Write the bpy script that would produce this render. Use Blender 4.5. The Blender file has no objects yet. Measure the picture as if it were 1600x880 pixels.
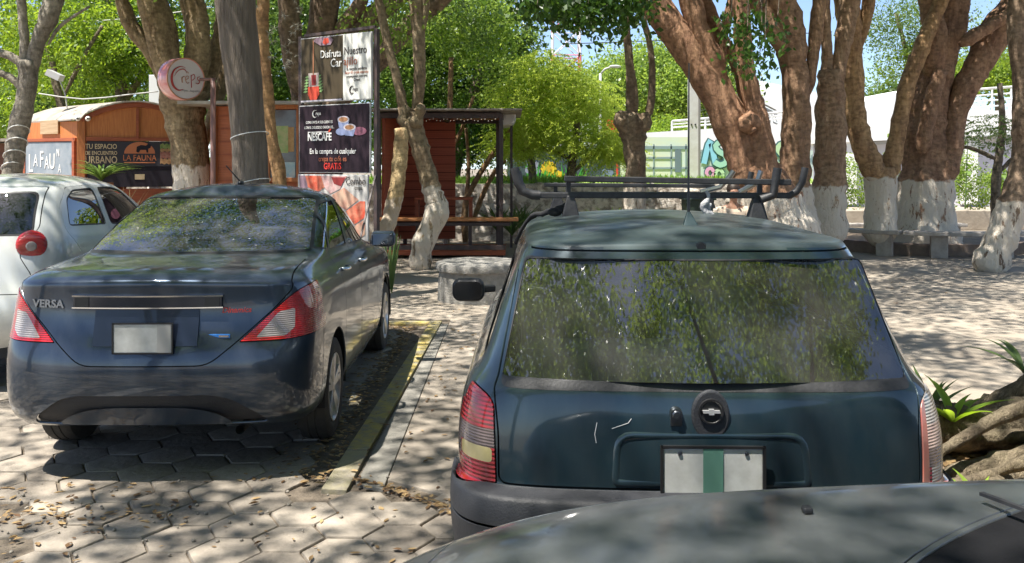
import bpy, bmesh, math, random
import numpy as np
from mathutils import Vector, Matrix, Euler, noise
R = math.radians
random.seed(7)
rng = np.random.default_rng(11)
S = bpy.context.scene
COL = S.collection

# ---------------------------------------------------------------- camera, light, exposure
FPX, HZ, CAMZ = 1400.0, 255.0, 1.68           # focal length in photo pixels, horizon row, eye height
cam_d = bpy.data.cameras.new('camera'); cam = bpy.data.objects.new('camera', cam_d); COL.objects.link(cam)
cam.location = (0, 0, CAMZ); cam.rotation_euler = (R(90), 0, 0)
cam_d.sensor_width = 36; cam_d.lens = 36 * FPX / 1600; cam_d.shift_y = -(440 - HZ) / 1600
cam_d.clip_end = 3000; cam_d.clip_start = 0.05
S.camera = cam
SUN = Vector((-0.34, -0.24, 1.0)).normalized()   # direction to the sun
elev = math.asin(SUN.z); azim = math.atan2(SUN.x, SUN.y)
W = bpy.data.worlds.new('World'); S.world = W; W.use_nodes = True
nt = W.node_tree; bg = nt.nodes['Background']
sky = nt.nodes.new('ShaderNodeTexSky'); sky.sky_type = 'NISHITA'; sky.sun_disc = False
sky.sun_elevation = elev; sky.sun_rotation = azim; sky.altitude = 1500; sky.dust_density = 2.0; sky.air_density = 0.8
nt.links.new(sky.outputs[0], bg.inputs[0]); bg.inputs[1].default_value = 0.10
sl = bpy.data.lights.new('sun', 'SUN'); sl.energy = 5.0; sl.angle = R(0.53); sl.color = (1, 0.95, 0.87)
so = bpy.data.objects.new('sun', sl); COL.objects.link(so); so.rotation_euler = SUN.to_track_quat('Z', 'Y').to_euler()
S.view_settings.view_transform = 'Standard'; S.view_settings.look = 'None'
S.view_settings.exposure = 1.3; S.view_settings.gamma = 1
S.view_settings.use_curve_mapping = False
S.cycles.max_bounces = 7; S.cycles.diffuse_bounces = 3; S.cycles.glossy_bounces = 3
S.cycles.transmission_bounces = 4; S.cycles.transparent_max_bounces = 8
S.cycles.use_adaptive_sampling = True; S.cycles.adaptive_threshold = 0.02
S.cycles.caustics_reflective = False; S.cycles.caustics_refractive = False
S.cycles.sample_clamp_indirect = 6

def P(px, py, d):
    return Vector(((px - 800) / FPX * d, d, CAMZ - (py - HZ) / FPX * d))

# ---------------------------------------------------------------- materials
MATS = {}
def mat(name, c1, rough=0.6, c2=None, nscale=8, bump=0.0, bscale=40, metal=0, coat=0, spec=0.5,
        detail=5, lo=0.35, hi=0.65, rough2=None, stretch=None, coords='Object', emit=0):
    if name in MATS: return MATS[name]
    m = bpy.data.materials.new(name); m.use_nodes = True; MATS[name] = m
    n = m.node_tree.nodes; l = m.node_tree.links; b = n['Principled BSDF']
    b.inputs['Base Color'].default_value = (*c1, 1); b.inputs['Roughness'].default_value = rough
    b.inputs['Metallic'].default_value = metal; b.inputs['Coat Weight'].default_value = coat
    b.inputs['Specular IOR Level'].default_value = spec
    tc = n.new('ShaderNodeTexCoord'); mp = n.new('ShaderNodeMapping'); l.new(tc.outputs[coords], mp.inputs[0])
    if stretch: mp.inputs['Scale'].default_value = stretch
    if c2 is not None or rough2 is not None:
        t = n.new('ShaderNodeTexNoise'); t.inputs['Scale'].default_value = nscale; t.inputs['Detail'].default_value = detail
        t.inputs['Roughness'].default_value = 0.65
        l.new(mp.outputs[0], t.inputs['Vector'])
        rp = n.new('ShaderNodeMapRange'); rp.inputs[1].default_value = lo; rp.inputs[2].default_value = hi
        l.new(t.outputs[0], rp.inputs[0])
        if c2 is not None:
            mx = n.new('ShaderNodeMix'); mx.data_type = 'RGBA'
            mx.inputs[6].default_value = (*c1, 1); mx.inputs[7].default_value = (*c2, 1)
            l.new(rp.outputs[0], mx.inputs[0]); l.new(mx.outputs[2], b.inputs['Base Color'])
        if rough2 is not None:
            mr = n.new('ShaderNodeMapRange'); mr.inputs[3].default_value = rough; mr.inputs[4].default_value = rough2
            l.new(rp.outputs[0], mr.inputs[0]); l.new(mr.outputs[0], b.inputs['Roughness'])
    if bump:
        t2 = n.new('ShaderNodeTexNoise'); t2.inputs['Scale'].default_value = bscale; t2.inputs['Detail'].default_value = 6
        l.new(mp.outputs[0], t2.inputs['Vector'])
        bp = n.new('ShaderNodeBump'); bp.inputs['Strength'].default_value = bump; bp.inputs['Distance'].default_value = 0.02
        l.new(t2.outputs[0], bp.inputs['Height']); l.new(bp.outputs[0], b.inputs['Normal'])
    if emit:
        b.inputs['Emission Color'].default_value = (*c1, 1); b.inputs['Emission Strength'].default_value = emit
    return m

def leaf_mat(name, a, b_, trans=0.4, rough=0.5):
    if name in MATS: return MATS[name]
    m = bpy.data.materials.new(name); m.use_nodes = True; MATS[name] = m
    n = m.node_tree.nodes; l = m.node_tree.links; p = n['Principled BSDF']; out = n['Material Output']
    g = n.new('ShaderNodeNewGeometry'); mx = n.new('ShaderNodeMix'); mx.data_type = 'RGBA'
    mx.inputs[6].default_value = (*a, 1); mx.inputs[7].default_value = (*b_, 1)
    l.new(g.outputs['Random Per Island'], mx.inputs[0])
    l.new(mx.outputs[2], p.inputs['Base Color']); p.inputs['Roughness'].default_value = rough
    p.inputs['Specular IOR Level'].default_value = 0.35
    tr = n.new('ShaderNodeBsdfTranslucent')
    hs = n.new('ShaderNodeHueSaturation'); hs.inputs['Saturation'].default_value = 1.1; hs.inputs['Value'].default_value = 1.9
    hs.inputs['Hue'].default_value = 0.485
    l.new(mx.outputs[2], hs.inputs['Color']); l.new(hs.outputs[0], tr.inputs[0])
    ms = n.new('ShaderNodeMixShader'); ms.inputs[0].default_value = trans
    l.new(p.outputs[0], ms.inputs[1]); l.new(tr.outputs[0], ms.inputs[2]); l.new(ms.outputs[0], out.inputs[0])
    return m

def bark_mat(name, c1, c2, wash=None, washz=1.0, stretch=(1, 1, 0.3), bump=0.6, bscale=14):
    c1 = (c1[0] * 1.30, c1[1] * 1.52, c1[2] * 1.58); c2 = (c2[0] * 1.15, c2[1] * 1.32, c2[2] * 1.38)
    """bark with fissures; below washz (height above the tree's foot) worn lime-wash"""
    if name in MATS: return MATS[name]
    m = bpy.data.materials.new(name); m.use_nodes = True; MATS[name] = m
    n = m.node_tree.nodes; l = m.node_tree.links; b = n['Principled BSDF']; b.inputs['Roughness'].default_value = 0.9
    b.inputs['Specular IOR Level'].default_value = 0.15
    tc = n.new('ShaderNodeTexCoord'); mp = n.new('ShaderNodeMapping'); mp.inputs['Scale'].default_value = stretch
    l.new(tc.outputs['Object'], mp.inputs[0])
    t = n.new('ShaderNodeTexNoise'); t.inputs['Scale'].default_value = bscale * 0.4; t.inputs['Detail'].default_value = 8
    t.inputs['Roughness'].default_value = 0.7
    l.new(mp.outputs[0], t.inputs['Vector'])
    rp = n.new('ShaderNodeMapRange'); rp.inputs[1].default_value = 0.36; rp.inputs[2].default_value = 0.64; l.new(t.outputs[0], rp.inputs[0])
    mx = n.new('ShaderNodeMix'); mx.data_type = 'RGBA'; mx.inputs[6].default_value = (*c1, 1); mx.inputs[7].default_value = (*c2, 1)
    l.new(rp.outputs[0], mx.inputs[0]); col = mx.outputs[2]
    tf = n.new('ShaderNodeTexNoise'); tf.inputs['Scale'].default_value = bscale * .8; tf.inputs['Detail'].default_value = 6
    mpf = n.new('ShaderNodeMapping'); mpf.inputs['Scale'].default_value = (1, 1, 1.6 if stretch[2] > .2 else .12); l.new(tc.outputs['Object'], mpf.inputs[0]); l.new(mpf.outputs[0], tf.inputs['Vector'])
    rf = n.new('ShaderNodeMapRange'); rf.inputs[1].default_value = 0.34; rf.inputs[2].default_value = 0.58; rf.inputs[3].default_value = .66; rf.inputs[4].default_value = 1.14; l.new(tf.outputs[0], rf.inputs[0])
    hf = n.new('ShaderNodeHueSaturation'); l.new(rf.outputs[0], hf.inputs['Value']); l.new(col, hf.inputs['Color']); col = hf.outputs[0]
    t2 = n.new('ShaderNodeTexNoise'); t2.inputs['Scale'].default_value = bscale; t2.inputs['Detail'].default_value = 8
    t2.inputs['Roughness'].default_value = 0.65
    l.new(mp.outputs[0], t2.inputs['Vector'])
    if wash:
        sp = n.new('ShaderNodeSeparateXYZ'); l.new(tc.outputs['Object'], sp.inputs[0])
        t3 = n.new('ShaderNodeTexNoise'); t3.inputs['Scale'].default_value = 5; t3.inputs['Detail'].default_value = 6
        l.new(tc.outputs['Object'], t3.inputs['Vector'])
        ad = n.new('ShaderNodeMath'); ad.operation = 'MULTIPLY_ADD'; ad.inputs[1].default_value = 0.30
        l.new(t3.outputs[0], ad.inputs[0]); l.new(sp.outputs[2], ad.inputs[2])
        lt = n.new('ShaderNodeMapRange'); lt.inputs[1].default_value = washz + 0.17; lt.inputs[2].default_value = washz + 0.13
        l.new(ad.outputs[0], lt.inputs[0])
        t4 = n.new('ShaderNodeTexNoise'); t4.inputs['Scale'].default_value = 11; t4.inputs['Detail'].default_value = 9
        t4.inputs['Roughness'].default_value = 0.7
        mp4 = n.new('ShaderNodeMapping'); mp4.inputs['Scale'].default_value = (1, 1, 0.28); l.new(tc.outputs['Object'], mp4.inputs[0])
        l.new(mp4.outputs[0], t4.inputs['Vector'])
        wr = n.new('ShaderNodeMapRange'); wr.inputs[1].default_value = 0.62; wr.inputs[2].default_value = 0.56; l.new(t4.outputs[0], wr.inputs[0])
        mu = n.new('ShaderNodeMath'); mu.operation = 'MULTIPLY'; l.new(lt.outputs[0], mu.inputs[0]); l.new(wr.outputs[0], mu.inputs[1])
        m2 = n.new('ShaderNodeMix'); m2.data_type = 'RGBA'; m2.inputs[7].default_value = (*wash, 1)
        l.new(mu.outputs[0], m2.inputs[0]); l.new(col, m2.inputs[6]); col = m2.outputs[2]
    l.new(col, b.inputs['Base Color'])
    bp = n.new('ShaderNodeBump'); bp.inputs['Strength'].default_value = bump; bp.inputs['Distance'].default_value = 0.09
    l.new(t2.outputs[0], bp.inputs['Height']); l.new(bp.outputs[0], b.inputs['Normal'])
    return m

def glass_mat(name, tint, refl=1.0, rough=0.0, dust=0.0):
    """window glass sheet: tinted see-through with fresnel mirror, optional dust film"""
    if name in MATS: return MATS[name]
    m = bpy.data.materials.new(name); m.use_nodes = True; MATS[name] = m
    n = m.node_tree.nodes; l = m.node_tree.links; out = n['Material Output']; n.remove(n['Principled BSDF'])
    tr = n.new('ShaderNodeBsdfTransparent'); tr.inputs[0].default_value = (*tint, 1)
    gl = n.new('ShaderNodeBsdfGlossy'); gl.inputs['Roughness'].default_value = rough
    fr = n.new('ShaderNodeFresnel'); fr.inputs[0].default_value = 1.65
    ml = n.new('ShaderNodeMath'); ml.operation = 'MULTIPLY'; ml.inputs[1].default_value = 1.7 * refl; ml.use_clamp = True
    l.new(fr.outputs[0], ml.inputs[0])
    ms = n.new('ShaderNodeMixShader'); l.new(ml.outputs[0], ms.inputs[0]); l.new(tr.outputs[0], ms.inputs[1]); l.new(gl.outputs[0], ms.inputs[2])
    last = ms.outputs[0]
    if dust:
        df = n.new('ShaderNodeBsdfDiffuse'); df.inputs[0].default_value = (0.5, 0.48, 0.44, 1)
        tc = n.new('ShaderNodeTexCoord'); t = n.new('ShaderNodeTexNoise'); t.inputs['Scale'].default_value = 2.0; t.inputs['Detail'].default_value = 6
        t.inputs['Roughness'].default_value = 0.5
        l.new(tc.outputs['Object'], t.inputs['Vector'])
        r = n.new('ShaderNodeMapRange'); r.inputs[1].default_value = 0.35; r.inputs[2].default_value = 0.75; r.inputs[4].default_value = dust
        l.new(t.outputs[0], r.inputs[0])
        m2 = n.new('ShaderNodeMixShader'); l.new(r.outputs[0], m2.inputs[0]); l.new(last, m2.inputs[1]); l.new(df.outputs[0], m2.inputs[2]); last = m2.outputs[0]
    l.new(last, out.inputs[0])
    return m

def paint_mat(name, c1, c2=None, rough=0.3, metal=0.5, coat=1.0, dust=0.15, dcol=(0.35, 0.32, 0.28), crough=0.04, dent=0.0):
    """car paint under a patchy dust film with water streaks"""
    if name in MATS: return MATS[name]
    m = mat(name, c1, rough, c2 or c1, nscale=1.5, metal=metal, coat=coat)
    n = m.node_tree.nodes; l = m.node_tree.links; b = n['Principled BSDF']; out = n['Material Output']
    b.inputs['Coat Roughness'].default_value = crough
    tc = n.new('ShaderNodeTexCoord'); mp = n.new('ShaderNodeMapping'); mp.inputs['Scale'].default_value = (1, 1, 0.35); l.new(tc.outputs['Object'], mp.inputs[0])
    t = n.new('ShaderNodeTexNoise'); t.inputs['Scale'].default_value = 6; t.inputs['Detail'].default_value = 12; t.inputs['Roughness'].default_value = 0.75
    l.new(mp.outputs[0], t.inputs['Vector'])
    r = n.new('ShaderNodeMapRange'); r.inputs[1].default_value = 0.35; r.inputs[2].default_value = 0.75; r.inputs[3].default_value = dust * 0.35; r.inputs[4].default_value = dust * 1.6
    l.new(t.outputs[0], r.inputs[0])
    if dent:
        td = n.new('ShaderNodeTexNoise'); td.inputs['Scale'].default_value = 3.2; td.inputs['Detail'].default_value = 1.5; l.new(tc.outputs['Object'], td.inputs['Vector'])
        bd = n.new('ShaderNodeBump'); bd.inputs['Strength'].default_value = dent; bd.inputs['Distance'].default_value = 0.03; l.new(td.outputs[0], bd.inputs['Height'])
        l.new(bd.outputs[0], b.inputs['Normal']); l.new(bd.outputs[0], b.inputs['Coat Normal'])
    df = n.new('ShaderNodeBsdfDiffuse'); df.inputs[0].default_value = (*dcol, 1)
    ms = n.new('ShaderNodeMixShader'); l.new(r.outputs[0], ms.inputs[0]); l.new(b.outputs[0], ms.inputs[1]); l.new(df.outputs[0], ms.inputs[2])
    l.new(ms.outputs[0], out.inputs[0])
    return m

# ---------------------------------------------------------------- object helpers
def props(o, label=None, cat=None, group=None, kind=None):
    if label: o['label'] = label
    if cat: o['category'] = cat
    if group: o['group'] = group
    if kind: o['kind'] = kind
    return o

def thing(name, label, cat, loc=(0, 0, 0), rz=0, group=None):
    o = bpy.data.objects.new(name, None); COL.objects.link(o); o.location = loc; o.rotation_euler = (0, 0, rz)
    o.empty_display_size = 0.2
    return props(o, label, cat, group)

def base_of(p):
    v = Vector((0, 0, 0))
    while p is not None:
        v = v + Vector(p.location); p = p.parent
    return v

class MB:
    def __init__(s): s.v = []; s.f = []; s.mi = []; s.cur = 0
    def add(s, vs, fs):
        o = len(s.v); s.v += [tuple(v) for v in vs]
        for f in fs: s.f.append(tuple(i + o for i in f)); s.mi.append(s.cur)
    def box(s, c, size, rot=None):
        x, y, z = size[0] / 2, size[1] / 2, size[2] / 2
        vs = [Vector((a * x, b * y, d * z)) for d in (-1, 1) for a, b in ((-1, -1), (1, -1), (1, 1), (-1, 1))]
        if rot is not None: vs = [rot @ v for v in vs]
        c = Vector(c)
        s.add([c + v for v in vs], [(3, 2, 1, 0), (4, 5, 6, 7), (0, 1, 5, 4), (1, 2, 6, 5), (2, 3, 7, 6), (3, 0, 4, 7)])
    def bar(s, a, b, w, h):
        a, b = Vector(a), Vector(b); d = b - a; L = d.length; q = d.to_track_quat('X', 'Z').to_matrix()
        s.box((a + b) / 2, (L, w, h), q)
    def tube(s, pts, rad, n=10, cap=True):
        pts = [Vector(p) for p in pts]; k = len(pts)
        if not hasattr(rad, '__len__'): rad = [rad] * k
        vs = []; prev = None
        for i in range(k):
            t = (pts[min(i + 1, k - 1)] - pts[max(i - 1, 0)]).normalized()
            if prev is None:
                u = t.orthogonal().normalized()
            else:
                u = (prev - t * prev.dot(t)).normalized()
            prev = u; w = t.cross(u)
            for j in range(n):
                a = 2 * math.pi * j / n
                vs.append(pts[i] + (u * math.cos(a) + w * math.sin(a)) * rad[i])
        fs = [(i * n + j, i * n + (j + 1) % n, (i + 1) * n + (j + 1) % n, (i + 1) * n + j) for i in range(k - 1) for j in range(n)]
        if cap: fs += [tuple(range(n - 1, -1, -1)), tuple((k - 1) * n + j for j in range(n))]
        s.add(vs, fs)
    def prism(s, poly, a, b):
        """closed polygon of points swept from offset vector a to b"""
        a, b = Vector(a), Vector(b); n = len(poly); vs = [Vector(p) + a for p in poly] + [Vector(p) + b for p in poly]
        s.add(vs, [tuple(range(n)), tuple(range(2 * n - 1, n - 1, -1))] + [(i, i + n, (i + 1) % n + n, (i + 1) % n) for i in range(n)])
    def lathe(s, prof, c, axis='x', n=32):
        """prof: list of (offset along axis, radius)"""
        c = Vector(c); vs = []
        for (h, r) in prof:
            for j in range(n):
                a = 2 * math.pi * j / n
                if axis == 'x': vs.append(c + Vector((h, r * math.cos(a), r * math.sin(a))))
                elif axis == 'y': vs.append(c + Vector((r * math.cos(a), h, r * math.sin(a))))
                else: vs.append(c + Vector((r * math.cos(a), r * math.sin(a), h)))
        k = len(prof)
        fs = [(i * n + j, i * n + (j + 1) % n, (i + 1) * n + (j + 1) % n, (i + 1) * n + j) for i in range(k - 1) for j in range(n)]
        s.add(vs, fs)
    def ball(s, c, r, seg=12, rings=8):
        c = Vector(c); r = (r, r, r) if not hasattr(r, '__len__') else r; vs = []
        for i in range(rings + 1):
            ph = math.pi * i / rings
            for j in range(seg):
                a = 2 * math.pi * j / seg
                vs.append(c + Vector((r[0] * math.sin(ph) * math.cos(a), r[1] * math.sin(ph) * math.sin(a), r[2] * math.cos(ph))))
        s.add(vs, [(i * seg + j, (i + 1) * seg + j, (i + 1) * seg + (j + 1) % seg, i * seg + (j + 1) % seg) for i in range(rings) for j in range(seg)])
    def build(s, name, mats, parent=None, smooth=False, bevel=0, world=True, sub=0, label=None, fixn=True):
        off = base_of(parent) if (parent is not None and world) else Vector((0, 0, 0))
        me = bpy.data.meshes.new(name)
        me.from_pydata([(v[0] - off.x, v[1] - off.y, v[2] - off.z) for v in s.v], [], s.f)
        if not isinstance(mats, (list, tuple)): mats = [mats]
        for m in mats: me.materials.append(m)
        if len(mats) > 1: me.polygons.foreach_set('material_index', s.mi)
        if fixn:
            bm = bmesh.new(); bm.from_mesh(me); bmesh.ops.recalc_face_normals(bm, faces=bm.faces); bm.to_mesh(me); bm.free()
        if smooth: me.shade_smooth()
        me.update(); me.validate()
        o = bpy.data.objects.new(name, me); COL.objects.link(o); o.parent = parent
        if smooth == 'auto':
            me.shade_smooth(); me.set_sharp_from_angle(angle=R(40))
        if bevel:
            b = o.modifiers.new('bevel', 'BEVEL'); b.width = bevel; b.segments = 2; b.limit_method = 'ANGLE'; b.angle_limit = R(50)
        if sub:
            b = o.modifiers.new('sub', 'SUBSURF'); b.levels = sub; b.render_levels = sub
        if label: o['label'] = label
        return o

def text(name, s, size, m, parent, loc, rot, extrude=0.002, sx=1.0, align='CENTER', shear=0.0, world=True, off=0.0):
    c = bpy.data.curves.new(name, 'FONT'); c.body = s; c.size = size; c.extrude = extrude; c.align_x = align; c.align_y = 'CENTER'
    c.shear = shear; c.offset = off; c.resolution_u = 3
    t = bpy.data.objects.new(name + '_tmp', c); COL.objects.link(t)
    bpy.context.view_layer.update()
    me = bpy.data.meshes.new_from_object(t.evaluated_get(bpy.context.evaluated_depsgraph_get()))
    bpy.data.objects.remove(t); bpy.data.curves.remove(c)
    me.name = name; me.materials.clear(); me.materials.append(m)
    o = bpy.data.objects.new(name, me); COL.objects.link(o); o.parent = parent
    base = base_of(parent) if (parent is not None and world) else Vector((0, 0, 0))
    o.location = Vector(loc) - base; o.rotation_euler = rot; o.scale = (sx, 1, 1)
    return o

def copy_tree(o, parent=None):
    c = o.copy(); COL.objects.link(c); c.parent = parent
    for ch in list(o.children): copy_tree(ch, c)
    return c

# ---------------------------------------------------------------- foliage
def leaf_mesh(name, centers, size, m, parent, aspect=0.5, droop=0.0, up=0.5, fold=0.25):
    """one small folded leaf per centre (n x 3, world); random directions"""
    off = np.array(base_of(parent)) if parent is not None else np.zeros(3)
    c = np.asarray(centers, dtype=np.float64) - off; n = len(c)
    d = rng.normal(size=(n, 3)); d[:, 2] -= droop; d /= np.linalg.norm(d, axis=1)[:, None]
    nn = rng.normal(size=(n, 3)); nn[:, 2] += up * 2; nn -= (nn * d).sum(1)[:, None] * d; nn /= np.linalg.norm(nn, axis=1)[:, None]
    s = np.cross(d, nn); L = (size * rng.uniform(0.6, 1.25, n))[:, None]; Wd = L * aspect * 0.5
    v = np.empty((n, 4, 3))
    v[:, 0] = c - d * L * 0.5; v[:, 1] = c + s * Wd + nn * Wd * fold; v[:, 2] = c + d * L * 0.5; v[:, 3] = c - s * Wd + nn * Wd * fold
    me = bpy.data.meshes.new(name); me.vertices.add(4 * n); me.vertices.foreach_set('co', v.reshape(-1))
    me.loops.add(4 * n); me.loops.foreach_set('vertex_index', np.arange(4 * n, dtype=np.int32))
    me.polygons.add(n); me.polygons.foreach_set('loop_start', np.arange(0, 4 * n, 4, dtype=np.int32))
    me.update(calc_edges=True); me.materials.append(m)
    o = bpy.data.objects.new(name, me); COL.objects.link(o); o.parent = parent
    return o

def clump_points(c, r, ncl, clr, per, shell=0.35, flat=0.7, zmin=None):
    """clumps spread through an ellipsoid, leaves gathered round each clump"""
    out = []
    c = np.array(c); r = np.array(r if hasattr(r, '__len__') else (r, r, r))
    for _ in range(ncl):
        d = rng.normal(size=3); d /= np.linalg.norm(d); q = rng.uniform(shell, 1) ** 0.6
        p = c + d * q * r
        if zmin is not None and p[2] < zmin: p[2] = zmin + rng.uniform(0, 0.4)
        k = int(per * rng.uniform(0.5, 1.5)); rr = clr * rng.uniform(0.6, 1.4)
        g = rng.normal(size=(k, 3)) * rr * np.array([0.5, 0.5, 0.5 * flat]); out.append(p + g)
    return np.concatenate(out)

def spline(pts, step):
    """Catmull-Rom through rows (x,y,z,r)"""
    pts = [np.array(p, float) for p in pts]; out = []
    pp = [2 * pts[0] - pts[1]] + pts + [2 * pts[-1] - pts[-2]]
    for i in range(1, len(pp) - 2):
        a, b, c, d = pp[i - 1], pp[i], pp[i + 1], pp[i + 2]
        n = max(2, int(np.linalg.norm((c - b)[:3]) / step))
        for k in range(n):
            t = k / n
            out.append(0.5 * (2 * b + (c - a) * t + (2 * a - 5 * b + 4 * c - d) * t * t + (3 * b - a - 3 * c + d) * t ** 3))
    out.append(pts[-1]); return out

def limb(mb, pts, n=16, lump=0.12, step=0.09, seed=0.0, ridges=0, flute=0.0):
    """gnarled tapering limb; pts rows (x,y,z,r)"""
    sp = spline(pts, step); k = len(sp); vs = []; prev = None
    for i in range(k):
        t = Vector(sp[min(i + 1, k - 1)][:3]) - Vector(sp[max(i - 1, 0)][:3]); t.normalize()
        u = t.orthogonal().normalized() if prev is None else (prev - t * prev.dot(t)).normalized()
        prev = u; w = t.cross(u); c = Vector(sp[i][:3]); r = max(0.004, sp[i][3])
        for j in range(n):
            a = 2 * math.pi * j / n; dr = u * math.cos(a) + w * math.sin(a)
            r_ = r * (.35, .72, .93)[i] if (i < 3 and n < 20) else r
            q = c + dr * r_
            f = 1 + lump * 1.6 * noise.noise(q * (0.5 / max(r, 0.05)) + Vector((seed, 0, 0))) + lump * 0.5 * noise.noise(q * (1.6 / max(r, 0.05)) + Vector((0, seed, 0)))
            if flute: f += flute * math.sin(a * ridges + 2.5 * noise.noise(Vector((0, seed, q.z * 0.7)))) * (0.6 + 0.6 * noise.noise(Vector((a, seed, q.z))))
            vs.append(c + dr * r_ * f)
    fs = [(i * n + j, i * n + (j + 1) % n, (i + 1) * n + (j + 1) % n, (i + 1) * n + j) for i in range(k - 1) for j in range(n)]
    fs += [tuple(range(n - 1, -1, -1)), tuple((k - 1) * n + j for j in range(n))]
    mb.add(vs, fs)

def plimb(mb, rows, d, grow=None, **kw):
    """limb from photo rows (px, py, width_px[, d])"""
    pts = []
    for r in rows:
        dd = r[3] if len(r) > 3 else d
        p = P(r[0], r[1], dd); pts.append((p.x, p.y, p.z, r[2] / FPX * dd / 2))
    if grow:
        a, b = np.array(pts[-2]), np.array(pts[-1]); dv = (b - a)[:3]; dv /= np.linalg.norm(dv)
        dv = dv * 0.6 + np.array([0, 0, 0.5]); dv /= np.linalg.norm(dv)
        pts.append((*(b[:3] + dv * grow * 0.5), b[3] * 0.75)); pts.append((*(b[:3] + dv * grow + np.array([0.2, 0.1, 0])), b[3] * 0.4))
    limb(mb, pts, **kw)
# ---------------------------------------------------------------- car bodies: a subdivided cage, panels cut out of it
def offset_poly(p, d):
    """shrink a polygon (counter-clockwise positive d = inward)"""
    n = len(p); out = []
    area = sum(p[i][0] * p[(i + 1) % n][1] - p[(i + 1) % n][0] * p[i][1] for i in range(n))
    if area < 0: p = p[::-1]
    for i in range(n):
        a, b, c = np.array(p[i - 1]), np.array(p[i]), np.array(p[(i + 1) % n])
        e1 = (b - a) / (np.linalg.norm(b - a) + 1e-9); e2 = (c - b) / (np.linalg.norm(c - b) + 1e-9)
        n1 = np.array([-e1[1], e1[0]]); n2 = np.array([-e2[1], e2[0]]); m = n1 + n2; L = np.linalg.norm(m)
        if L < 1e-6: m = n1; L = 1
        m /= L; out.append(tuple(b + m * d / max(0.4, m.dot(n1))))
    return out

def round_poly(p, r, k=4):
    n = len(p); out = []
    rs = r if hasattr(r, '__len__') else [r] * n
    for i in range(n):
        a, b, c = Vector(p[i - 1]), Vector(p[i]), Vector(p[(i + 1) % n])
        ra = min(rs[i], (a - b).length * 0.49, (c - b).length * 0.49)
        if ra < 1e-4: out.append(tuple(b)); continue
        s, e = b + (a - b).normalized() * ra, b + (c - b).normalized() * ra
        for j in range(k + 1):
            t = j / k; out.append(tuple(s * (1 - t) ** 2 + b * 2 * t * (1 - t) + e * t * t))
    return out

def circ(cx, cy, r, n=28, a0=0, a1=360):
    return [(cx + r * math.cos(R(a0 + (a1 - a0) * i / n)), cy + r * math.sin(R(a0 + (a1 - a0) * i / n))) for i in range(n)]

def in_poly(x, y, p):
    ins = False; j = len(p) - 1
    for i in range(len(p)):
        if (p[i][1] > y) != (p[j][1] > y) and x < (p[j][0] - p[i][0]) * (y - p[i][1]) / (p[j][1] - p[i][1]) + p[i][0]: ins = not ins
        j = i
    return ins

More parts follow.
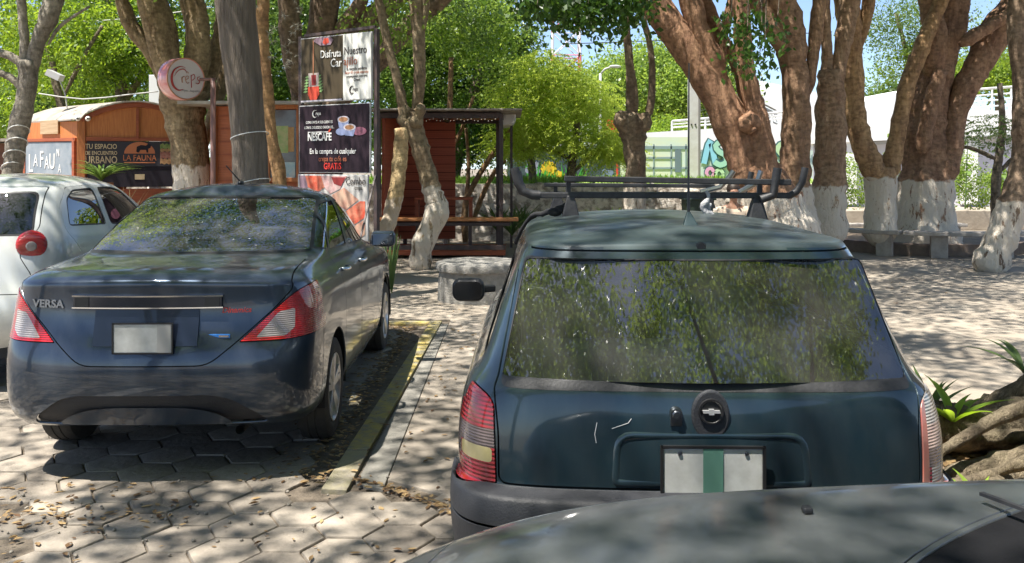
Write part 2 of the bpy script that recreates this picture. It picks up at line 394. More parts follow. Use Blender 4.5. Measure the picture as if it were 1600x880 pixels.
class Hull:
    T = ([0, .0, .1, .28, .5, .72, .86])
    def __init__(s, rows, xf=None, ry=None, fy=None, ts=None, roof=None, levels=3, creases=None):
        """rows: (half width, rear y, front y, z at rear centre, rear corner, middle, front wheel, nose)"""
        xf = xf or [0, .42, .78, .965, 1, 1, 1, 1, .99, .975, .90, .60, 0]
        ry = ry or [0, .012, .05, .19]
        fy = fy or [.20, .055, 0]
        ts = ts or [.06, .19, .34, .56, .77, .94]
        n = len(rows); g = []
        for (w, r, f, z0, z1, z2, z3, z4, *kk) in rows:
            kq = kk[0] if kk else 1.0
            line = []
            for j in range(13):
                if j < 4: y = r + ry[j] * (kq if j < 3 else 1)
                elif j < 10: y = r + ry[3] + ts[j - 4] * (f - fy[0] - r - ry[3])
                else: y = f - fy[j - 10]
                z = np.interp(j, [0, 3, 7, 9, 12], [z0, z1, z2, z3, z4])
                line.append((w * xf[j], y, z))
            g.append(line)
        last = g[-1]; r0, f0 = last[0][1], last[12][1]
        zc = roof
        for frac in (0.5, 0.0):
            line = []
            for j in range(13):
                y = last[j][1]; t = (j / 12.0)
                yc = r0 + 0.10 + (f0 - r0 - 0.2) * np.interp(j, [0, 3, 10, 12], [0, .08, .92, 1])
                yy = y + (yc - y) * (1 - frac)
                if j == 0: yy = r0 + 0.10 * (1 - frac)
                if j == 12: yy = f0 - 0.10 * (1 - frac)
                z = last[j][2] + (zc - last[j][2]) * (0.75 if frac else 1.0) * math.sin(math.pi * min(1, max(0, 0.12 + 0.76 * (yy - r0) / (f0 - r0)))) ** 0.5
                line.append((last[j][0] * frac, yy, z))
            g.append(line)
        s.g = g; me = bpy.data.meshes.new('cage'); bm = bmesh.new(); N = len(g); V = {}
        for sd in (1, -1):
            for i in range(N):
                for j in range(13):
                    x, y, z = g[i][j]
                    V[sd, i, j] = bm.verts.new((x * sd, y, z))
        for sd in (1, -1):
            for i in range(N - 1):
                for j in range(12):
                    q = [V[sd, i, j], V[sd, i, j + 1], V[sd, i + 1, j + 1], V[sd, i + 1, j]]
                    bm.faces.new(q if sd == 1 else q[::-1])
        bmesh.ops.remove_doubles(bm, verts=bm.verts, dist=0.0008)
        cl = bm.edges.layers.float.new('crease_edge')
        if creases:
            for e in bm.edges:
                a, b = e.verts
                for (row, c, j0, j1) in creases:
                    js = range(j0, j1)
                    for j in js:
                        for sd in (1, -1):
                            p, q = Vector((g[row][j][0] * sd, *g[row][j][1:])), Vector((g[row][j + 1][0] * sd, *g[row][j + 1][1:]))
                            if ((a.co - p).length < 1e-3 and (b.co - q).length < 1e-3) or ((b.co - p).length < 1e-3 and (a.co - q).length < 1e-3):
                                e[cl] = c
        bmesh.ops.recalc_face_normals(bm, faces=bm.faces); bm.to_mesh(me); bm.free()
        o = bpy.data.objects.new('cage', me); COL.objects.link(o); md = o.modifiers.new('s', 'SUBSURF'); md.levels = levels; md.render_levels = levels
        md.boundary_smooth = 'ALL'
        bpy.context.view_layer.update()
        em = bpy.data.meshes.new_from_object(o.evaluated_get(bpy.context.evaluated_depsgraph_get()))
        bpy.data.objects.remove(o)
        s.bm = bmesh.new(); s.bm.from_mesh(em); bpy.data.meshes.remove(em)
        s.bm.normal_update()
        # make sure normals look outward
        tot = sum((f.calc_center_median() - Vector((0, 2, 0.7))).dot(f.normal) for f in s.bm.faces)
        if tot < 0: bmesh.ops.reverse_faces(s.bm, faces=s.bm.faces)
        s.lay = s.bm.faces.layers.int.new('tag'); s.tags = ['body']
    def tid(s, t):
        if t not in s.tags: s.tags.append(t)
        return s.tags.index(t)
    def cut(s, poly, axis, new, only=('body',), cond=None):
        ia, ib = {'x': (1, 2), 'y': (0, 2), 'z': (0, 1)}[axis]
        only = [s.tid(t) for t in only]; nid = s.tid(new); bm = s.bm; lay = s.lay
        pa = [p[0] for p in poly]; pb = [p[1] for p in poly]; A0, A1, B0, B1 = min(pa) - .002, max(pa) + .002, min(pb) - .002, max(pb) + .002
        cand = set()
        for f in bm.faces:
            if f[lay] not in only: continue
            c = f.calc_center_median()
            if cond and not cond(c, f.normal): continue
            a = [v.co[ia] for v in f.verts]; b = [v.co[ib] for v in f.verts]
            if max(a) < A0 or min(a) > A1 or max(b) < B0 or min(b) > B1: continue
            cand.add(f)
        n = len(poly)
        for i in range(n):
            p, q = poly[i], poly[(i + 1) % n]; dx, dy = q[0] - p[0], q[1] - p[1]
            L = math.hypot(dx, dy)
            if L < 1e-6: continue
            nx, ny = -dy / L, dx / L
            s0, s1, t0, t1 = min(p[0], q[0]) - 1e-4, max(p[0], q[0]) + 1e-4, min(p[1], q[1]) - 1e-4, max(p[1], q[1]) + 1e-4
            fs = []
            for f in cand:
                a = [v.co[ia] for v in f.verts]; b = [v.co[ib] for v in f.verts]
                if max(a) < s0 or min(a) > s1 or max(b) < t0 or min(b) > t1: continue
                ds = [(x - p[0]) * nx + (y - p[1]) * ny for x, y in zip(a, b)]
                if max(ds) < 1e-6 or min(ds) > -1e-6: continue
                fs.append(f)
            if not fs: continue
            ed = set(e for f in fs for e in f.edges); vt = set(v for f in fs for v in f.verts)
            no = [0, 0, 0]; no[ia] = nx; no[ib] = ny; co = [0, 0, 0]; co[ia] = p[0]; co[ib] = p[1]
            ret = bmesh.ops.bisect_plane(bm, geom=fs + list(ed) + list(vt), dist=1e-6, plane_co=co, plane_no=no)
            for gq in ret['geom']:
                if isinstance(gq, bmesh.types.BMFace): cand.add(gq)
        for f in cand:
            c = f.calc_center_median()
            if in_poly(c[ia], c[ib], poly): f[lay] = nid
    def panel(s, poly, axis, new, gap=0.006, only=('body',), cond=None, gaptag='gap'):
        s.cut(poly, axis, gaptag, only, cond); s.cut(offset_poly(poly, gap), axis, new, (gaptag,), cond)
    def retag(s, a, b, fn):
        ia, ib = s.tid(a), s.tid(b)
        for f in s.bm.faces:
            if f[s.lay] == ia and fn(f.calc_center_median(), f.normal): f[s.lay] = ib
    def done(s):
        s.bm.normal_update()
        s.N = {v.index: v.normal.copy() for v in s.bm.verts} if False else None
        s.bm.verts.index_update(); s.vn = [v.normal.copy() for v in s.bm.verts]
    def flatten(s, tag):
        """even out a pane: refit its sheet to one smooth curved surface"""
        i = s.tid(tag); vs = set(v for f in s.bm.faces if f[s.lay] == i for v in f.verts); vs = list(vs)
        X = np.array([v.co[:] for v in vs]); x, y, z = X.T; z0 = z.mean(); q = z - z0
        A = np.stack([np.ones_like(x), x * x, q, q * q], 1); c = np.linalg.lstsq(A, y, rcond=None)[0]
        for v in vs:
            xx, zz = v.co.x, v.co.z - z0; v.co.y = c[0] + c[1] * xx * xx + c[2] * zz + c[3] * zz * zz
            n = Vector((2 * c[1] * xx, -1, c[2] + 2 * c[3] * zz)).normalized(); s.vn[v.index] = n
    def extract(s, tags, name, mats, parent, rim=0.012, off=0.0, side=None, fmat=None, flt=None, pillow=None):
        """sheet of every face with these tags; its border is turned in by rim. fmat(centre) -> material slot"""
        tm = {s.tid(t): k for t, k in tags.items()} if isinstance(tags, dict) else None
        ids = [s.tid(t) for t in (tags if isinstance(tags, (list, tuple, dict)) else [tags])]
        fs = [f for f in s.bm.faces if f[s.lay] in ids]
        if side: fs = [f for f in fs if f.calc_center_median().x * side > 0]
        if flt: fs = [f for f in fs if flt(f.calc_center_median())]
        if not fs: print('EMPTY', name); return None
        fset = set(fs); idx = {}; vs = []; ns = []; faces = []; mi = []
        def vid(v):
            if v.index not in idx:
                idx[v.index] = len(vs); vs.append(v.co + s.vn[v.index] * off); ns.append(s.vn[v.index])
            return idx[v.index]
        for f in fs:
            faces.append([vid(v) for v in f.verts]); mi.append(tm[f[s.lay]] if tm else (fmat(f.calc_center_median()) if fmat else 0))
        if rim:
            rv = {}
            for f in fs:
                for lp in f.loops:
                    e = lp.edge
                    if any(g in fset for g in e.link_faces if g is not f): continue
                    a, b = lp.vert, lp.link_loop_next.vert; d = (b.co - a.co)
                    if d.length < 1e-7: continue
                    on = d.normalized().cross(s.vn[a.index]); on.normalize()
                    k = len(vs)
                    for v in (a, b):
                        p = v.co + s.vn[v.index] * off
                        vs.append(p); ns.append((on + s.vn[v.index] * 0.8).normalized()); vs.append(p - s.vn[v.index] * rim - on * 0.002); ns.append(on)
                    faces.append([k + 2, k, k + 1, k + 3]); mi.append(tm[f[s.lay]] if tm else (fmat(f.calc_center_median()) if fmat else 0))
        me = bpy.data.meshes.new(name); me.from_pydata([tuple(v) for v in vs], [], faces)
        mats = mats if isinstance(mats, (list, tuple)) else [mats]
        for m in mats: me.materials.append(m)
        if len(mats) > 1: me.polygons.foreach_set('material_index', mi)
        me.shade_smooth(); me.normals_split_custom_set_from_vertices([tuple(n) for n in ns])
        o = bpy.data.objects.new(name, me); COL.objects.link(o); o.parent = parent
        return o
    def ray(s, o, d):
        from mathutils.bvhtree import BVHTree
        if not hasattr(s, 'bvh'): s.bvh = BVHTree.FromBMesh(s.bm)
        return s.bvh.ray_cast(Vector(o), Vector(d))

def wheel(parent, c, r, w, side, rimm, style=5, spin=0.0):
    """tyre, rim with spokes; c local centre, side +1 = outer face towards +x"""
    t = MB(); h = w / 2
    prof = [(-h * .9, r * .66), (-h, r * .74), (-h * 1.02, r * .88), (-h * .86, r * .975), (-h * .6, r), (-h * .3, r), (-h * .28, r * .985), (-h * .2, r * .985), (-h * .18, r), (h * .18, r), (h * .2, r * .985), (h * .28, r * .985), (h * .3, r), (h * .6, r), (h * .86, r * .975), (h * 1.02, r * .88), (h, r * .74), (h * .9, r * .66)]
    t.lathe(prof, c, 'x', 40)
    wh = t.build('wheel', MATS['rubber'], parent, smooth='auto', world=False)
    m = MB(); c = Vector(c); o = side * h
    m.lathe([(-o * .9, r * .66), (o * .2, r * .60), (o * .75, r * .63), (o * .96, r * .675), (o * .98, r * .66), (o * .8, r * .60), (o * .1, r * .56), (-o * .7, r * .56)], c, 'x', 40)
    m.lathe([(o * .35, 0.001), (o * .92, 0.001), (o * .92, r * .10), (o * .8, r * .15), (o * .35, r * .16)], c, 'x', 20)
    n = style * 2 if style == 5 else style
    for k in range(style):
        a = 2 * math.pi * k / style + spin
        for da in ((-.16, .16) if style == 5 else (0,)):
            d0 = Vector((0, math.cos(a + da * .6), math.sin(a + da * .6))); d1 = Vector((0, math.cos(a + da), math.sin(a + da)))
            m.bar(c + d0 * r * .08 + Vector((o * .72, 0, 0)), c + d1 * r * .64 + Vector((o * .80, 0, 0)), r * .09, r * .12)
    m.build('rim', rimm, wh, smooth='auto', bevel=0.003, world=False)
    b = MB(); b.lathe([(o * .1, .001), (o * .12, r * .5), (o * .0, r * .5)], c, 'x', 30)
    b.build('brake_disc', MATS['dark_iron'], wh, world=False)
    return wh

def seat(parent, x, y, m, z=.45):
    s = MB()
    def rb(c, sz, tilt=0):
        q = Matrix.Rotation(tilt, 3, 'X'); s.box(c, sz, q)
    rb((x, y + .25, z), (.5, .5, .16)); rb((x, y - .02, z + .35), (.48, .14, .62), R(12)); 
    o = s.build('seat', m, parent, bevel=.05, world=False)
    for md in o.modifiers: md.segments = 4
    h = MB(); h.box((x, y - .11, z + .76), (.26, .09, .17), Matrix.Rotation(R(8), 3, 'X'))
    for dx in (-.06, .06): h.tube([(x + dx, y - .09, z + .58), (x + dx, y - .11, z + .72)], .008, 6)
    hh = h.build('headrest', m, o, bevel=.035, world=False)
    for md in hh.modifiers: md.segments = 4
    return o
# ---------------------------------------------------------------- shared materials
mat('rubber', (0.022, 0.022, 0.022), 0.85, (0.05, 0.046, 0.04), nscale=6, bump=0.15, bscale=60)
mat('dark_iron', (0.03, 0.03, 0.03), 0.7)
mat('black_trim', (0.012, 0.012, 0.013), 0.45)
mat('seal', (0.006, 0.006, 0.006), 0.8)
mat('bumper_plastic', (0.012, 0.0135, 0.018), 0.5, (0.030, 0.031, 0.035), nscale=4, bump=0.12, bscale=160, rough2=0.7)
mat('worn_black', (0.012, 0.012, 0.014), 0.55, (0.03, 0.03, 0.032), nscale=20, bump=0.08, bscale=90)
mat('cabin', (0.025, 0.025, 0.027), 0.9)
mat('cabin_light', (0.18, 0.17, 0.16), 0.9)
mat('seat_cloth', (0.28, 0.28, 0.30), 0.95)
mat('chrome', (0.75, 0.76, 0.78), 0.12, metal=1)
mat('dull_chrome', (0.30, 0.31, 0.33), 0.3, metal=1)
mat('alloy', (0.62, 0.62, 0.64), 0.3, (0.42, 0.41, 0.40), nscale=12, metal=0.85)
mat('steel_rim', (0.3, 0.3, 0.31), 0.45, metal=0.6)
mat('plate_white', (0.50, 0.51, 0.49), 0.45, (.36, .36, .34), nscale=9, detail=8)
mat('plate_band', (0.10, 0.22, 0.17), 0.4)
def lens_mat(name, c, c2=None, rough=0.12, bars=0):
    m = mat(name, c, rough, c2 or tuple(x * 0.55 for x in c), nscale=9, coat=1)
    if bars:
        n = m.node_tree.nodes; l = m.node_tree.links
        tc = n.new('ShaderNodeTexCoord'); w = n.new('ShaderNodeTexWave'); w.inputs['Scale'].default_value = bars; w.bands_direction = 'Z'
        l.new(tc.outputs['Object'], w.inputs['Vector']); b = n.new('ShaderNodeBump'); b.inputs['Strength'].default_value = 0.5; b.inputs['Distance'].default_value = 0.01
        l.new(w.outputs['Fac'], b.inputs['Height']); l.new(b.outputs[0], n['Principled BSDF'].inputs['Normal'])
    return m
lens_mat('lens_red', (0.55, 0.010, 0.012), (0.30, 0.006, 0.01), bars=30)
lens_mat('lens_dark_red', (0.34, 0.010, 0.014), (0.20, 0.006, 0.01), bars=24)
lens_mat('lens_clear', (0.42, 0.38, 0.36), (0.30, 0.25, 0.25), bars=30)
lens_mat('lens_smoke', (0.16, 0.12, 0.12), (0.10, 0.07, 0.07), bars=34)
lens_mat('lens_amber', (0.55, 0.46, 0.22), (0.42, 0.34, 0.15))
lens_mat('lens_bleached', (0.58, 0.42, 0.37), (0.5, 0.33, 0.28), rough=0.35, bars=34)
lens_mat('lens_pale', (0.56, 0.52, 0.48), (0.42, 0.38, 0.35), rough=0.35, bars=34)
lens_mat('lens_pinkred', (0.55, 0.14, 0.10), (0.45, 0.2, 0.16), rough=0.35)
G_REAR = glass_mat('glass_rear_dusty', (0.66, 0.72, 0.68), 1.75, 0.02, 0.12)
G_TINT = glass_mat('glass_tinted', (0.10, 0.11, 0.11), 1.5)
G_SIDE = glass_mat('glass_side', (0.62, 0.66, 0.64), 1.5)
G_CLEAR = glass_mat('glass_clear', (0.85, 0.88, 0.86), 1.0)
G_MIR = mat('mirror', (0.75, 0.78, 0.8), 0.03, metal=1)
# ---------------------------------------------------------------- ground
EARTH = (0.30, 0.26, 0.21)
mat('earth', (.24, .205, .16), .95, (.15, .12, .09), nscale=3, bump=.6, bscale=25, detail=10)
m_plaza = mat('plaza_concrete', (.37, .32, .255), .92, (.24, .20, .155), nscale=1.6, bump=.35, bscale=18, detail=12)
m_slab = mat('walk_concrete', (.34, .295, .24), .9, (.24, .205, .165), nscale=2.2, bump=.35, bscale=30, detail=12)
m_joint = mat('joint_soil', (.10, .08, .06), 1.0, (.19, .155, .115), nscale=9, bump=.5, bscale=60)
g = MB(); g.box((0, 60, -.15), (900, 400, .2)); props(g.build('ground', MATS['earth']), kind='structure')
def slab(name, poly, top, m, thick=.03, bev=.004):
    b = MB(); b.prism([Vector((x, y, 0)) for x, y in poly], (0, 0, top - thick), (0, 0, top)); o = b.build(name, m, bevel=bev); props(o, kind='structure'); return o
slab('plaza', [(-40, 9.62), (1.62, 9.62), (1.62, 6.1), (3.2, 5.7), (6, 5.9), (40, 6.2), (40, 60), (-40, 60)], 0.0, m_plaza, .04)
# walkway between the two bays, in a few big slabs
ys = [4.75, 6.1, 7.5, 8.7, 9.6]
w = MB()
for a, b in zip(ys, ys[1:]):
    xl = lambda y: -.62 + .0 * y; xr = 1.60
    ya = a + .006; yb = b - .006
    w.prism([Vector(p) for p in ((-.66, ya, 0), (-.08, ya - (.38 if a < 5 else 0), 0), (-.08, yb, 0), (-.66, yb, 0))], (0, 0, -.04), (0, 0, .002))
o = w.build('footpath', m_slab, bevel=.006); props(o, kind='structure')
slab('kerb_footing', [(-.82, 4.70), (-.665, 4.62), (-.665, 9.36), (-.74, 9.36)], .001, mat('footing', (.27, .255, .22), .9, (.17, .16, .14), nscale=5, bump=.4, bscale=30))
m_yel = mat('kerb_yellow', (.42, .33, .10), .85, (.26, .235, .16), nscale=9, bump=.4, bscale=40, lo=.42, hi=.58, detail=12)
for o in [slab('kerb', [(-.965, 5.25), (-.835, 5.25), (-.742, 9.50), (-.86, 9.50)], .010, m_yel, .08, .004), slab('kerb', [(-.98, 4.60), (-.845, 4.58), (-.835, 5.24), (-.965, 5.24)], .009, mat('kerb_faded_shaded', (.31, .275, .16), .9, (.24, .215, .17), nscale=7, bump=.4, bscale=40), .08, .004), slab('kerb', [(-2.95, 9.34), (-.862, 9.34), (-.862, 9.50), (-2.95, 9.50)], .010, m_yel, .08, .004)]: pass  # near piece: faded yellow, dulled further by the saloon's shade painted into it
m_band = mat('band_concrete', (.48, .45, .41), .9, (.36, .33, .3), nscale=3, bump=.3, bscale=40)
# hexagonal pavers
def hexes(name, inside, x0, x1, y0, y1, m, rr=.165):
    b = MB(); dx = rr * 1.5; dy = rr * math.sqrt(3); i = 0; x = x0
    while x < x1:
        y = y0 + (dy / 2 if i % 2 else 0)
        while y < y1:
            if inside(x, y):
                r0 = rr * .985 * random.uniform(.975, 1.0); cx, cy = x + random.uniform(-.004, .004), y + random.uniform(-.004, .004); rot = random.uniform(-.02, .02)
                tx, ty, dz = random.uniform(-.022, .022), random.uniform(-.022, .022), random.uniform(-.006, .002)
                rings = [(1.0, -.04), (1.0, -.008), (.975, -.002), (.90, .0), (.5, .001)]; vs = []
                for (k, z) in rings:
                    for j in range(12):
                        a = R(30 * j) + rot; rad = r0 * k * (1 if j % 2 == 0 else .866 * (1 + .0)) * (1 + .012 * noise.noise(Vector((x * 7, y * 7, j * 1.3))))
                        px, py = rad * math.cos(a), rad * math.sin(a); vs.append((cx + px, cy + py, z + dz + tx * px + ty * py))
                fs = [(12 * q + j, 12 * q + (j + 1) % 12, 12 * q + 12 + (j + 1) % 12, 12 * q + 12 + j) for q in range(4) for j in range(12)] + [tuple(range(48, 60))]
                b.add(vs, fs)
            y += dy
        x += dx; i += 1
    o = b.build(name, m, smooth='auto', fixn=False); props(o, kind='structure'); return o
m_hex = mat('hex_concrete', (.34, .295, .24), .88, (.19, .162, .13), nscale=1.7, bump=.45, bscale=26, detail=12)
nn = m_hex.node_tree; _g = nn.nodes.new('ShaderNodeNewGeometry'); _h = nn.nodes.new('ShaderNodeHueSaturation'); _r = nn.nodes.new('ShaderNodeMapRange')
_r.inputs[3].default_value = .78; _r.inputs[4].default_value = 1.18; _b = nn.nodes['Principled BSDF']; _src = _b.inputs['Base Color'].links[0].from_socket
nn.links.new(_g.outputs['Random Per Island'], _r.inputs[0]); nn.links.new(_r.outputs[0], _h.inputs['Value']); nn.links.new(_src, _h.inputs['Color']); nn.links.new(_h.outputs[0], _b.inputs['Base Color'])
slab('joint_bed', [(-9, -2), (9, -2), (9, 5.2), (1.62, 5.2), (1.62, 9.6), (-9, 9.6)], -.018, m_joint, .03)
def hex_in(x, y):
    if y > 9.25: return False
    if y > 4.60: return (x < -1.06 + .025 * (y - 4.6) * 0 + .0) or (0.0 < x < 1.5)
    if x > 1.75 and y > 3.2: return False
    # the pale band in the lower left corner
    d = (x + 2.62) + (y - 4.05) * .62
    return abs(d) > .30 or y < 3.0
hexes('hex_paving', hex_in, -6.2, 3.2, 1.6, 9.3, m_hex)
bnd = MB()
for k in range(4):
    a = Vector((-2.62 + .62 * -.02 - .62 * (.55 * k), 4.05 + .55 * k, -.002)); 
    d = Vector((-.62, 1, 0)).normalized(); n_ = Vector((1, .62, 0)).normalized()
    c0 = Vector((-2.20, 3.36, 0)) + d * (.74 * k); bnd.prism([c0 - n_ * .12, c0 + n_ * .12, c0 + n_ * .12 + d * .73, c0 - n_ * .12 + d * .73], (0, 0, -.04), (0, 0, -.001))
props(bnd.build('edging', m_band, bevel=.006), kind='structure')
# earth bed at the right with dead leaves
def hump(name, x0, x1, y0, y1, n, fn, m):
    vs = []; fs = []
    for i in range(n + 1):
        for j in range(n + 1):
            x = x0 + (x1 - x0) * i / n; y = y0 + (y1 - y0) * j / n; vs.append((x, y, fn(x, y)))
    for i in range(n):
        for j in range(n): a = i * (n + 1) + j; fs.append((a, a + n + 1, a + n + 2, a + 1))
    b = MB(); b.add(vs, fs); o = b.build(name, m, smooth=True); props(o, kind='structure'); return o
def bed(x, y):
    e = min(1, max(0, (x - 1.70) / .3)) * min(1, max(0, (5.95 - y) / .5)) * min(1, max(0, (y - 2.8) / .3))
    return -.03 + e * (.07 + .05 * noise.noise(Vector((x * 1.5, y * 1.5, 3)))) + .012 * noise.noise(Vector((x * 9, y * 9, 0)))
hump('soil_bed', 1.68, 9, 2.6, 6.3, 90, bed, mat('bed_soil', (.17, .125, .085), .98, (.28, .215, .15), nscale=5, bump=.7, bscale=30, detail=10))

# fallen leaves
def litter(name, pts, size, m, lift=.004):
    n = len(pts); vs = []; fs = []
    for (x, y, z) in pts:
        a = random.uniform(0, 6.28); L = size * random.uniform(.5, 1.3); wd = L * random.uniform(.3, .5); c, s_ = math.cos(a), math.sin(a); k = len(vs)
        cu = random.uniform(-.2, .5) * L; tl = random.uniform(-.15, .25)
        for (u, v, h) in ((-.5, 0, 0), (-.15, .5, cu * .5), (.2, .4, cu * .6), (.5, 0, cu * .3), (.2, -.4, cu * .5), (-.15, -.5, cu * .6), (0, 0, 0)):
            vs.append((x + L * u * c - wd * v * s_, y + L * u * s_ + wd * v * c, z + lift + max(0, h * .6) + tl * wd * (v + .5) * .4))
        fs += [(k, k + 6, k + 1), (k + 1, k + 6, k + 2), (k + 2, k + 6, k + 3), (k + 3, k + 6, k + 4), (k + 4, k + 6, k + 5), (k + 5, k + 6, k)]
    b = MB(); b.add(vs, fs); o = b.build(name, m, fixn=False, smooth=False); props(o, kind='stuff'); return o
m_dead = leaf_mat('dead_leaf', (.11, .06, .03), (.44, .31, .15), .12, .8)
U = random.uniform
def near(n, fn): return [fn() for _ in range(n)]
pts = [( -.98 - abs(random.gauss(0, .16)), U(4.7, 9.3), .0) for _ in range(900)] + [(U(-2.9, -.98), U(8.2, 9.3), 0) for _ in range(500)]
pts += [(-.83 + (t := U(0, 1)) * .6 + random.gauss(0, .03), 4.78 - t * .5 + random.gauss(0, .02), .002) for _ in range(90)]
pts += [(random.gauss(-2.25, .35), random.gauss(4.3, .13), 0) for _ in range(110)] + [(U(-3.4, -1.9), U(3.6, 4.7), 0) for _ in range(60)]
pts += [(U(-4, .2), U(3.2, 4.8), 0) for _ in range(190)] + [(U(-.64, -.1), U(4.8, 9.5), .004) for _ in range(110)] + [(U(-5, 6), U(9.8, 16), .002) for _ in range(500)] + [(U(-.95, -.80), U(4.7, 9.3), .012) for _ in range(40)]
litter('fallen_leaves', pts, .046, m_dead)
litter('leaf_litter', [(x, y, bed(x, y)) for x, y in ((U(1.75, 5.5), 5.6 - abs(random.gauss(0, 1.1))) for _ in range(2600))], .10, m_dead)
peb = MB()
for _ in range(170):
    x, y = (random.gauss(-2.1, .6), random.gauss(4.25, .22)) if _ % 3 else (U(-4, .1), U(3.2, 4.9)); r = U(.004, .011); peb.ball((x, y, r * .5), (r, r * U(.7, 1.2), r * .7), 6, 4)
props(peb.build('pebbles', mat('pebble', (.16, .14, .12), .9, (.3, .27, .22), nscale=40), smooth=True), kind='stuff')

# hills
def hills():
    b = MB(); n = 60; vs = []; fs = []
    for i in range(n + 1):
        x = -300 + 900 * i / n
        h = 26 + 14 * noise.noise(Vector((x * .006, 0, 0))) + 6 * noise.noise(Vector((x * .03, 1, 0)))
        h *= 1.35 if x > 80 else 1.15
        vs += [(x, 380, -5), (x, 400, h * .55), (x, 440, h)  , (x, 520, h * .8)]
    for i in range(n):
        for j in range(3): a = 4 * i + j; fs.append((a, a + 4, a + 5, a + 1))
    b.add(vs, fs)
    o = b.build('hills', mat('hill', (.30, .36, .36), 1, (.42, .44, .42), nscale=.05, detail=8), smooth=True); props(o, kind='structure')
hills()

# ---------------------------------------------------------------- walls and buildings behind
m_wood = lambda nm, c, c2, st=(1, 1, 14), sc=3: mat(nm, c, .6, c2, nscale=sc, stretch=st, bump=.15, bscale=20, detail=8)
wood = m_wood('kiosk_wood', (.42, .13, .035), (.27, .075, .022))
wood2 = m_wood('kiosk_wood_dark', (.38, .10, .04), (.26, .06, .025))
wood3 = m_wood('warm_wood', (.48, .17, .045), (.33, .10, .03), (14, 14, 1))
steel = mat('dark_steel', (.045, .035, .035), .6, (.08, .05, .045), nscale=10)
m_stone = mat('rubble_stone', (.66, .60, .52), .9, (.26, .22, .18), nscale=6, bump=1.0, bscale=9, detail=9, lo=.45, hi=.6)
# low rubble retaining wall with grass above
b = MB(); b.box((-1.6, 19.6, .60), (16.8, .45, 1.25))
for k in range(420):
    x = U(-9.8, 6.7); z = U(.06, 1.15); r = U(.08, .17); b.ball((x, 19.38, z), (r, .035, r * .75), 7, 5)
props(b.build('rubble_wall', m_stone, smooth=False, fixn=True), 'low rubble stone wall below the painted mural', 'wall')
slab('lawn', [(-11, 19.85), (6.8, 19.85), (10, 30), (-11, 30)], 1.20, mat('lawn_green', (.16, .24, .04), .95, (.22, .30, .06), nscale=2, bump=.4, bscale=30), .2)
gx = np.stack([rng.uniform(-11, 6.8, 9000), rng.uniform(19.9, 24, 9000), 1.22 + rng.uniform(0, .12, 9000)], 1)
o = leaf_mesh('grass', gx, .16, leaf_mat('grass_blade', (.10, .20, .03), (.22, .34, .06), .4), None, .15, -3, 0); props(o, kind='stuff')

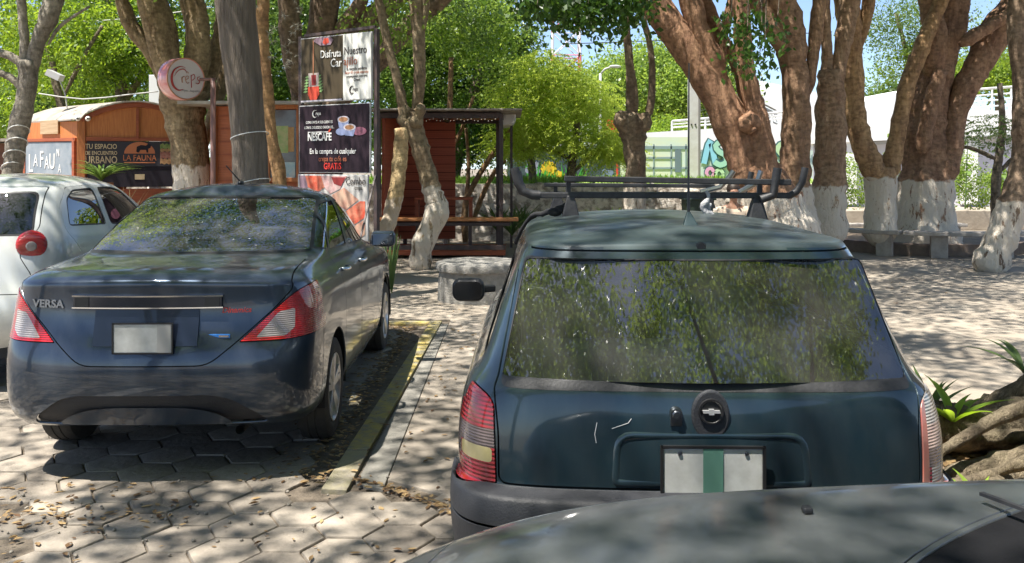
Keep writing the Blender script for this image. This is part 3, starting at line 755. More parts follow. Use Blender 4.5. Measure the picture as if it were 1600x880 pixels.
# mural wall
def mural():
    D = 30.0
    root = thing('mural_wall', 'long concrete wall painted with sunflowers, pale landscape and bubble lettering', 'wall', (P(1000, 255, D).x, D, 0))
    a, e = P(800, 225, D), P(1275, 290, D)
    w = MB(); w.box(((P(960, 0, D).x + P(800, 0, D).x) / 2, D, 1.55), (P(965, 0, D).x - P(790, 0, D).x, .3, 1.3)); w.build('wall_panel', mat('mural_dark', (.020, .035, .05), .8, (.05, .07, .10), nscale=2.5), root)
    w = MB(); w.box((P(1028, 0, D).x, D + .02, 1.62), (P(1092, 0, D).x - P(966, 0, D).x, .3, 1.85)); w.build('wall_panel', mat('mural_pale', (.50, .58, .60), .8, (.62, .60, .42), nscale=1.1, stretch=(.4, 1, 2.2)), root)
    w = MB(); w.box((P(1180, 0, D).x, D + .01, 1.45), (P(1268, 0, D).x - P(1092, 0, D).x, .3, 1.30)); w.build('wall_panel', mat('mural_aqua', (.46, .54, .52), .8, (.16, .22, .25), nscale=1.0, lo=.5, hi=.56), root)
    y = D - .16
    def disc(px, py, r, m, nm, yy=y, n=24, rag=0):
        c = P(px, py, D); rr = r / FPX * D; q = MB(); vs = []
        for j in range(n): k = rr * (1 + (rag if j % 2 else 0)); vs.append(Vector((c.x + k * math.cos(6.2832 * j / n), yy, c.z + k * math.sin(6.2832 * j / n))))
        q.prism(vs, (0, 0, 0), (0, -.006, 0)); return q.build(nm, m, root)
    yel = mat('petal_yellow', (.70, .48, .02), .8, (.55, .33, .02), nscale=12)
    for px, py, r in ((857, 264, 13), (872, 278, 12)):
        d = disc(px, py, r, yel, 'painted_sunflower', rag=-.16)
        disc(px, py, r * .4, mat('flower_heart', (.50, .30, .02), .8), 'painted_sunflower', y - .008)
    for (cx, cy, m) in ((832, 264, mat('petal_lilac', (.22, .22, .36), .8)), (948, 277, mat('petal_blue', (.16, .20, .34), .8))):
        for a_ in range(5): disc(cx + 7 * math.cos(a_ * 1.257 + .4), cy + 9 * math.sin(a_ * 1.257 + .4), 5.2, m, 'painted_petal', y - .002 * (a_ % 3 + 1) * 1.2, 12)
    q = MB(); 
    for k in range(46):
        x0 = U(824, 905); p0 = P(x0, 291, D); p1 = P(x0 + U(-14, 18), U(246, 275), D); sl_ = Vector((.05, 0, 0)); yy = y - .001 - .0004 * k
        p0.y = p1.y = yy; q.add([p0 - sl_, p0 + sl_, p1], [(0, 1, 2)])
    q.build('painted_blades', mat('paint_green', (.06, .26, .05), .8), root, fixn=False)
    q = MB()
    for (x0, x1, z0, z1) in ((972, 1086, 229, 233), (972, 1060, 246, 248), (985, 1086, 262, 264), (1020, 1021, 226, 290), (1047, 1048, 226, 290), (1070, 1071, 226, 290)):
        a_, b_ = P(x0, z0, D), P(x1, z1, D); q.box(((a_.x + b_.x) / 2, y - .005 + .02, (a_.z + b_.z) / 2), (abs(b_.x - a_.x) + .02, .01, abs(a_.z - b_.z) + .02))
    q.build('painted_lines', mat('paint_grey', (.22, .28, .32), .8), root)
    q = MB(); q.box((P(1058, 0, D).x, y + .01, P(0, 252, D).z), (.2, .02, .75)); q.build('painted_window', mat('paint_slate', (.14, .18, .22), .8), root)
    # bubble lettering
    cols = [mat('paint_aqua', (.32, .52, .46), .7), mat('paint_pink', (.62, .30, .50), .7), mat('paint_lime', (.42, .56, .38), .7), mat('paint_sky', (.25, .50, .70), .7)]
    dk = mat('paint_outline', (.06, .14, .16), .7)
    def strokes(px, py, st, wd, m, dy):
        for (mm, ww, d2) in ((dk, wd * 1.5, 0), (m, wd, .015)):
            q = MB(); pts_ = [P(px + a_, py + b_, D) for a_, b_ in st]
            sp = spline([(p.x, y - dy - d2, p.z, 1) for p in pts_], .08)
            vs = []
            for i, s in enumerate(sp):
                t = np.array(sp[min(i + 1, len(sp) - 1)]) - np.array(sp[max(0, i - 1)]); t = t[[0, 2]] / (np.linalg.norm(t[[0, 2]]) + 1e-9); nx_, nz_ = -t[1] * ww, t[0] * ww
                vs += [(s[0] + nx_, s[1], s[2] + nz_), (s[0] - nx_, s[1], s[2] - nz_)]
            q.add(vs, [(2 * i, 2 * i + 1, 2 * i + 3, 2 * i + 2) for i in range(len(sp) - 1)]); q.build('painted_letter', mm, root, fixn=False)
    sS = [(10, -14), (0, -18), (-9, -12), (-4, -3), (6, 3), (8, 13), (-2, 18), (-11, 13)]
    sA = [(-9, 16), (-2, -14), (2, -16), (9, 16)]; sV = [(-9, -16), (0, 12), (9, -16)]; sI = [(0, -14), (0, 14)]
    strokes(1222, 243, sS, .10, cols[2], .02); strokes(1125, 240, sS, .09, cols[0], .03); strokes(1107, 240, sA, .09, cols[3], .01)
    strokes(1196, 240, sA, .09, cols[1], .012); strokes(1178, 240, sI, .09, cols[0], .02)
    for k, (px, py) in enumerate(((1108, 270), (1122, 272), (1212, 272), (1228, 270))):
        strokes(px, py, [(6 * math.cos(t), 7 * math.sin(t)) for t in (0, 1, 2, 3, 4, 5, 6.2)], .06, cols[(k + 1) % 4], .01)
mural()

# white footbridge / ramp building at right
m_white = mat('white_render', (.80, .80, .78), .85, (.72, .72, .70), nscale=1.2, bump=.1, bscale=20)
m_lil = mat('lilac_render', (.56, .56, .62), .85, (.48, .48, .54), nscale=.7, stretch=(1, 1, .4))
rail = mat('rail_white', (.62, .62, .6), .5)
def footbridge():
    D = 34; root = thing('footbridge', 'long white concrete ramp with pipe railing behind the right-hand trees', 'footbridge', (P(1400, 200, D).x, D, 0))
    def slopey(x): return 205 + (x - 1060) * -.055       # top of the parapet band, photo rows
    x0, x1 = 980, 1720
    b = MB(); vs = [P(x0, slopey(x0) , D), P(x1, slopey(x1) - 6, D), P(x1, slopey(x1) + 34, D), P(x0, slopey(x0) + 30, D)]
    b.prism(vs, (0, 0, 0), (0, 2.4, 0)); b.build('parapet', m_white, root)
    b = MB(); vs = [P(x0, slopey(x0) + 31, D), P(x1, slopey(x1) + 35, D), P(x1, slopey(x1) + 41, D), P(x0, slopey(x0) + 35, D)]
    b.prism(vs, (0, .15, 0), (0, 2.3, 0)); b.build('ledge', mat('ledge_grey', (.33, .33, .33), .8), root)
    a = P(1240, 0, D); e = P(1720, 0, D)
    b = MB(); b.box(((a.x + e.x) / 2, D + 1.2, 1.2), (e.x - a.x, 1.4, 2.9)); b.build('abutment', m_lil, root)
    for (xa, xb, hts, st) in ((1050, 1236, (16, 11, 6), 26), (1430, 1720, (38, 28, 19, 10), 30)):
        for h in hts:
            b = MB(); b.tube([P(xa, slopey(xa) - h, D + .2), P(xb, slopey(xb) - h - 5, D + .2)], .045 if h == hts[0] else .03, 6); b.build('handrail', rail, root)
        x = xa
        while x < xb:
            b = MB(); b.tube([P(x, slopey(x) + 4, D + .2), P(x, slopey(x) - hts[0], D + .2)], .04, 6); b.build('rail_post', rail, root); x += st
    b = MB(); b.prism([P(1440, slopey(1440) + 2, D + .1), P(1505, slopey(1505) + 2, D + .1), P(1505, slopey(1505) - 36, D + .1), P(1440, slopey(1440) - 30, D + .1)], (0, 0, 0), (0, .08, 0))
    b.build('wire_panel', mat('banner_white', (.62, .62, .64), .7, (.45, .46, .52), nscale=1.5), root)
    for x in (1262, 1330, 1520, 1650):
        b = MB(); b.box((P(x, 0, D).x, D + .3, 1.9), (.5, .4, 3.6)); b.build('pier', m_white, root)
footbridge()
def hall():
    D = 44; root = thing('white_hall', 'bright white hall roof with an open arched truss canopy behind the ramp', 'building', (P(1200, 200, D).x, D, 0))
    b = MB(); b.prism([P(1120, 172, D), P(1200, 136, D), P(1330, 152, D), P(1330, 215, D), P(1120, 215, D)], (0, 0, 0), (0, 9, 0)); b.build('wall', m_white, root)
    b = MB(); b.prism([P(1325, 168, D), P(1445, 134, D), P(1470, 140, D), P(1470, 220, D), P(1325, 220, D)], (0, 1, 0), (0, 9, 0)); b.build('gable', m_white, root)
    for k in range(4):
        b = MB(); pts_ = [P(1085 + t * 5.4, 178 - 22 * math.sin(t / 24 * 3.14) , D - 4 + k * 1.1) for t in range(25)]; b.tube(pts_, .06, 6)
        pts2 = [p + Vector((0, 0, -.45)) for p in pts_]; b.tube(pts2, .05, 6)
        for t in range(0, 24, 1): b.tube([pts_[t], pts2[t + 1]], .025, 4, cap=False)
        b.build('truss', mat('truss_grey', (.40, .42, .42), .6), root)
    b = MB(); vs = []
    for t in range(25): p = P(1085 + t * 5.4, 176 - 22 * math.sin(t / 24 * 3.14), D - 4); vs += [(p.x, p.y, p.z + .1), (p.x, p.y + 4, p.z + .1), ]
    b.add(vs, [(2 * i, 2 * i + 1, 2 * i + 3, 2 * i + 2) for i in range(24)]); b.build('canopy_roof', mat('canopy_sheet', (.5, .52, .52), .5), root)
hall()
# second low white block behind at left of the ramp
def tower():
    D = 70; root = thing('lattice_tower', 'red and white steel lattice tower rising above the bright green tree', 'tower', (P(884, 0, D).x, D, 0))
    red = mat('tower_red', (.50, .10, .10), .6); wh = mat('tower_white', (.62, .6, .6), .6)
    for k in range(9):
        z0, z1 = 6 + k * 2.0, 8 + k * 2.0; b = MB(); s0 = 1.15 - .04 * k; s1 = 1.15 - .04 * (k + 1); cx = P(884, 0, D).x
        c = [Vector((cx + sx * s0, D + sy * s0, z0)) for sx, sy in ((-1, -1), (1, -1), (1, 1), (-1, 1))]; d = [Vector((cx + sx * s1, D + sy * s1, z1)) for sx, sy in ((-1, -1), (1, -1), (1, 1), (-1, 1))]
        for i in range(4):
            b.tube([c[i], d[i]], .075, 6); b.tube([c[i], d[(i + 1) % 4]], .04, 5); b.tube([c[(i + 1) % 4], d[i]], .04, 5); b.tube([d[i], d[(i + 1) % 4]], .04, 5)
        b.build('tower_section', red if k % 2 else wh, root)
    b = MB(); b.box((P(884, 0, D).x, D, 3), (2.6, 2.6, 6)); b.build('tower_base', wh, root)
tower()
def white_post():
    root = thing('signal_post', 'square white steel post with bolt holes beside the leaning tree', 'post', (P(1084, 0, 22).x, 22, 0))
    b = MB(); b.box((P(1084, 0, 22).x, 22, 1.95), (.26, .22, 3.9)); b.build('shaft', mat('post_white', (.6, .6, .62), .55, (.48, .46, .45), nscale=3), root, bevel=.01)
    b = MB(); b.box((P(1091, 0, 22).x, 21.87, 2.4), (.05, .05, 3.0)); b.build('edge_flange', mat('post_grey', (.2, .19, .19), .6), root)
    for dx in (-3, 3):
        b = MB(); b.lathe([(-.01, .001), (-.01, .02), (.01, .022)], (P(1082 + dx, 0, 22).x, 21.88, P(0, 195, 22).z), 'y', 10); b.build('bolt', MATS['dark_iron'], root)
white_post()
def lamp_post():
    D = 32; root = thing('street_lamp', 'thin grey street lamp before the round green tree', 'street lamp', (P(937, 0, D).x, D, 0))
    b = MB(); b.tube([(P(937, 0, D).x, D, 0), P(938, 115, D)], [.07, .045], 8); b.tube([P(938, 116, D), P(945, 108, D), P(957, 104, D)], .035, 6); b.build('pole', mat('lamp_grey', (.42, .42, .40), .6), root, smooth=True)
    b = MB(); b.ball(P(961, 104, D), (.22, .09, .06), 12, 6); b.build('lamp_head', MATS['lamp_grey'], root, smooth=True)
lamp_post()
b = MB(); b.box((P(968, 0, 29).x, 28.6, P(0, 205, 29).z), (.9, .1, .7)); b.box((P(962, 0, 29).x, 28.6, 1.2), (.06, .06, 2.6))
o = b.build('red_sign', mat('sign_red', (.6, .03, .03), .6)); props(o, 'small plain red board on a post behind the bright green tree', 'sign')

# ---------------------------------------------------------------- kiosks
def rotz(c, ang):
    M = Matrix.Rotation(ang, 3, 'Z'); c = Vector(c); return lambda p: c + M @ Vector(p)
def burger_kiosk():
    # corner nearest to us; +x local runs along the gable face, +y local along the eave face
    c = P(127, 255, 16.6); c.z = 0; ang = R(22); T = rotz(c, ang); W_, L_ = 1.92, 1.45
    root = thing('food_kiosk', 'orange wooden food kiosk with arched sheet roof and painted boards', 'kiosk', c, ang)
    def add(nm, m, fn, par=root, **k):
        b = MB(); fn(b); return b.build(nm, m, par, world=False, **k)
    sl_ = m_wood('kiosk_boards', (.56, .21, .06), (.42, .13, .035), (14, 14, 1))
    # face runs to +x (slightly away); other face runs to -x and away: kiosk is a wedge-cornered box
    B = Matrix.Rotation(R(180 - 52), 3, 'Z')
    d1 = Vector((1, 0, 0)); d2 = B @ Vector((1, 0, 0))      # second face direction
    Lb = 1.85
    add('corner_post', wood3, lambda b: b.box((0, 0, 1.26), (.14, .14, 2.52)), bevel=.008)
    add('corner_post', wood3, lambda b: b.box((W_, 0, 1.26), (.12, .12, 2.52)), bevel=.008)
    add('corner_post', wood3, lambda b: b.box(d2 * Lb + Vector((0, 0, 1.26)), (.12, .12, 2.52)), bevel=.008)
    def arch(x): t = (x / W_) * 2 - 1; return 2.47 + .30 * (1 - t * t)
    def gable(b):
        n = 24; top = [Vector((W_ * i / n, -.02, arch(W_ * i / n))) for i in range(n + 1)]
        b.prism([Vector((0, -.02, 2.14))] + top + [Vector((W_, -.02, 2.14))], (0, 0, 0), (0, .05, 0))
    add('gable_board', sl_, gable)
    def archb(b):
        n = 24
        for i in range(n):
            x0, x1 = W_ * i / n, W_ * (i + 1) / n; b.bar((x0 - .0, -.05, arch(x0) + .01), (x1 + .01, -.05, arch(x1) + .01), .06, .09)
        b.box((W_ / 2, -.055, 2.42), (.05, .03, .58))
    add('arch_rim', wood2, archb)
    add('lower_board', wood2, lambda b: b.box((W_ / 2, .01, .62), (W_ - .1, .05, 1.15)))
    add('lintel', wood2, lambda b: b.box((W_ / 2, -.03, 2.13), (W_ - .12, .05, .07)))
    dk = mat('board_black', (.022, .020, .026), .6, (.035, .03, .04), nscale=2)
    sg = add('menu_board', dk, lambda b: b.box((W_ / 2 + .02, -.035, 1.66), (W_ - .16, .03, .86)), bevel=.004)
    up = add('menu_panel', mat('board_grey', (.055, .052, .062), .6), lambda b: b.box((W_ / 2 + .02, -.054, 1.85), (W_ - .17, .008, .46)), sg)
    cr = mat('paint_cream', (.60, .47, .30), .7); og = mat('paint_orange', (.55, .20, .10), .7); wh = mat('paint_white', (.70, .70, .68), .7)
    rt = (R(90), 0, 0)
    for s, z, sz, sx in (('TU ESPACIO', 1.985, .13, .75), ('DE ENCUENTRO', 1.865, .098, .74), ('URBANO', 1.735, .19, .70)):
        text('lettering', s, sz, cr, sg, (.34, -.060, z), rt, .002, sx, world=False, off=.002)
    def sun(b):
        v = [Vector((1.00 + .27 * math.cos(R(a)), -.062, 1.86 + .22 * math.sin(R(a)))) for a in range(0, 181, 10)]; b.prism(v, (0, 0, 0), (0, .004, 0))
    add('logo_sun', og, sun, sg)
    def animal(b):
        v = [(-.11, -.02), (-.10, .07), (-.03, .10), (.06, .09), (.10, .13), (.15, .10), (.14, .05), (.10, .03), (.10, -.04), (.07, -.04), (.06, .01), (-.04, .01), (-.06, -.04), (-.09, -.04)]
        b.prism([Vector((1.05 + x, -.066, 1.92 + z)) for x, z in v], (0, 0, 0), (0, .003, 0))
    add('logo_silhouette', dk, animal, sg)
    text('lettering', 'LA FAUNA', .155, og, sg, (1.00, -.062, 1.775), rt, .002, .80, world=False, off=.001)
    add('logo_bar', og, lambda b: b.box((1.00, -.062, 1.69), (.54, .004, .02)), sg)
    # burger picture: plain bands of green, bread and meat
    for (z, h, m, nm) in ((2.00, .09, mat('salad', (.12, .20, .05), .8, (.3, .34, .12), nscale=14), 'picture_lettuce'), (1.93, .07, mat('bun', (.50, .30, .14), .8, (.34, .17, .08), nscale=16), 'picture_bun'), (1.83, .13, mat('patty', (.30, .09, .07), .8, (.46, .24, .18), nscale=20), 'picture_meat'), (1.715, .10, MATS['bun'], 'picture_bun')):
        def pic(b, z=z, h=h):
            n = 20; v = [Vector((1.36 + .52 * i / n, -.060 - .002 * (z > 1.98), z - h / 2 + .015 * math.sin(i * 1.9 + z * 40))) for i in range(n + 1)] + [Vector((1.88 - .52 * i / n, -.060 - .002 * (z > 1.98), z + h / 2 + .018 * math.sin(i * 2.3 + z * 30))) for i in range(n + 1)]
            b.prism(v, (0, 0, 0), (0, .003, 0))
        add(nm, m, pic, sg)
    add('sticker', cr, lambda b: b.box((1.0, -.053, 1.42), (.17, .004, .10)), sg)
    # eave face
    ang2 = math.atan2(d2.y, d2.x); M2 = Matrix.Rotation(ang2, 3, 'Z')
    f2 = lambda p: M2 @ Vector(p)
    def face(nm, m, x, z, sx, sz, o=.0, t=.05, par=root):
        b = MB(); b.box(f2((x, o, z)), (sx, t, sz), M2); return b.build(nm, m, par, world=False, bevel=.003)
    face('side_board', sl_, Lb / 2, 2.30, Lb - .1, .32); face('side_board', sl_, Lb / 2, .62, Lb - .1, 1.15)
    gp = face('grey_board', mat('board_blue_grey', (.20, .24, .28), .7, (.30, .33, .36), nscale=3), Lb / 2 + .02, 1.64, Lb - .38, .88, .035, .03)
    face('board_frame', wood2, Lb / 2, 2.12, Lb - .2, .06, .04); face('board_frame', wood2, .16, 1.6, .07, 1.0, .04); face('board_frame', wood2, Lb - .16, 1.6, .07, 1.0, .04)
    rot2 = (R(90), 0, ang2 + math.pi)
    def tx(s, x, z, size, sx, m=wh): text('lettering', s, size, m, gp, f2((x, .056, z)), rot2, .002, sx, world=False, off=.001)
    for ch, x, z, size in (('L', 1.48, 1.66, .50), ('A', 1.32, 1.72, .33), ('F', 1.13, 1.74, .44), ('A', .97, 1.68, .34), ('U', .80, 1.70, .42), ('N', .62, 1.87, .20), ('A', .57, 1.57, .22)): tx(ch, x, z, size, .62)
    b = MB(); b.box(f2((Lb / 2 + .1, .053, 1.345)), (.86, .005, .10), M2); b.build('lettering_band', wh, gp, world=False)
    tx('FOOD & DRINKS', Lb / 2 + .1, 1.345, .085, .9, mat('board_blue_grey', (.2, .2, .2)))
    fn = face('pallet_sign', m_wood('pallet_wood', (.50, .36, .22), (.38, .25, .14)), Lb * .48, 2.36, .55, .26, .05, .03)
    # barrel roof, thin sheet with depth
    dep = 2.0
    def roof(b):
        n = 24; vs = []; ov = .10
        for i in range(n + 1):
            x = -ov + (W_ + 2 * ov) * i / n; z = arch(min(max(x, 0), W_)) + .06 - (.06 if x < 0 or x > W_ else 0)
            for (yy, sh) in ((-.16, 0), (2.2, -1.25)): vs += [(x + sh, yy, z), (x + sh, yy, z + .025)]
        fs = [(4 * i + a, 4 * i + a_, 4 * i + 4 + a_, 4 * i + 4 + a) for i in range(n) for a, a_ in ((1, 3), (2, 0), (0, 1), (3, 2))] + [(0, 1, 3, 2), (4 * n, 4 * n + 1, 4 * n + 3, 4 * n + 2)]
        b.add(vs, fs)
    add('roof', mat('roof_sheet', (.38, .35, .30), .7, (.24, .20, .16), nscale=3, bump=.2, bscale=20), roof, smooth='auto')
    add('back_wall', wood2, lambda b: b.box((W_ / 2 - 1.2, 2.2, 1.2), (W_, .05, 2.4)))
    for x in (-.05, .12):
        add('spotlight', mat('lamp_white', (.75, .75, .72), .5), lambda b: (b.lathe([(-.05, .02), (.02, .05), (.03, .001)], (x, -.16, 2.50), 'y', 12), b.bar((x, -.1, 2.5), (x, 0, 2.48), .015, .015)), smooth='auto')
burger_kiosk()
def dark_hut():
    c = P(14, 255, 19); b = MB(); root = thing('low_hut', 'low dark wooden hut at the left edge behind the forked tree', 'hut', (c.x, 19, 0))
    b.box((c.x - .8, 19.6, 1.05), (2.2, 1.2, 2.1)); b.build('wall', m_wood('hut_wood', (.16, .06, .03), (.10, .04, .02)), root)
    b = MB(); b.box((c.x - .75, 19.4, 2.16), (2.6, 1.8, .06)); b.build('roof', MATS['roof_sheet'], root)
dark_hut()
def crepe_kiosk():
    D = 14.6; x0, x1 = P(326, 0, D).x, P(476, 0, D).x; W_ = x1 - x0
    root = thing('snack_kiosk', 'upright orange wooden kiosk with a framed window behind the grey trunk', 'kiosk', (x0, D, 0))
    wl = lambda px: P(px, 0, D).x; zz = lambda py: P(0, py, D).z
    b = MB(); b.box(((x0 + x1) / 2, D + .9, zz(165) / 2), (W_ - .06, 1.7, zz(165) - .02)); b.build('wall', m_wood('kiosk_lap', (.48, .14, .05), (.34, .09, .03), (1, 1, 30)), root)
    for k in range(11): 
        z = .35 + .21 * k
        b = MB(); b.box((wl(376), D + .035, z), (wl(424) - wl(330), .02, .012)); b.build('board_gap', wood2, root)
    for px in (334, 418, 468):
        b = MB(); b.box((wl(px), D - .0, zz(165) / 2), (.09, .08, zz(165))); b.build('post', wood3, root, bevel=.006)
    b = MB(); b.box((wl(443), D, zz(166)), (wl(476) - wl(410), .10, .10)); b.build('window_head', wood3, root, bevel=.006)
    b = MB(); b.box((wl(443), D - .02, zz(281)), (wl(476) - wl(410), .12, .07)); b.build('window_sill', wood3, root, bevel=.006)
    fr = MB(); fr.box((wl(443), D + .0, zz(225)), (wl(464) - wl(424), .02, zz(172) - zz(278))); wf = fr.build('window', mat('window_grey', (.16, .17, .18), .12, (.10, .10, .11), nscale=3), root)
    b = MB(); b.box((wl(441), D - .014, zz(218)), (.20, .008, .44)); b.build('menu_card', mat('card_green', (.25, .38, .12), .7, (.45, .42, .2), nscale=10), wf)
    b = MB(); b.box((wl(452), D - .012, zz(218)), (.16, .006, .40)); b.build('shelf_goods', mat('goods_brown', (.35, .17, .06), .7, (.5, .3, .12), nscale=12), wf)
    b = MB(); b.box((wl(445), D - .014, zz(266)), (.34, .008, .26)); b.build('menu_card', mat('card_blue', (.25, .42, .48), .6, (.5, .55, .5), nscale=6), wf)
    b = MB(); b.box(((x0 + x1) / 2 - .15, D + .75, zz(162)), (W_ + .5, 2.1, .05)); b.build('roof', MATS['roof_sheet'], root)
crepe_kiosk()
def round_sign():
    D = 12.2; c = P(283, 124, D); root = thing('round_sign', 'round double-sided light box with red script on a pole above the roofs', 'sign', (P(333, 0, D).x, D, 0))
    r = 33 / FPX * D; yaw = R(52); M = Matrix.Rotation(yaw, 4, 'Z')
    prof = [(-.11, r * .90), (-.12, r * .96), (-.10, r), (.10, r), (.12, r * .96), (.11, r * .9)]
    def place(o): o.rotation_euler = (0, 0, yaw); o.location = c - Vector(root.location)
    b = MB(); b.lathe(prof, (0, 0, 0), 'y', 48); o = b.build('box_rim', mat('rim_pink', (.55, .10, .10), .25, (.62, .35, .35), nscale=4, stretch=(1, .2, 1), coat=.6), root, smooth='auto', world=False); place(o)
    b = MB(); b.lathe([(-.122, r * .955), (-.132, r * .985), (-.118, r * 1.0), (-.11, r * .97)], (0, 0, 0), 'y', 48); q = b.build('face_ring', mat('ring_gold', (.38, .18, .07), .4), o, smooth=True, world=False)
    b = MB(); b.lathe([(-.115, .001), (-.115, r * .965)], (0, 0, 0), 'y', 48); b.lathe([(.115, .001), (.115, r * .95)], (0, 0, 0), 'y', 48); f = b.build('face', mat('face_cream', (.56, .50, .47), .5), o, world=False)
    red = mat('script_crimson', (.38, .03, .02), .5); rd2 = mat('script_brick', (.42, .15, .06), .5)
    def st(pts, rad, m, yy=-.122):
        q = MB(); k = r * 1.0
        sp = spline([(x * k, yy, z * k, w * k) for (x, z), w in zip(pts, rad)], .01); q.tube([s[:3] for s in sp], [max(.002, s[3] * .6) for s in sp], 6)
        for i, v in enumerate(q.v): q.v[i] = (v[0], yy + (v[1] - yy) * .3, v[2])
        q.build('script', m, f, smooth=True, world=False)
    st([(-.02, .52), (-.30, .55), (-.62, .35), (-.74, .0), (-.66, -.36), (-.40, -.56), (-.12, -.50)], [.01, .035, .07, .10, .10, .06, .01], red)
    st([(-.60, .10), (-.40, .36), (-.12, .44), (.06, .30)], [.015, .03, .04, .02], red)
    st([(-.22, .05), (-.20, -.20)], [.04, .035], rd2); st([(-.22, .0), (-.12, .10), (-.06, .08)], [.02, .03, .02], rd2)
    st([(.0, -.05), (.14, .06), (.06, .14), (-.04, .02), (.04, -.20), (.16, -.16)], [.025] * 6, rd2); st([(.0, .26), (.07, .34), (.14, .26)], [.02] * 3, rd2)
    st([(.26, .20), (.28, -.40)], [.03, .035], red); st([(.27, .14), (.40, .24), (.46, .08), (.32, -.06)], [.02, .03, .03, .02], red)
    st([(.74, .16), (.60, .10), (.62, .0), (.72, -.08), (.62, -.20), (.50, -.16)], [.02, .035, .03, .035, .03, .02], red)
    text('script', 'crepas . baguettes', .045, mat('ink_grey', (.3, .28, .28), .6), f, (r * .25, -.118, -r * .55), (R(90), 0, 0), .001, .9, world=False)
    b = MB(); b.tube([(P(333, 0, D).x, D, 0), (P(333, 0, D).x, D, P(0, 122, D).z)], .035, 10); b.build('pole', mat('pole_brown', (.20, .10, .08), .5), root, smooth=True)
    b = MB(); b.tube([P(333, 124, D), P(312, 124, D)], .02, 8); b.build('bracket', MATS['pole_brown'], root, smooth=True)
    b = MB(); b.tube([P(262, 132, D) , P(248, 132, D)], .008, 5); b.build('stay', MATS['pole_brown'], root)
round_sign()
def sign_tower():
    a0 = P(469, 0, 12.85); a1 = P(583, 0, 12.1); a0.z = a1.z = 0; d = (a1 - a0); L = d.length; ang = math.atan2(d.y, d.x)
    root = thing('poster_stand', 'tall dark steel stand carrying three advertising posters for coffee and crepes', 'sign', a0, ang)
    Z = lambda py, px: CAMZ - (py - HZ) / FPX * (12.85 + (12.1 - 12.85) * (px - 469) / 114)
    top = Z(46, 583)
    for x in (-.03, L + .02):
        b = MB(); b.box((x, .05, top / 2), (.06, .06, top + .02)); b.build('post', steel, root, world=False, bevel=.004)
    b = MB(); b.bar((.05, .05, top + .02), (L, .05, top + .04), .04, .04); b.build('top_bar', steel, root, world=False)
    b = MB(); b.bar((L, .06, 1.55), (L + .62, -1.2, .0), .022, .022); b.build('brace', steel, root, world=False)
    fm = mat('poster_frame', (.55, .55, .55), .4)
    def poster(nm, z0, z1, x0, x1, m):
        b = MB(); b.box(((x0 + x1) / 2, .0, (z0 + z1) / 2), (x1 - x0, .03, z1 - z0)); o = b.build(nm, fm, root, world=False, bevel=.003)
        b = MB(); b.box(((x0 + x1) / 2, -.017, (z0 + z1) / 2), (x1 - x0 - .02, .006, z1 - z0 - .02)); b.build('print', m, o, world=False); return o
    rt = (R(90), 0, 0); wh = MATS['paint_white']; ink = mat('ink_dark', (.06, .05, .05), .6); ink2 = mat('ink_rust', (.42, .14, .08), .6)
    yy = -.024
    # top poster
    z0, z1 = Z(161, 475), Z(55, 530); x0, x1 = .03, L - .01
    p = poster('poster', z0, z1, x0, x1, mat('print_brown', (.075, .058, .036), .5)); w = x1 - x0; h = z1 - z0; q = x0 + w * .61
    b = MB(); b.box(((q + x1) / 2, yy + .002, (z0 + z1) / 2), (x1 - q - .012, .004, h - .022)); b.build('print_white', mat('print_offwhite', (.66, .66, .62), .5), p, world=False)
    def T(s, fx, fz, size, m, sx=.8, par=p, zz0=z0, hh=h, off=0, al='CENTER', sh=0): text('lettering', s, size, m, par, (x0 + w * fx, yy - .004, zz0 + hh * fz), rt, .001, sx, world=False, off=off, align=al, shear=sh)
    T('Disfruta', .592, .72, .150, wh, .82, al='RIGHT', off=.001); T('Nuestro', .63, .74, .150, ink, .82, al='LEFT', off=.001); T('Car', .60, .575, .165, wh, .85, al='RIGHT', off=.001); T('ajillo', .622, .585, .165, ink2, .85, al='LEFT')
    for i, (s, m) in enumerate((('la mezcla perfecta', ink), ('licor 43 y cafe expreso', ink2), ('acompanalo con una', ink), ('Crepa', ink))): T(s, .805, .47 - .055 * i, .062 - .006 * (i > 0), m, .82)
    def logo(par, fx, fz, s, m, zz0, hh):
        cx, cz = x0 + w * fx, zz0 + hh * fz; q = MB()
        sp = spline([(cx + s * a_, yy - .005, cz + s * b_, s * r_) for a_, b_, r_ in ((.02, .46, .02), (-.3, .5, .05), (-.62, .2, .10), (-.62, -.25, .11), (-.3, -.52, .06), (.0, -.4, .02))], .01); q.tube([t[:3] for t in sp], [max(.002, t[3]) for t in sp], 6); q.build('logo', m, par, world=False, smooth=True)
        text('logo', 'reps', s * .75, m, par, (cx + s * .35, yy - .004, cz + s * .05), rt, .001, .75, world=False, shear=.15)
    logo(p, .76, .16, .10, ink, z0, h)
    # glass of red drink with leaves, and a pouring hand-cup above
    def pol(nm, pts, m, o=.0, par=p, zz0=z0, hh=h):
        q = MB(); q.prism([Vector((x0 + w * a_, yy - .001 - o, zz0 + hh * b_)) for a_, b_ in pts], (0, 0, 0), (0, .0015, 0)); q.build(nm, m, par, world=False)
    gr = mat('print_leaf', (.24, .40, .16), .6); dr = mat('print_red', (.55, .08, .05), .6); cl = mat('print_glass', (.42, .36, .33), .5)
    for k in range(12):
        sd = -1 if k % 2 else 1; z_ = .16 + .045 * (k // 2) ; xx = .19 + sd * (.115 - .006 * (k // 2)); pol('print_leaf', [(xx - .035, z_), (xx, z_ + .03), (xx + .035, z_ + sd * .01 + .02), (xx, z_ - .012)], gr, .001)
    pol('print_glass', [(.12, .45), (.135, .10), (.16, .03), (.23, .03), (.26, .10), (.275, .45)], cl, .002)
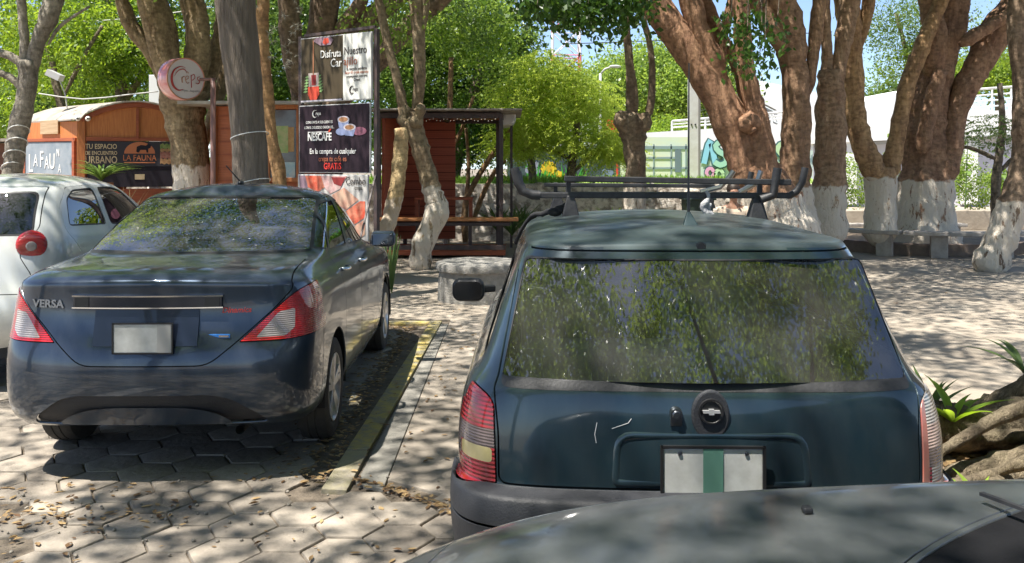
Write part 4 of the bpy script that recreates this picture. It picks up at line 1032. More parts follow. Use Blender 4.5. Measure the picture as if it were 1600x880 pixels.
    pol('print_drink', [(.118, .24), (.115, .12), (.15, .035), (.24, .035), (.28, .12), (.275, .24)], dr, .004); pol('print_drink', [(.165, .42), (.17, .26), (.23, .26), (.235, .42)], mat('print_maroon', (.25, .04, .04), .6), .005)
    pol('print_stream', [(.185, .95), (.185, .40), (.20, .40), (.20, .95)], mat('print_caramel', (.35, .16, .09), .6), .003)
    pol('print_cup', [(.19, .94), (.30, .86), (.44, .86), (.48, .93), (.44, .985), (.24, .985)], mat('print_mauve', (.26, .18, .22), .6), .003); pol('print_cup', [(.33, .90), (.37, .865), (.42, .90), (.41, .965), (.35, .965)], dr, .005)
    pol('print_table', [(.01, .01), (.60, .01), (.60, .035), (.01, .03)], mat('print_lilac', (.5, .48, .55), .6), .006)
    # middle poster
    z2, z3 = Z(270, 471), Z(163, 530); xa, xb = x0 - .03, x1 - .03; x0 = xa; w = xb - xa; h2 = z3 - z2
    p2 = poster('poster', z2, z3, xa, xb, mat('print_plum', (.020, .013, .018), .5, (.032, .02, .028), nscale=2))
    T2 = lambda s, fx, fz, size, m, sx=.8, off=0, al='CENTER', sh=0: T(s, fx, fz, size, m, sx, p2, z2, h2, off, al, sh)
    logo(p2, .26, .87, .10, wh, z2, h2)
    T2('CONSIENTE A SUS CLIENTES', .30, .745, .052, wh, .78); T2('CON EL DELICIOSO SABOR DE...', .30, .668, .052, wh, .78)
    T2('NESCAFE', .305, .525, .150, wh, .76, off=.004); pol('accent', [(.445, .595), (.475, .645), (.455, .645), (.425, .60)], dr, .003, p2, z2, h2); pol('accent', [(.135, .595), (.43, .595), (.43, .607), (.135, .607)], wh, .003, p2, z2, h2)
    T2('En la compra de cualquier', .49, .315, .105, wh, .80, off=.001); T2('crepa tu cafe es', .49, .205, .105, ink2, .80); T2('GRATIS', .49, .095, .125, mat('ink_red', (.60, .05, .04), .6), .80, off=.002)
    wt = mat('print_cup_white', (.55, .52, .55), .5, (.35, .33, .4), nscale=8); cf = mat('print_coffee', (.32, .17, .09), .5); blu = mat('print_blue', (.22, .26, .42), .5)
    def ell(fx, fz, rx, rz, m, o): pol('print_cup', [(fx + rx * math.cos(t * .3927), fz + rz * math.sin(t * .3927)) for t in range(16)], m, o, p2, z2, h2)
    ell(.62, .60, .085, .055, blu, .001); ell(.86, .60, .10, .06, mat('print_wine', (.22, .09, .13), .5), .001)
    for fx, fz in ((.645, .765), (.73, .65)):
        pol('print_cup', [(fx - .08, fz), (fx - .06, fz - .11), (fx + .05, fz - .12), (fx + .085, fz)], blu, .003, p2, z2, h2); ell(fx, fz + .01, .085, .05, wt, .005); ell(fx, fz + .01, .062, .034, cf, .007)
    # bottom poster
    z4, z5 = Z(372, 500), Z(273, 530); h3 = z5 - z4
    p3 = poster('poster', z4, z5, xa - .03, xb - .04, mat('print_pale', (.52, .50, .47), .5))
    x0 = xa - .03; w = xb - xa - .01
    def pc(nm, pts, m, o): pol(nm, pts, m, o, p3, z4, h3)
    rd = mat('print_straw', (.52, .07, .04), .6, (.62, .25, .16), nscale=9); bn = mat('print_ham', (.55, .24, .18), .6, (.60, .42, .30), nscale=7); ch = mat('print_cream', (.60, .48, .44), .6, (.5, .25, .25), nscale=6)
    pc('print_food', [(.02, .98), (.20, .98), (.17, .80), (.05, .72)], mat('print_mauve', (.26, .18, .22)), .001); pc('print_food', [(.12, .98), (.35, .98), (.40, .80), (.30, .72), (.16, .80)], rd, .002)
    pc('print_food', [(.36, .98), (.72, .98), (.62, .78), (.48, .70), (.40, .80)], ch, .001); pc('print_food', [(.50, .96), (.70, .96), (.64, .82), (.54, .86)], mat('print_maroon', (.25, .04, .04)), .004)
    pc('print_food', [(.50, .68), (.68, .80), (.88, .62), (.70, .46), (.62, .52)], bn, .002); pc('print_food', [(.70, .44), (.90, .60), (.97, .60), (.97, .36), (.82, .24)], rd, .002); pc('print_food', [(.82, .22), (.97, .33), (.97, .10), (.88, .02)], bn, .002)
    text('lettering', 'Combo', .15, ink, p3, (x0 + w * .84, yy - .005, z4 + h3 * .90), rt, .001, .8, world=False); text('lettering', 'crepa', .08, ink, p3, (x0 + w * .88, yy - .005, z4 + h3 * .80), rt, .001, .8, world=False)
sign_tower()
for _k, _m in MATS.items():
    if _k.startswith(('print_', 'ink_', 'board_', 'paint_')): _m.node_tree.nodes['Principled BSDF'].inputs['Specular IOR Level'].default_value = .12
def pergola():
    D = 16.0; z = lambda py, d=D: P(0, py, d).z; x = lambda px, d=D: P(px, 0, d).x
    xl, xr = x(590), x(783); dep = 2.2; top = z(178)
    root = thing('pergola_bar', 'open red wooden serving bar on a dark steel frame with flat roof', 'kiosk', (x(690), D, 0))
    for (px, dd) in ((592, 0), (783, 0), (610, dep), (775, dep)):
        b = MB(); b.box((x(px), D + dd, top / 2), (.075, .075, top)); b.build('post', steel, root, bevel=.004)
    for dd in (0, dep):
        b = MB(); b.box(((xl + xr) / 2, D + dd, top - .03), (xr - xl, .09, .10)); b.build('beam', steel, root, bevel=.004)
    for xx in (xl, xr, (xl + xr) / 2):
        b = MB(); b.box((xx, D + dep / 2, top - .03), (.07, dep, .08)); b.build('beam', steel, root)
    b = MB(); b.box(((xl + xr) / 2 + .12, D + dep / 2 - .1, top + .06), (xr - xl + .5, dep + .5, .035)); b.build('roof', MATS['roof_sheet'], root, bevel=.01)
    b = MB(); b.box(((xl + xr) / 2, D + dep / 2, top + .0), (xr - xl, dep, .02)); b.build('ceiling', wood2, root)
    rw = m_wood('red_lap', (.46, .11, .05), (.32, .07, .035), (.3, .3, 16))
    b = MB(); b.box((x(650), D + dep - .1, (top + .15) / 2), (x(694) - x(594), .05, top - .15)); b.build('back_board', rw, root)
    for k in range(14):
        b = MB(); b.box((x(650), D + dep - .135, .3 + .17 * k), (x(694) - x(594), .012, .010)); b.build('board_gap', mat('gap_dark', (.05, .012, .01), .9), root)
    b = MB(); b.box((x(598) , D + dep / 2, (top + .2) / 2), (.05, dep - .1, top - .2)); b.build('side_board', rw, root)
    b = MB(); b.box((x(700), D - .10, z(342)), (x(808) - x(588), .42, .05)); b.build('counter', mat('counter_wood', (.50, .22, .08), .5, (.38, .15, .05), nscale=3, stretch=(1, 14, 14)), root, bevel=.012)
    b = MB(); b.box((x(700), D - .10, z(349)), (x(790) - x(594), .3, .06)); b.build('counter_frame', steel, root)
    for px in (600, 653, 735, 780):
        b = MB(); b.box((x(px), D - .08, z(345) / 2), (.06, .06, z(345))); b.build('leg', steel, root)
    b = MB(); b.box((x(688), D + .9, z(310, D + .9)), (x(735) - x(640), .35, .05)); b.build('back_shelf', wood2, root, bevel=.006)
    for px in (644, 732):
        b = MB(); b.box((x(px), D + .9, z(310, D + .9) - .2), (.06, .3, .4)); b.build('shelf_leg', wood2, root)
    b = MB(); b.box((x(695), D + .4, .10), (x(790) - x(600), 1.3, .08)); b.build('deck', wood2, root)
    b = MB(); b.box((x(695), D - .28, .20), (x(790) - x(600), .06, .08)); b.build('foot_rail', steel, root)
    for k in range(22):
        px = 660 + k * 5.4
        b = MB(); b.ball((x(px), D + .05, top - .10 - .02 * math.sin(k * 1.7)), (.012, .012, .02), 6, 4); b.build('string_bulb', MATS['chrome'], root)
pergola()
def awning():
    b = MB(); D = 17; p = P(800, 180, D)
    b.prism([P(784, 172, D), P(806, 170, D), P(806, 186, D), P(800, 194, D), P(784, 196, D)], (0, 0, 0), (0, 1.6, 0)); o = b.build('white_awning', mat('awning_white', (.6, .6, .58), .7), None, bevel=.03); props(o, 'white folded awning end sticking out beyond the serving bar roof', 'awning')
    b = MB()
    b.box((P(799, 0, D).x, D + .8, P(0, 192, D).z / 2), (.05, .05, P(0, 192, D).z)); b.build('pole', steel, o, world=False)
awning()
# round stone seat block near the path
def seat_block():
    c = P(745, 0, 10.8); root_z = 0
    b = MB(); cx, cy = P(748, 0, 10.9).x, 11.1
    prof = [(.0, .52), (.36, .50), (.37, .535), (.42, .545), (.455, .53), (.47, .48), (.475, .001)]
    b.lathe(prof, (cx, cy, 0), 'z', 40)
    for i, v in enumerate(b.v): b.v[i] = (cx + (v[0] - cx) * 1.0, v[1], v[2])
    o = b.build('stone_seat', mat('granite', (.20, .19, .17), .85, (.30, .285, .255), nscale=12, bump=.5, bscale=50), None, smooth='auto'); props(o, 'round grey stone seat behind the wing mirror of the green car', 'stone seat')
seat_block()
# curved stone bench and planter ring
def ring_bench():
    cx, cy = P(1432, 0, 18.0).x, 17.9; root = thing('ring_bench', 'curved stone bench ring round the whitewashed trees', 'bench', (cx, cy, 0))
    st = mat('bench_stone', (.45, .41, .36), .85, (.32, .285, .25), nscale=6, bump=.4, bscale=30)
    def arc(r0, r1, z0, z1, a0, a1, n=28):
        b = MB(); vs = []
        for i in range(n + 1):
            a = R(a0 + (a1 - a0) * i / n)
            for rr, zz in ((r0, z0), (r1, z0), (r1, z1), (r0, z1)): vs.append((cx + rr * math.cos(a), cy + rr * .95 * math.sin(a), zz))
        fs = [(4 * i + k, 4 * i + (k + 1) % 4, 4 * i + 4 + (k + 1) % 4, 4 * i + 4 + k) for i in range(n) for k in range(4)] + [(3, 2, 1, 0), (4 * n, 4 * n + 1, 4 * n + 2, 4 * n + 3)]
        b.add(vs, fs); return b
    for a0 in (150, 195, 240, 285):
        arc(2.05, 2.45, .40, .47, a0 + .6, a0 + 44.4).build('seat', st, root, bevel=.012)
    for a in (172, 200, 232, 255, 285, 318):
        aa = R(a); b = MB(); b.box((cx + 2.25 * math.cos(aa), cy + 2.14 * math.sin(aa), .20), (.12, .28, .40), Matrix.Rotation(aa, 3, 'Z')); b.build('leg', st, root, bevel=.01)
    arc(1.75, 1.95, 0, .22, 140, 400, 40).build('planter_wall', mat('planter_brown', (.20, .15, .12), .9, (.28, .22, .18), nscale=6), root, bevel=.01)
    b = MB(); b.lathe([(.16, .001), (.16, 1.8)], (cx, cy, 0), 'z', 30); b.build('planter_soil', MATS['bed_soil'], root)
ring_bench()
b = MB(); b.box((P(1500, 0, 22.5).x, 22.5, .25), (9, .35, .5)); props(b.build('planter_wall', m_plaza, bevel=.02), 'long pale planter wall in front of the hedge', 'wall')
b = MB(); b.box((P(1400, 0, 21.2).x, 21.2, .22), (3.2, .4, .07)); 
for dx in (-1.4, 0, 1.4): b.box((P(1400, 0, 21.2).x + dx, 21.2, .1), (.12, .3, .2))
props(b.build('far_bench', MATS['bench_stone'], bevel=.01), 'low stone bench half hidden behind the ring of white trunks', 'bench')
# green tub on the wall and seated person
b = MB(); c = P(1090, 0, 15.0); z0, z1 = P(0, 338, 15).z, P(0, 312, 15).z
b.prism([Vector((c.x - .23, 14.85, z1)), Vector((c.x + .25, 14.85, z1)), Vector((c.x + .20, 14.85, z0 - .1)), Vector((c.x - .20, 14.85, z0 - .1))], (0, 0, 0), (0, .4, 0)); b.box((c.x + .01, 15.05, z1 + .01), (.54, .46, .03))
tub = props(b.build('plastic_tub', mat('tub_green', (.03, .05, .035), .5), None, bevel=.01), 'dark green plastic tub on a low table seen over the estate car roof', 'tub')
b = MB(); b.box((P(1110, 0, 15.1).x, 15.15, z0 - .13), (1.5, .7, .05)); 
tb = b.build('table', wood2, None, bevel=.01); props(tb, 'low wooden table under the green tub beside the seated person', 'table')
for dx in (-.68, .68):
    for dy in (-.3, .3):
        l_ = MB(); l_.box((P(1110, 0, 15.1).x + dx, 15.15 + dy, (z0 - .155) / 2), (.06, .06, z0 - .155)); l_.build('leg', wood2, tb, world=False)
def person():
    D = 13.0; c = P(1146, 0, D); hx = c.x
    hz = P(0, 300, D).z          # head centre
    root = thing('person', 'seated person with dark hair in a beige top behind the estate car roof rack', 'person', (hx, D, 0))
    def skin(nm, joints, edges, m, par=root, sub=2):
        me = bpy.data.meshes.new(nm); me.from_pydata([tuple(Vector(j[:3]) ) for j in joints], edges, []); me.materials.append(m)
        o = bpy.data.objects.new(nm, me); COL.objects.link(o); o.parent = par
        sk = o.modifiers.new('skin', 'SKIN'); 
        for i, j in enumerate(joints):
            r = j[3]; me.skin_vertices[0].data[i].radius = (r, r * (j[4] if len(j) > 4 else 1))
        me.skin_vertices[0].data[0].use_root = True
        ss = o.modifiers.new('s', 'SUBSURF'); ss.levels = sub; ss.render_levels = sub; return o
    h = hz - .0; sh = h - .26; hip = sh - .46
    sk = mat('skin', (.36, .19, .12), .55)
    J = [(0, 0, hip, .15, .8), (0, .02, hip + .22, .135, .75), (0, .02, sh - .02, .15, .7), (0, .0, sh + .09, .055), (0, -.02, sh + .15, .05), (0, -.03, h, .088, 1.1), (0, -.03, h + .07, .07),
         (.17, .0, sh, .06), (.24, -.08, sh - .24, .045), (.12, -.28, sh - .34, .035), (.06, -.34, sh - .34, .03), (-.17, .0, sh, .06), (-.24, -.08, sh - .24, .045), (-.12, -.28, sh - .34, .035), (-.06, -.34, sh - .34, .03),
         (.10, -.05, hip - .03, .09), (.14, -.42, hip - .02, .07), (.14, -.46, hip - .40, .05), (.14, -.55, hip - .44, .035), (-.10, -.05, hip - .03, .09), (-.14, -.42, hip - .02, .07), (-.14, -.46, hip - .40, .05), (-.14, -.55, hip - .44, .035)]
    E = [(0, 1), (1, 2), (2, 3), (3, 4), (4, 5), (5, 6), (2, 7), (7, 8), (8, 9), (9, 10), (2, 11), (11, 12), (12, 13), (13, 14), (0, 15), (15, 16), (16, 17), (17, 18), (0, 19), (19, 20), (20, 21), (21, 22)]
    skin('body', J, E, sk)
    T_ = [(0, 0, hip + .02, .175, .8), (0, .02, hip + .22, .16, .78), (0, .02, sh - .02, .175, .72), (.18, .0, sh, .075), (.225, -.05, sh - .14, .066), (-.18, .0, sh, .075), (-.225, -.05, sh - .14, .066)]
    skin('top', T_, [(0, 1), (1, 2), (2, 3), (3, 4), (2, 5), (5, 6)], mat('beige_cloth', (.52, .42, .32), .9))
    b = MB(); b.ball((0, .005, h + .045), (.098, .105, .10), 16, 10); b.ball((0, .06, h - .02), (.08, .06, .10), 12, 8); b.build('hair', mat('hair_dark', (.03, .018, .012), .6), root, smooth=True, world=False)
    b = MB(); b.ball((0, -.125, h - .01), (.014, .02, .022), 8, 6); b.ball((-.032, -.112, h + .01), (.012, .008, .007), 8, 5); b.ball((.032, -.112, h + .01), (.012, .008, .007), 8, 5); b.ball((0, -.112, h - .05), (.022, .008, .007), 8, 5); b.build('face_detail', mat('lip', (.2, .08, .06), .5), root, smooth=True, world=False)
    b = MB(); b.box((.05, .05, hip - .17), (1.1, .4, .10)); b.box((.05, .05, (hip - .22) / 2), (.5, .3, hip - .22)); q = b.build('stone_seat', MATS['bench_stone'], None, bevel=.01); q.location = (hx, D, 0); props(q, 'stone seat under the person in the beige top', 'stone seat')
    skin('trousers', [(0, 0, hip - .02, .17, .8), (.10, -.05, hip - .03, .105), (.14, -.42, hip - .02, .085), (.14, -.46, hip - .36, .06), (-.10, -.05, hip - .03, .105), (-.14, -.42, hip - .02, .085), (-.14, -.46, hip - .36, .06)], [(0, 1), (1, 2), (2, 3), (0, 4), (4, 5), (5, 6)], mat('red_cloth', (.42, .07, .04), .9))
person()
# overhead cables
def cable(pts, lab, r=.012, m=mat('cable_pale', (.45, .45, .43), .6)):
    b = MB(); sp = spline([(*P(*p), r) for p in pts], .4); b.tube([s[:3] for s in sp], r, 5); props(b.build('cable', m, smooth=True), lab, 'cable')
cable([(60, 146, 17), (130, 155, 17), (200, 148, 17), (247, 143, 17)], 'pale sagging cable above the arched kiosk roof')
cable([(-60, 28, 20), (100, 33, 20), (190, 30, 20), (330, 12, 20)], 'thin pale cable crossing the treetops at upper left')
cable([(880, 69, 40), (1060, 62, 40), (1300, 50, 40)], 'thin cable against the open sky', .02, MATS['dark_iron'])
b = MB(); b.box((P(246, 0, 19).x, 19, P(0, 118, 19).z / 2 + .0), (.26, .26, P(0, 118, 19).z)); props(b.build('utility_post', mat('post_white2', (.62, .63, .62), .6), bevel=.01), 'pale square concrete post behind the arched kiosk roof', 'post')
b = MB(); b.tube([P(105, 170, 17.3), P(102, 148, 17.3), P(92, 122, 17.3)], .012, 5); b.box(P(86, 118, 17.3), (.28, .2, .12), Matrix.Rotation(R(25), 3, 'Y')); props(b.build('floodlight', mat('flood_grey', (.4, .4, .4), .5)), 'small grey floodlight on a bent rod above the arched roof', 'floodlight')
def yrear(H, x, z): # local y of the rear surface at (x,z)
    h = H.ray((x, -2, z), (0, 1, 0)); return h[0].y if h[0] else 0.0
def ntilt(H, x, z):
    h = H.ray((x, -2, z), (0, 1, 0)); n = h[1]; return n

# ======================================================================= dark green estate car (Corsa-like), rear towards us
def green_wagon():
    root = thing('estate_car', 'dark green estate car with scratched tailgate and black roof rack', 'car', (0.603, 2.62, -.02), R(-1.2))
    paint = paint_mat('green_paint', (0.003, 0.024, 0.036), (0.002, 0.016, 0.028), rough=0.32, metal=0.35, dust=0.035, crough=0.06, dent=.22)
    roofp = paint_mat('green_paint_roof', (0.010, 0.028, 0.034), (0.020, 0.042, 0.046), rough=0.42, metal=0.3, coat=0.5, dust=0.11, crough=0.22, dcol=(0.27, 0.28, 0.26))
    rows = [
     (.735, .12, 4.00, .26, .26, .20, .20, .20),
     (.780, .035, 4.06, .38, .38, .33, .33, .36),
     (.805, .0, 4.10, .52, .52, .46, .46, .50),
     (.812, .0, 4.10, .64, .64, .60, .60, .60),
     (.806, .018, 4.08, .685, .685, .68, .68, .66),
     (.795, .085, 4.02, .70, .70, .72, .72, .70),
     (.805, .095, 3.96, .82, .82, .83, .80, .76),
     (.780, .115, 3.80, .955, .955, .93, .86, .82),
     (.745, .135, 3.30, 1.00, 1.00, .965, .93, .92, .5),
     (.715, .165, 2.95, 1.035, 1.035, 1.00, .97, .97, .4),
     (.655, .255, 2.55, 1.21, 1.21, 1.21, 1.21, 1.19, .4),
     (.592, .345, 2.15, 1.385, 1.38, 1.39, 1.385, 1.38, .4),
     (.562, .375, 2.02, 1.435, 1.425, 1.435, 1.43, 1.42, .5),
     (.500, .50, 1.92, 1.455, 1.442, 1.455, 1.455, 1.44),
    ]
    H = Hull(rows, roof=1.487, ry=[0, .008, .035, .15], xf=[0, .44, .83, .975, 1, 1, 1, 1, .99, .975, .90, .60, 0],
             creases=[(4, .6, 0, 4), (5, .7, 0, 4), (12, .55, 0, 5)])
    rear = lambda c, n: c.y < .75 and n.y < .35
    # wheel openings
    for wy in (.78, 3.22):
        H.cut(circ(wy, .30, .335, 36), 'x', 'void', ('body',), lambda c, n: c.z < .75)
    # lamps (rear view, then only the strip that wraps round)
    for sd in (1, -1):
        lp = [(sd * .652, .705), (sd * .86, .675), (sd * .90, .76), (sd * .88, .90), (sd * .80, .978), (sd * .715, .985), (sd * .662, .955)]
        lp = round_poly(lp, [.01, .02, .05, .08, .06, .05, .05])
        H.panel(lp, 'y', 'lamp', .004, cond=lambda c, n: c.y < .33)
    for nm, x0, x1, z0, z1 in (('lm_a', -.95, -.6, .812, .866), ('lm_a', -.95, -.77, .765, .812), ('lm_b', -.768, -.668, .768, .812)):
        H.cut(round_poly([(x0, z0), (x1, z0), (x1, z1), (x0, z1)], .012 if nm == 'lm_b' else 0), 'y', nm, ('lamp',))
    for nm, x0, x1, z0, z1 in (('lm_c', .6, .680, .68, 1.0), ('lm_d', .680, .95, .885, 1.0), ('lm_f', .680, .95, .815, .885), ('lm_a', .680, .95, .762, .815), ('lm_d', .690, .95, .712, .762), ('lm_e', .68, .95, .66, .712)):
        H.cut([(x0, z0), (x1, z0), (x1, z1), (x0, z1)], 'y', nm, ('lamp',))
    H.panel(round_poly([(-.650, .708), (.650, .708), (.652, .86), (.668, .99), (.655, 1.02), (.58, 1.41), (-.58, 1.41), (-.655, 1.02), (-.668, .99), (-.652, .86)], [.03, .03, .03, .02, .02, .02, .02, .02, .02, .03]), 'y', 'hatch', .006, cond=lambda c, n: c.y < .5 and n.y < .1)
    wpoly = round_poly([(-.645, .995), (.645, .995), (.568, 1.382), (-.568, 1.382)], .025)
    H.cut(wpoly, 'y', 'band', ('hatch',), lambda c, n: c.y < .5)
    H.cut(round_poly([(-.640, 1.022), (.640, 1.022), (.564, 1.377), (-.564, 1.377)], .02), 'y', 'glass_rear', ('band',))
    # side windows
    side = lambda c, n: abs(c.x) > .4 and abs(n.x) > .3
    qz = [(.42, 1.045), (1.06, 1.035), (1.10, 1.345), (.74, 1.34), (.50, 1.20)]
    rd = [(1.14, 1.035), (1.82, 1.02), (1.80, 1.35), (1.18, 1.348)]
    fd = [(1.90, 1.02), (2.78, .995), (2.60, 1.08), (2.24, 1.33), (2.12, 1.35), (1.88, 1.352)]
    for nm, pl in (('q', qz), ('rd', rd), ('fd', fd)):
        H.panel(round_poly(pl, .035), 'x', 'glass_side', .012, cond=side, gaptag='side_trim')
    H.panel(round_poly([(-.60, 1.005), (.60, 1.005), (.52, 1.33), (-.52, 1.33)], .04), 'y', 'glass_front', .012, cond=lambda c, n: n.y > .25 and c.y > 1.9, gaptag='front_trim')
    ds = [(1.10, .36), (1.84, .36), (1.84, 1.37), (1.12, 1.37)]; df = [(1.86, .36), (2.88, .36), (2.92, .8), (2.86, 1.0), (2.26, 1.37), (1.86, 1.37)]
    H.panel(round_poly(ds, .05), 'x', 'door_r', .004, cond=side); H.panel(round_poly(df, .05), 'x', 'door_f', .004, cond=side)
    # bumper below the ledge
    H.cut([(-1, .2), (1, .2), (1, .700), (-1, .700)], 'y', 'bumper', cond=lambda c, n: c.y < .42)
    H.retag('bumper', 'body', lambda c, n: c.y > .40)
    H.cut([(-.9, .606), (.9, .606), (.9, .615), (-.9, .615)], 'y', 'gap', ('bumper',))
    H.cut([(.395, .1), (.9, .1), (.9, .72), (.395, .72)], 'x', 'lowside', cond=lambda c, n: abs(c.x) > .5)
    H.retag('lowside', 'body', lambda c, n: True)
    H.done(); H.flatten('glass_rear')
    bodyo = H.extract('body', 'body', [paint, roofp], root, .012, fmat=lambda c: 1 if c.z > 1.415 else 0)
    H.extract('hatch', 'tailgate', paint, root, .012)
    tg = [o for o in root.children if o.name.startswith('tailgate')][0]
    H.extract('gap', 'seam', MATS['seal'], bodyo, 0, -.012)
    H.extract('front_trim', 'window_seal', MATS['black_trim'], bodyo, 0, 0); H.extract('glass_front', 'windscreen', G_CLEAR, root, 0, -.003)
    H.extract('band', 'window_seal', MATS['worn_black'], tg, 0, .001)
    H.extract('glass_rear', 'rear_window', G_REAR, tg, 0, -.002)
    for sd in (-1, 1): H.extract('side_trim', 'window_trim', MATS['black_trim'], bodyo, 0, 0, side=sd)
    for k, sd in ((0, -1), (1, 1)):
        for lo, hi in ((.3, 1.10), (1.10, 1.86), (1.86, 3)):
            H.extract('glass_side', 'side_window', G_SIDE, root, 0, -.004, side=sd, flt=lambda c: lo < c.y < hi)
        H.extract('door_r', 'door', paint, root, .012, side=sd); H.extract('door_f', 'door', paint, root, .012, side=sd)
    for sd in (-1, 1):
        o = H.extract({'lamp': 0, 'lm_a': 1, 'lm_b': 2, 'lm_c': 3, 'lm_d': 4, 'lm_e': 5, 'lm_f': 6}, 'taillight', [MATS['lens_dark_red'], MATS['lens_smoke'], MATS['lens_amber'], MATS['lens_pinkred'], MATS['lens_pale'], MATS['lens_pinkred'], MATS['lens_bleached']], root, .012, .004, side=sd)
        o['label'] = 'faded pale tail light bleached by the sun' if sd == 1 else 'red and amber tail light with a taped crack'
    bmp = H.extract('bumper', 'bumper', MATS['bumper_plastic'], root, .012, .012)
    # pale ridge and lower crease of the bumper
    # floor pan, arches, cabin
    f = MB(); f.box((0, 2.0, .30), (1.30, 3.7, .14)); f.box((0, 1.0, .58), (1.16, 1.5, .42)); f.box((0, 3.3, .55), (1.1, 1.1, .5))
    f.build('floor_pan', MATS['cabin'], root, world=False)
    for sd in (-1, 1):
        for wy in (.78, 3.22):
            a = MB(); pts = circ(wy, .30, .35, 16, -10, 200); a.add([(sd * .80, y, z) for y, z in pts] + [(sd * .55, y, z) for y, z in pts], [(i, i + 1, i + 17, i + 16) for i in range(15)])
            a.build('wheel_arch', MATS['seal'], bodyo, world=False)
            wheel(root, (sd * .715, wy, .305), .285, .175, sd, MATS['steel_rim'], 7)
    for x, y in ((-.36, 2.0), (.36, 2.0)): seat(root, x, y, MATS['seat_cloth'], .42)
    rs = MB(); rs.box((0, 1.12, .72), (1.2, .14, .5), Matrix.Rotation(R(10), 3, 'X')); rs.build('rear_seat', MATS['seat_cloth'], root, bevel=.04, world=False)
    dd = MB(); dd.box((0, 2.72, .88), (1.25, .45, .2)); dd.build('dashboard', MATS['cabin'], root, bevel=.04, world=False)
    st = MB(); st.lathe([(-.015, .165), (0, .18), (.015, .165), (0, .15), (-.015, .165)], (-.36, 2.42, .93), 'y', 24); st.bar((-.52, 2.42, .93), (-.2, 2.42, .93), .02, .03); st.build('steering_wheel', MATS['cabin'], root, world=False, smooth=True)
    # badge, lock, plate recess, plate
    def on(x, z, o=0.0): return (x, yrear(H, x, z) - o, z)
    b = MB(); y = yrear(H, .0, .93)
    b.add([], []); e = circ(0.0, .93, .058, 28); e = [(x * 1.0, y - .0, .93 + (z - .93) * 1.35) for x, z in e]
    b.prism([Vector(p) for p in e], (0, .012, 0), (0, -.010, 0))
    bo = b.build('badge_plate', MATS['bumper_plastic'], tg, bevel=.006, world=False)
    b = MB(); b.lathe([(-.001, .001), (-.001, .030), (-.006, .034), (-.006, .038), (.004, .040)], (0.0, y - .011, .945), 'y', 28); b.build('badge_ring', MATS['black_trim'], bo, smooth='auto', world=False)
    b = MB(); Y = y - .0155
    s_ = .62
    cross = [(-.040, -.006), (-.012, -.006), (-.012, -.014), (.014, -.014), (.012, -.006), (.044, -.006), (.040, .008), (.012, .008), (.012, .014), (-.014, .014), (-.012, .008), (-.044, .008)]
    b.prism([Vector((x * s_, Y, .945 + z * s_)) for x, z in cross], (0, .002, 0), (0, -.006, 0)); b.build('badge_emblem', mat('emblem_metal', (.7, .7, .7), .35, metal=.6), bo, world=False)
    b = MB(); yl = yrear(H, -.105, .93)
    b.lathe([(-.024, .001), (-.024, .010), (-.018, .013), (-.018, .018), (.01, .021)], (-.105, yl, .935), 'y', 20); b.bar((-.105, yl - .008, .93), (-.105, yl - .006, .90), .035, .012)
    b.build('lock', MATS['dull_chrome'], tg, smooth='auto', world=False)
    # raised frame round the number plate
    yp = yrear(H, 0, .80)
    b = MB(); fr = round_poly([(-.295, .725), (.295, .725), (.285, .872), (-.285, .872)], [.02, .02, .05, .05]); fr2 = offset_poly(fr, .014)
    if sum(fr[i][0] * fr[(i + 1) % len(fr)][1] - fr[(i + 1) % len(fr)][0] * fr[i][1] for i in range(len(fr))) < 0: fr = fr[::-1]
    n = len(fr); vs = [(x, yrear(H, x, z) - .008, z) for x, z in fr] + [(x, yrear(H, x, z) + .0, z) for x, z in fr2] + [(x, yrear(H, x, z) + .004, z) for x, z in offset_poly(fr, -.012)]
    b.add(vs, [(i, (i + 1) % n, (i + 1) % n + n, i + n) for i in range(n)] + [(i, (i + 1) % n, (i + 1) % n + 2 * n, i + 2 * n) for i in range(n)])
    b.build('plate_recess', paint, tg, smooth=True, world=False)
    b = MB(); b.box((.0, yp - .02, .768), (.30, .008, .15)); pl = b.build('number_plate', MATS['plate_white'], tg, bevel=.004, world=False)
    b = MB(); b.box((.0, yp - .0255, .768), (.06, .002, .146)); b.build('plate_stripe', MATS['plate_band'], pl, world=False)
    b = MB()
    for (cx, cz, sx, sz) in ((0, .846, .312, .008), (0, .690, .312, .008), (-.154, .768, .008, .164), (.154, .768, .008, .164)): b.box((cx, yp - .024, cz), (sx, .008, sz))
    b.build('plate_frame', MATS['black_trim'], pl, world=False)
    for dx in (-.10, .10):
        b = MB(); b.lathe([(-.004, .001), (-.003, .006), (0, .007)], (dx, yp - .025, .828), 'y', 10); b.build('bolt', MATS['dull_chrome'], pl, world=False)
    # scratches on the tailgate
    sc = MB()
    for pts in ([(-.345, .905), (-.352, .87), (-.348, .845)], [(-.30, .888), (-.25, .905), (-.24, .918)]):
        for a, c in zip(pts, pts[1:]): sc.bar(on(*a, .001), on(*c, .001), .002, .0015)
    sc.build('scratch', mat('bare_metal', (.55, .55, .55), .6), tg, world=False)
    # third brake light recess / washer button at the roof lip
    b = MB(); b.lathe([(0, .001), (0, .014), (.01, .018)], (.02, yrear(H, .02, 1.42) - .004, 1.42), 'y', 16); b.build('washer_jet', MATS['black_trim'], tg, world=False)
    # antenna
    an = MB(); zb = 1.455
    an.add([(-.035, .62, zb), (.035, .62, zb), (.022, .72, zb), (-.022, .72, zb), (-.006, .685, zb + .065), (.006, .685, zb + .065), (.006, .70, zb + .065), (-.006, .70, zb + .065)], [(0, 1, 5, 4), (1, 2, 6, 5), (2, 3, 7, 6), (3, 0, 4, 7), (4, 5, 6, 7)])
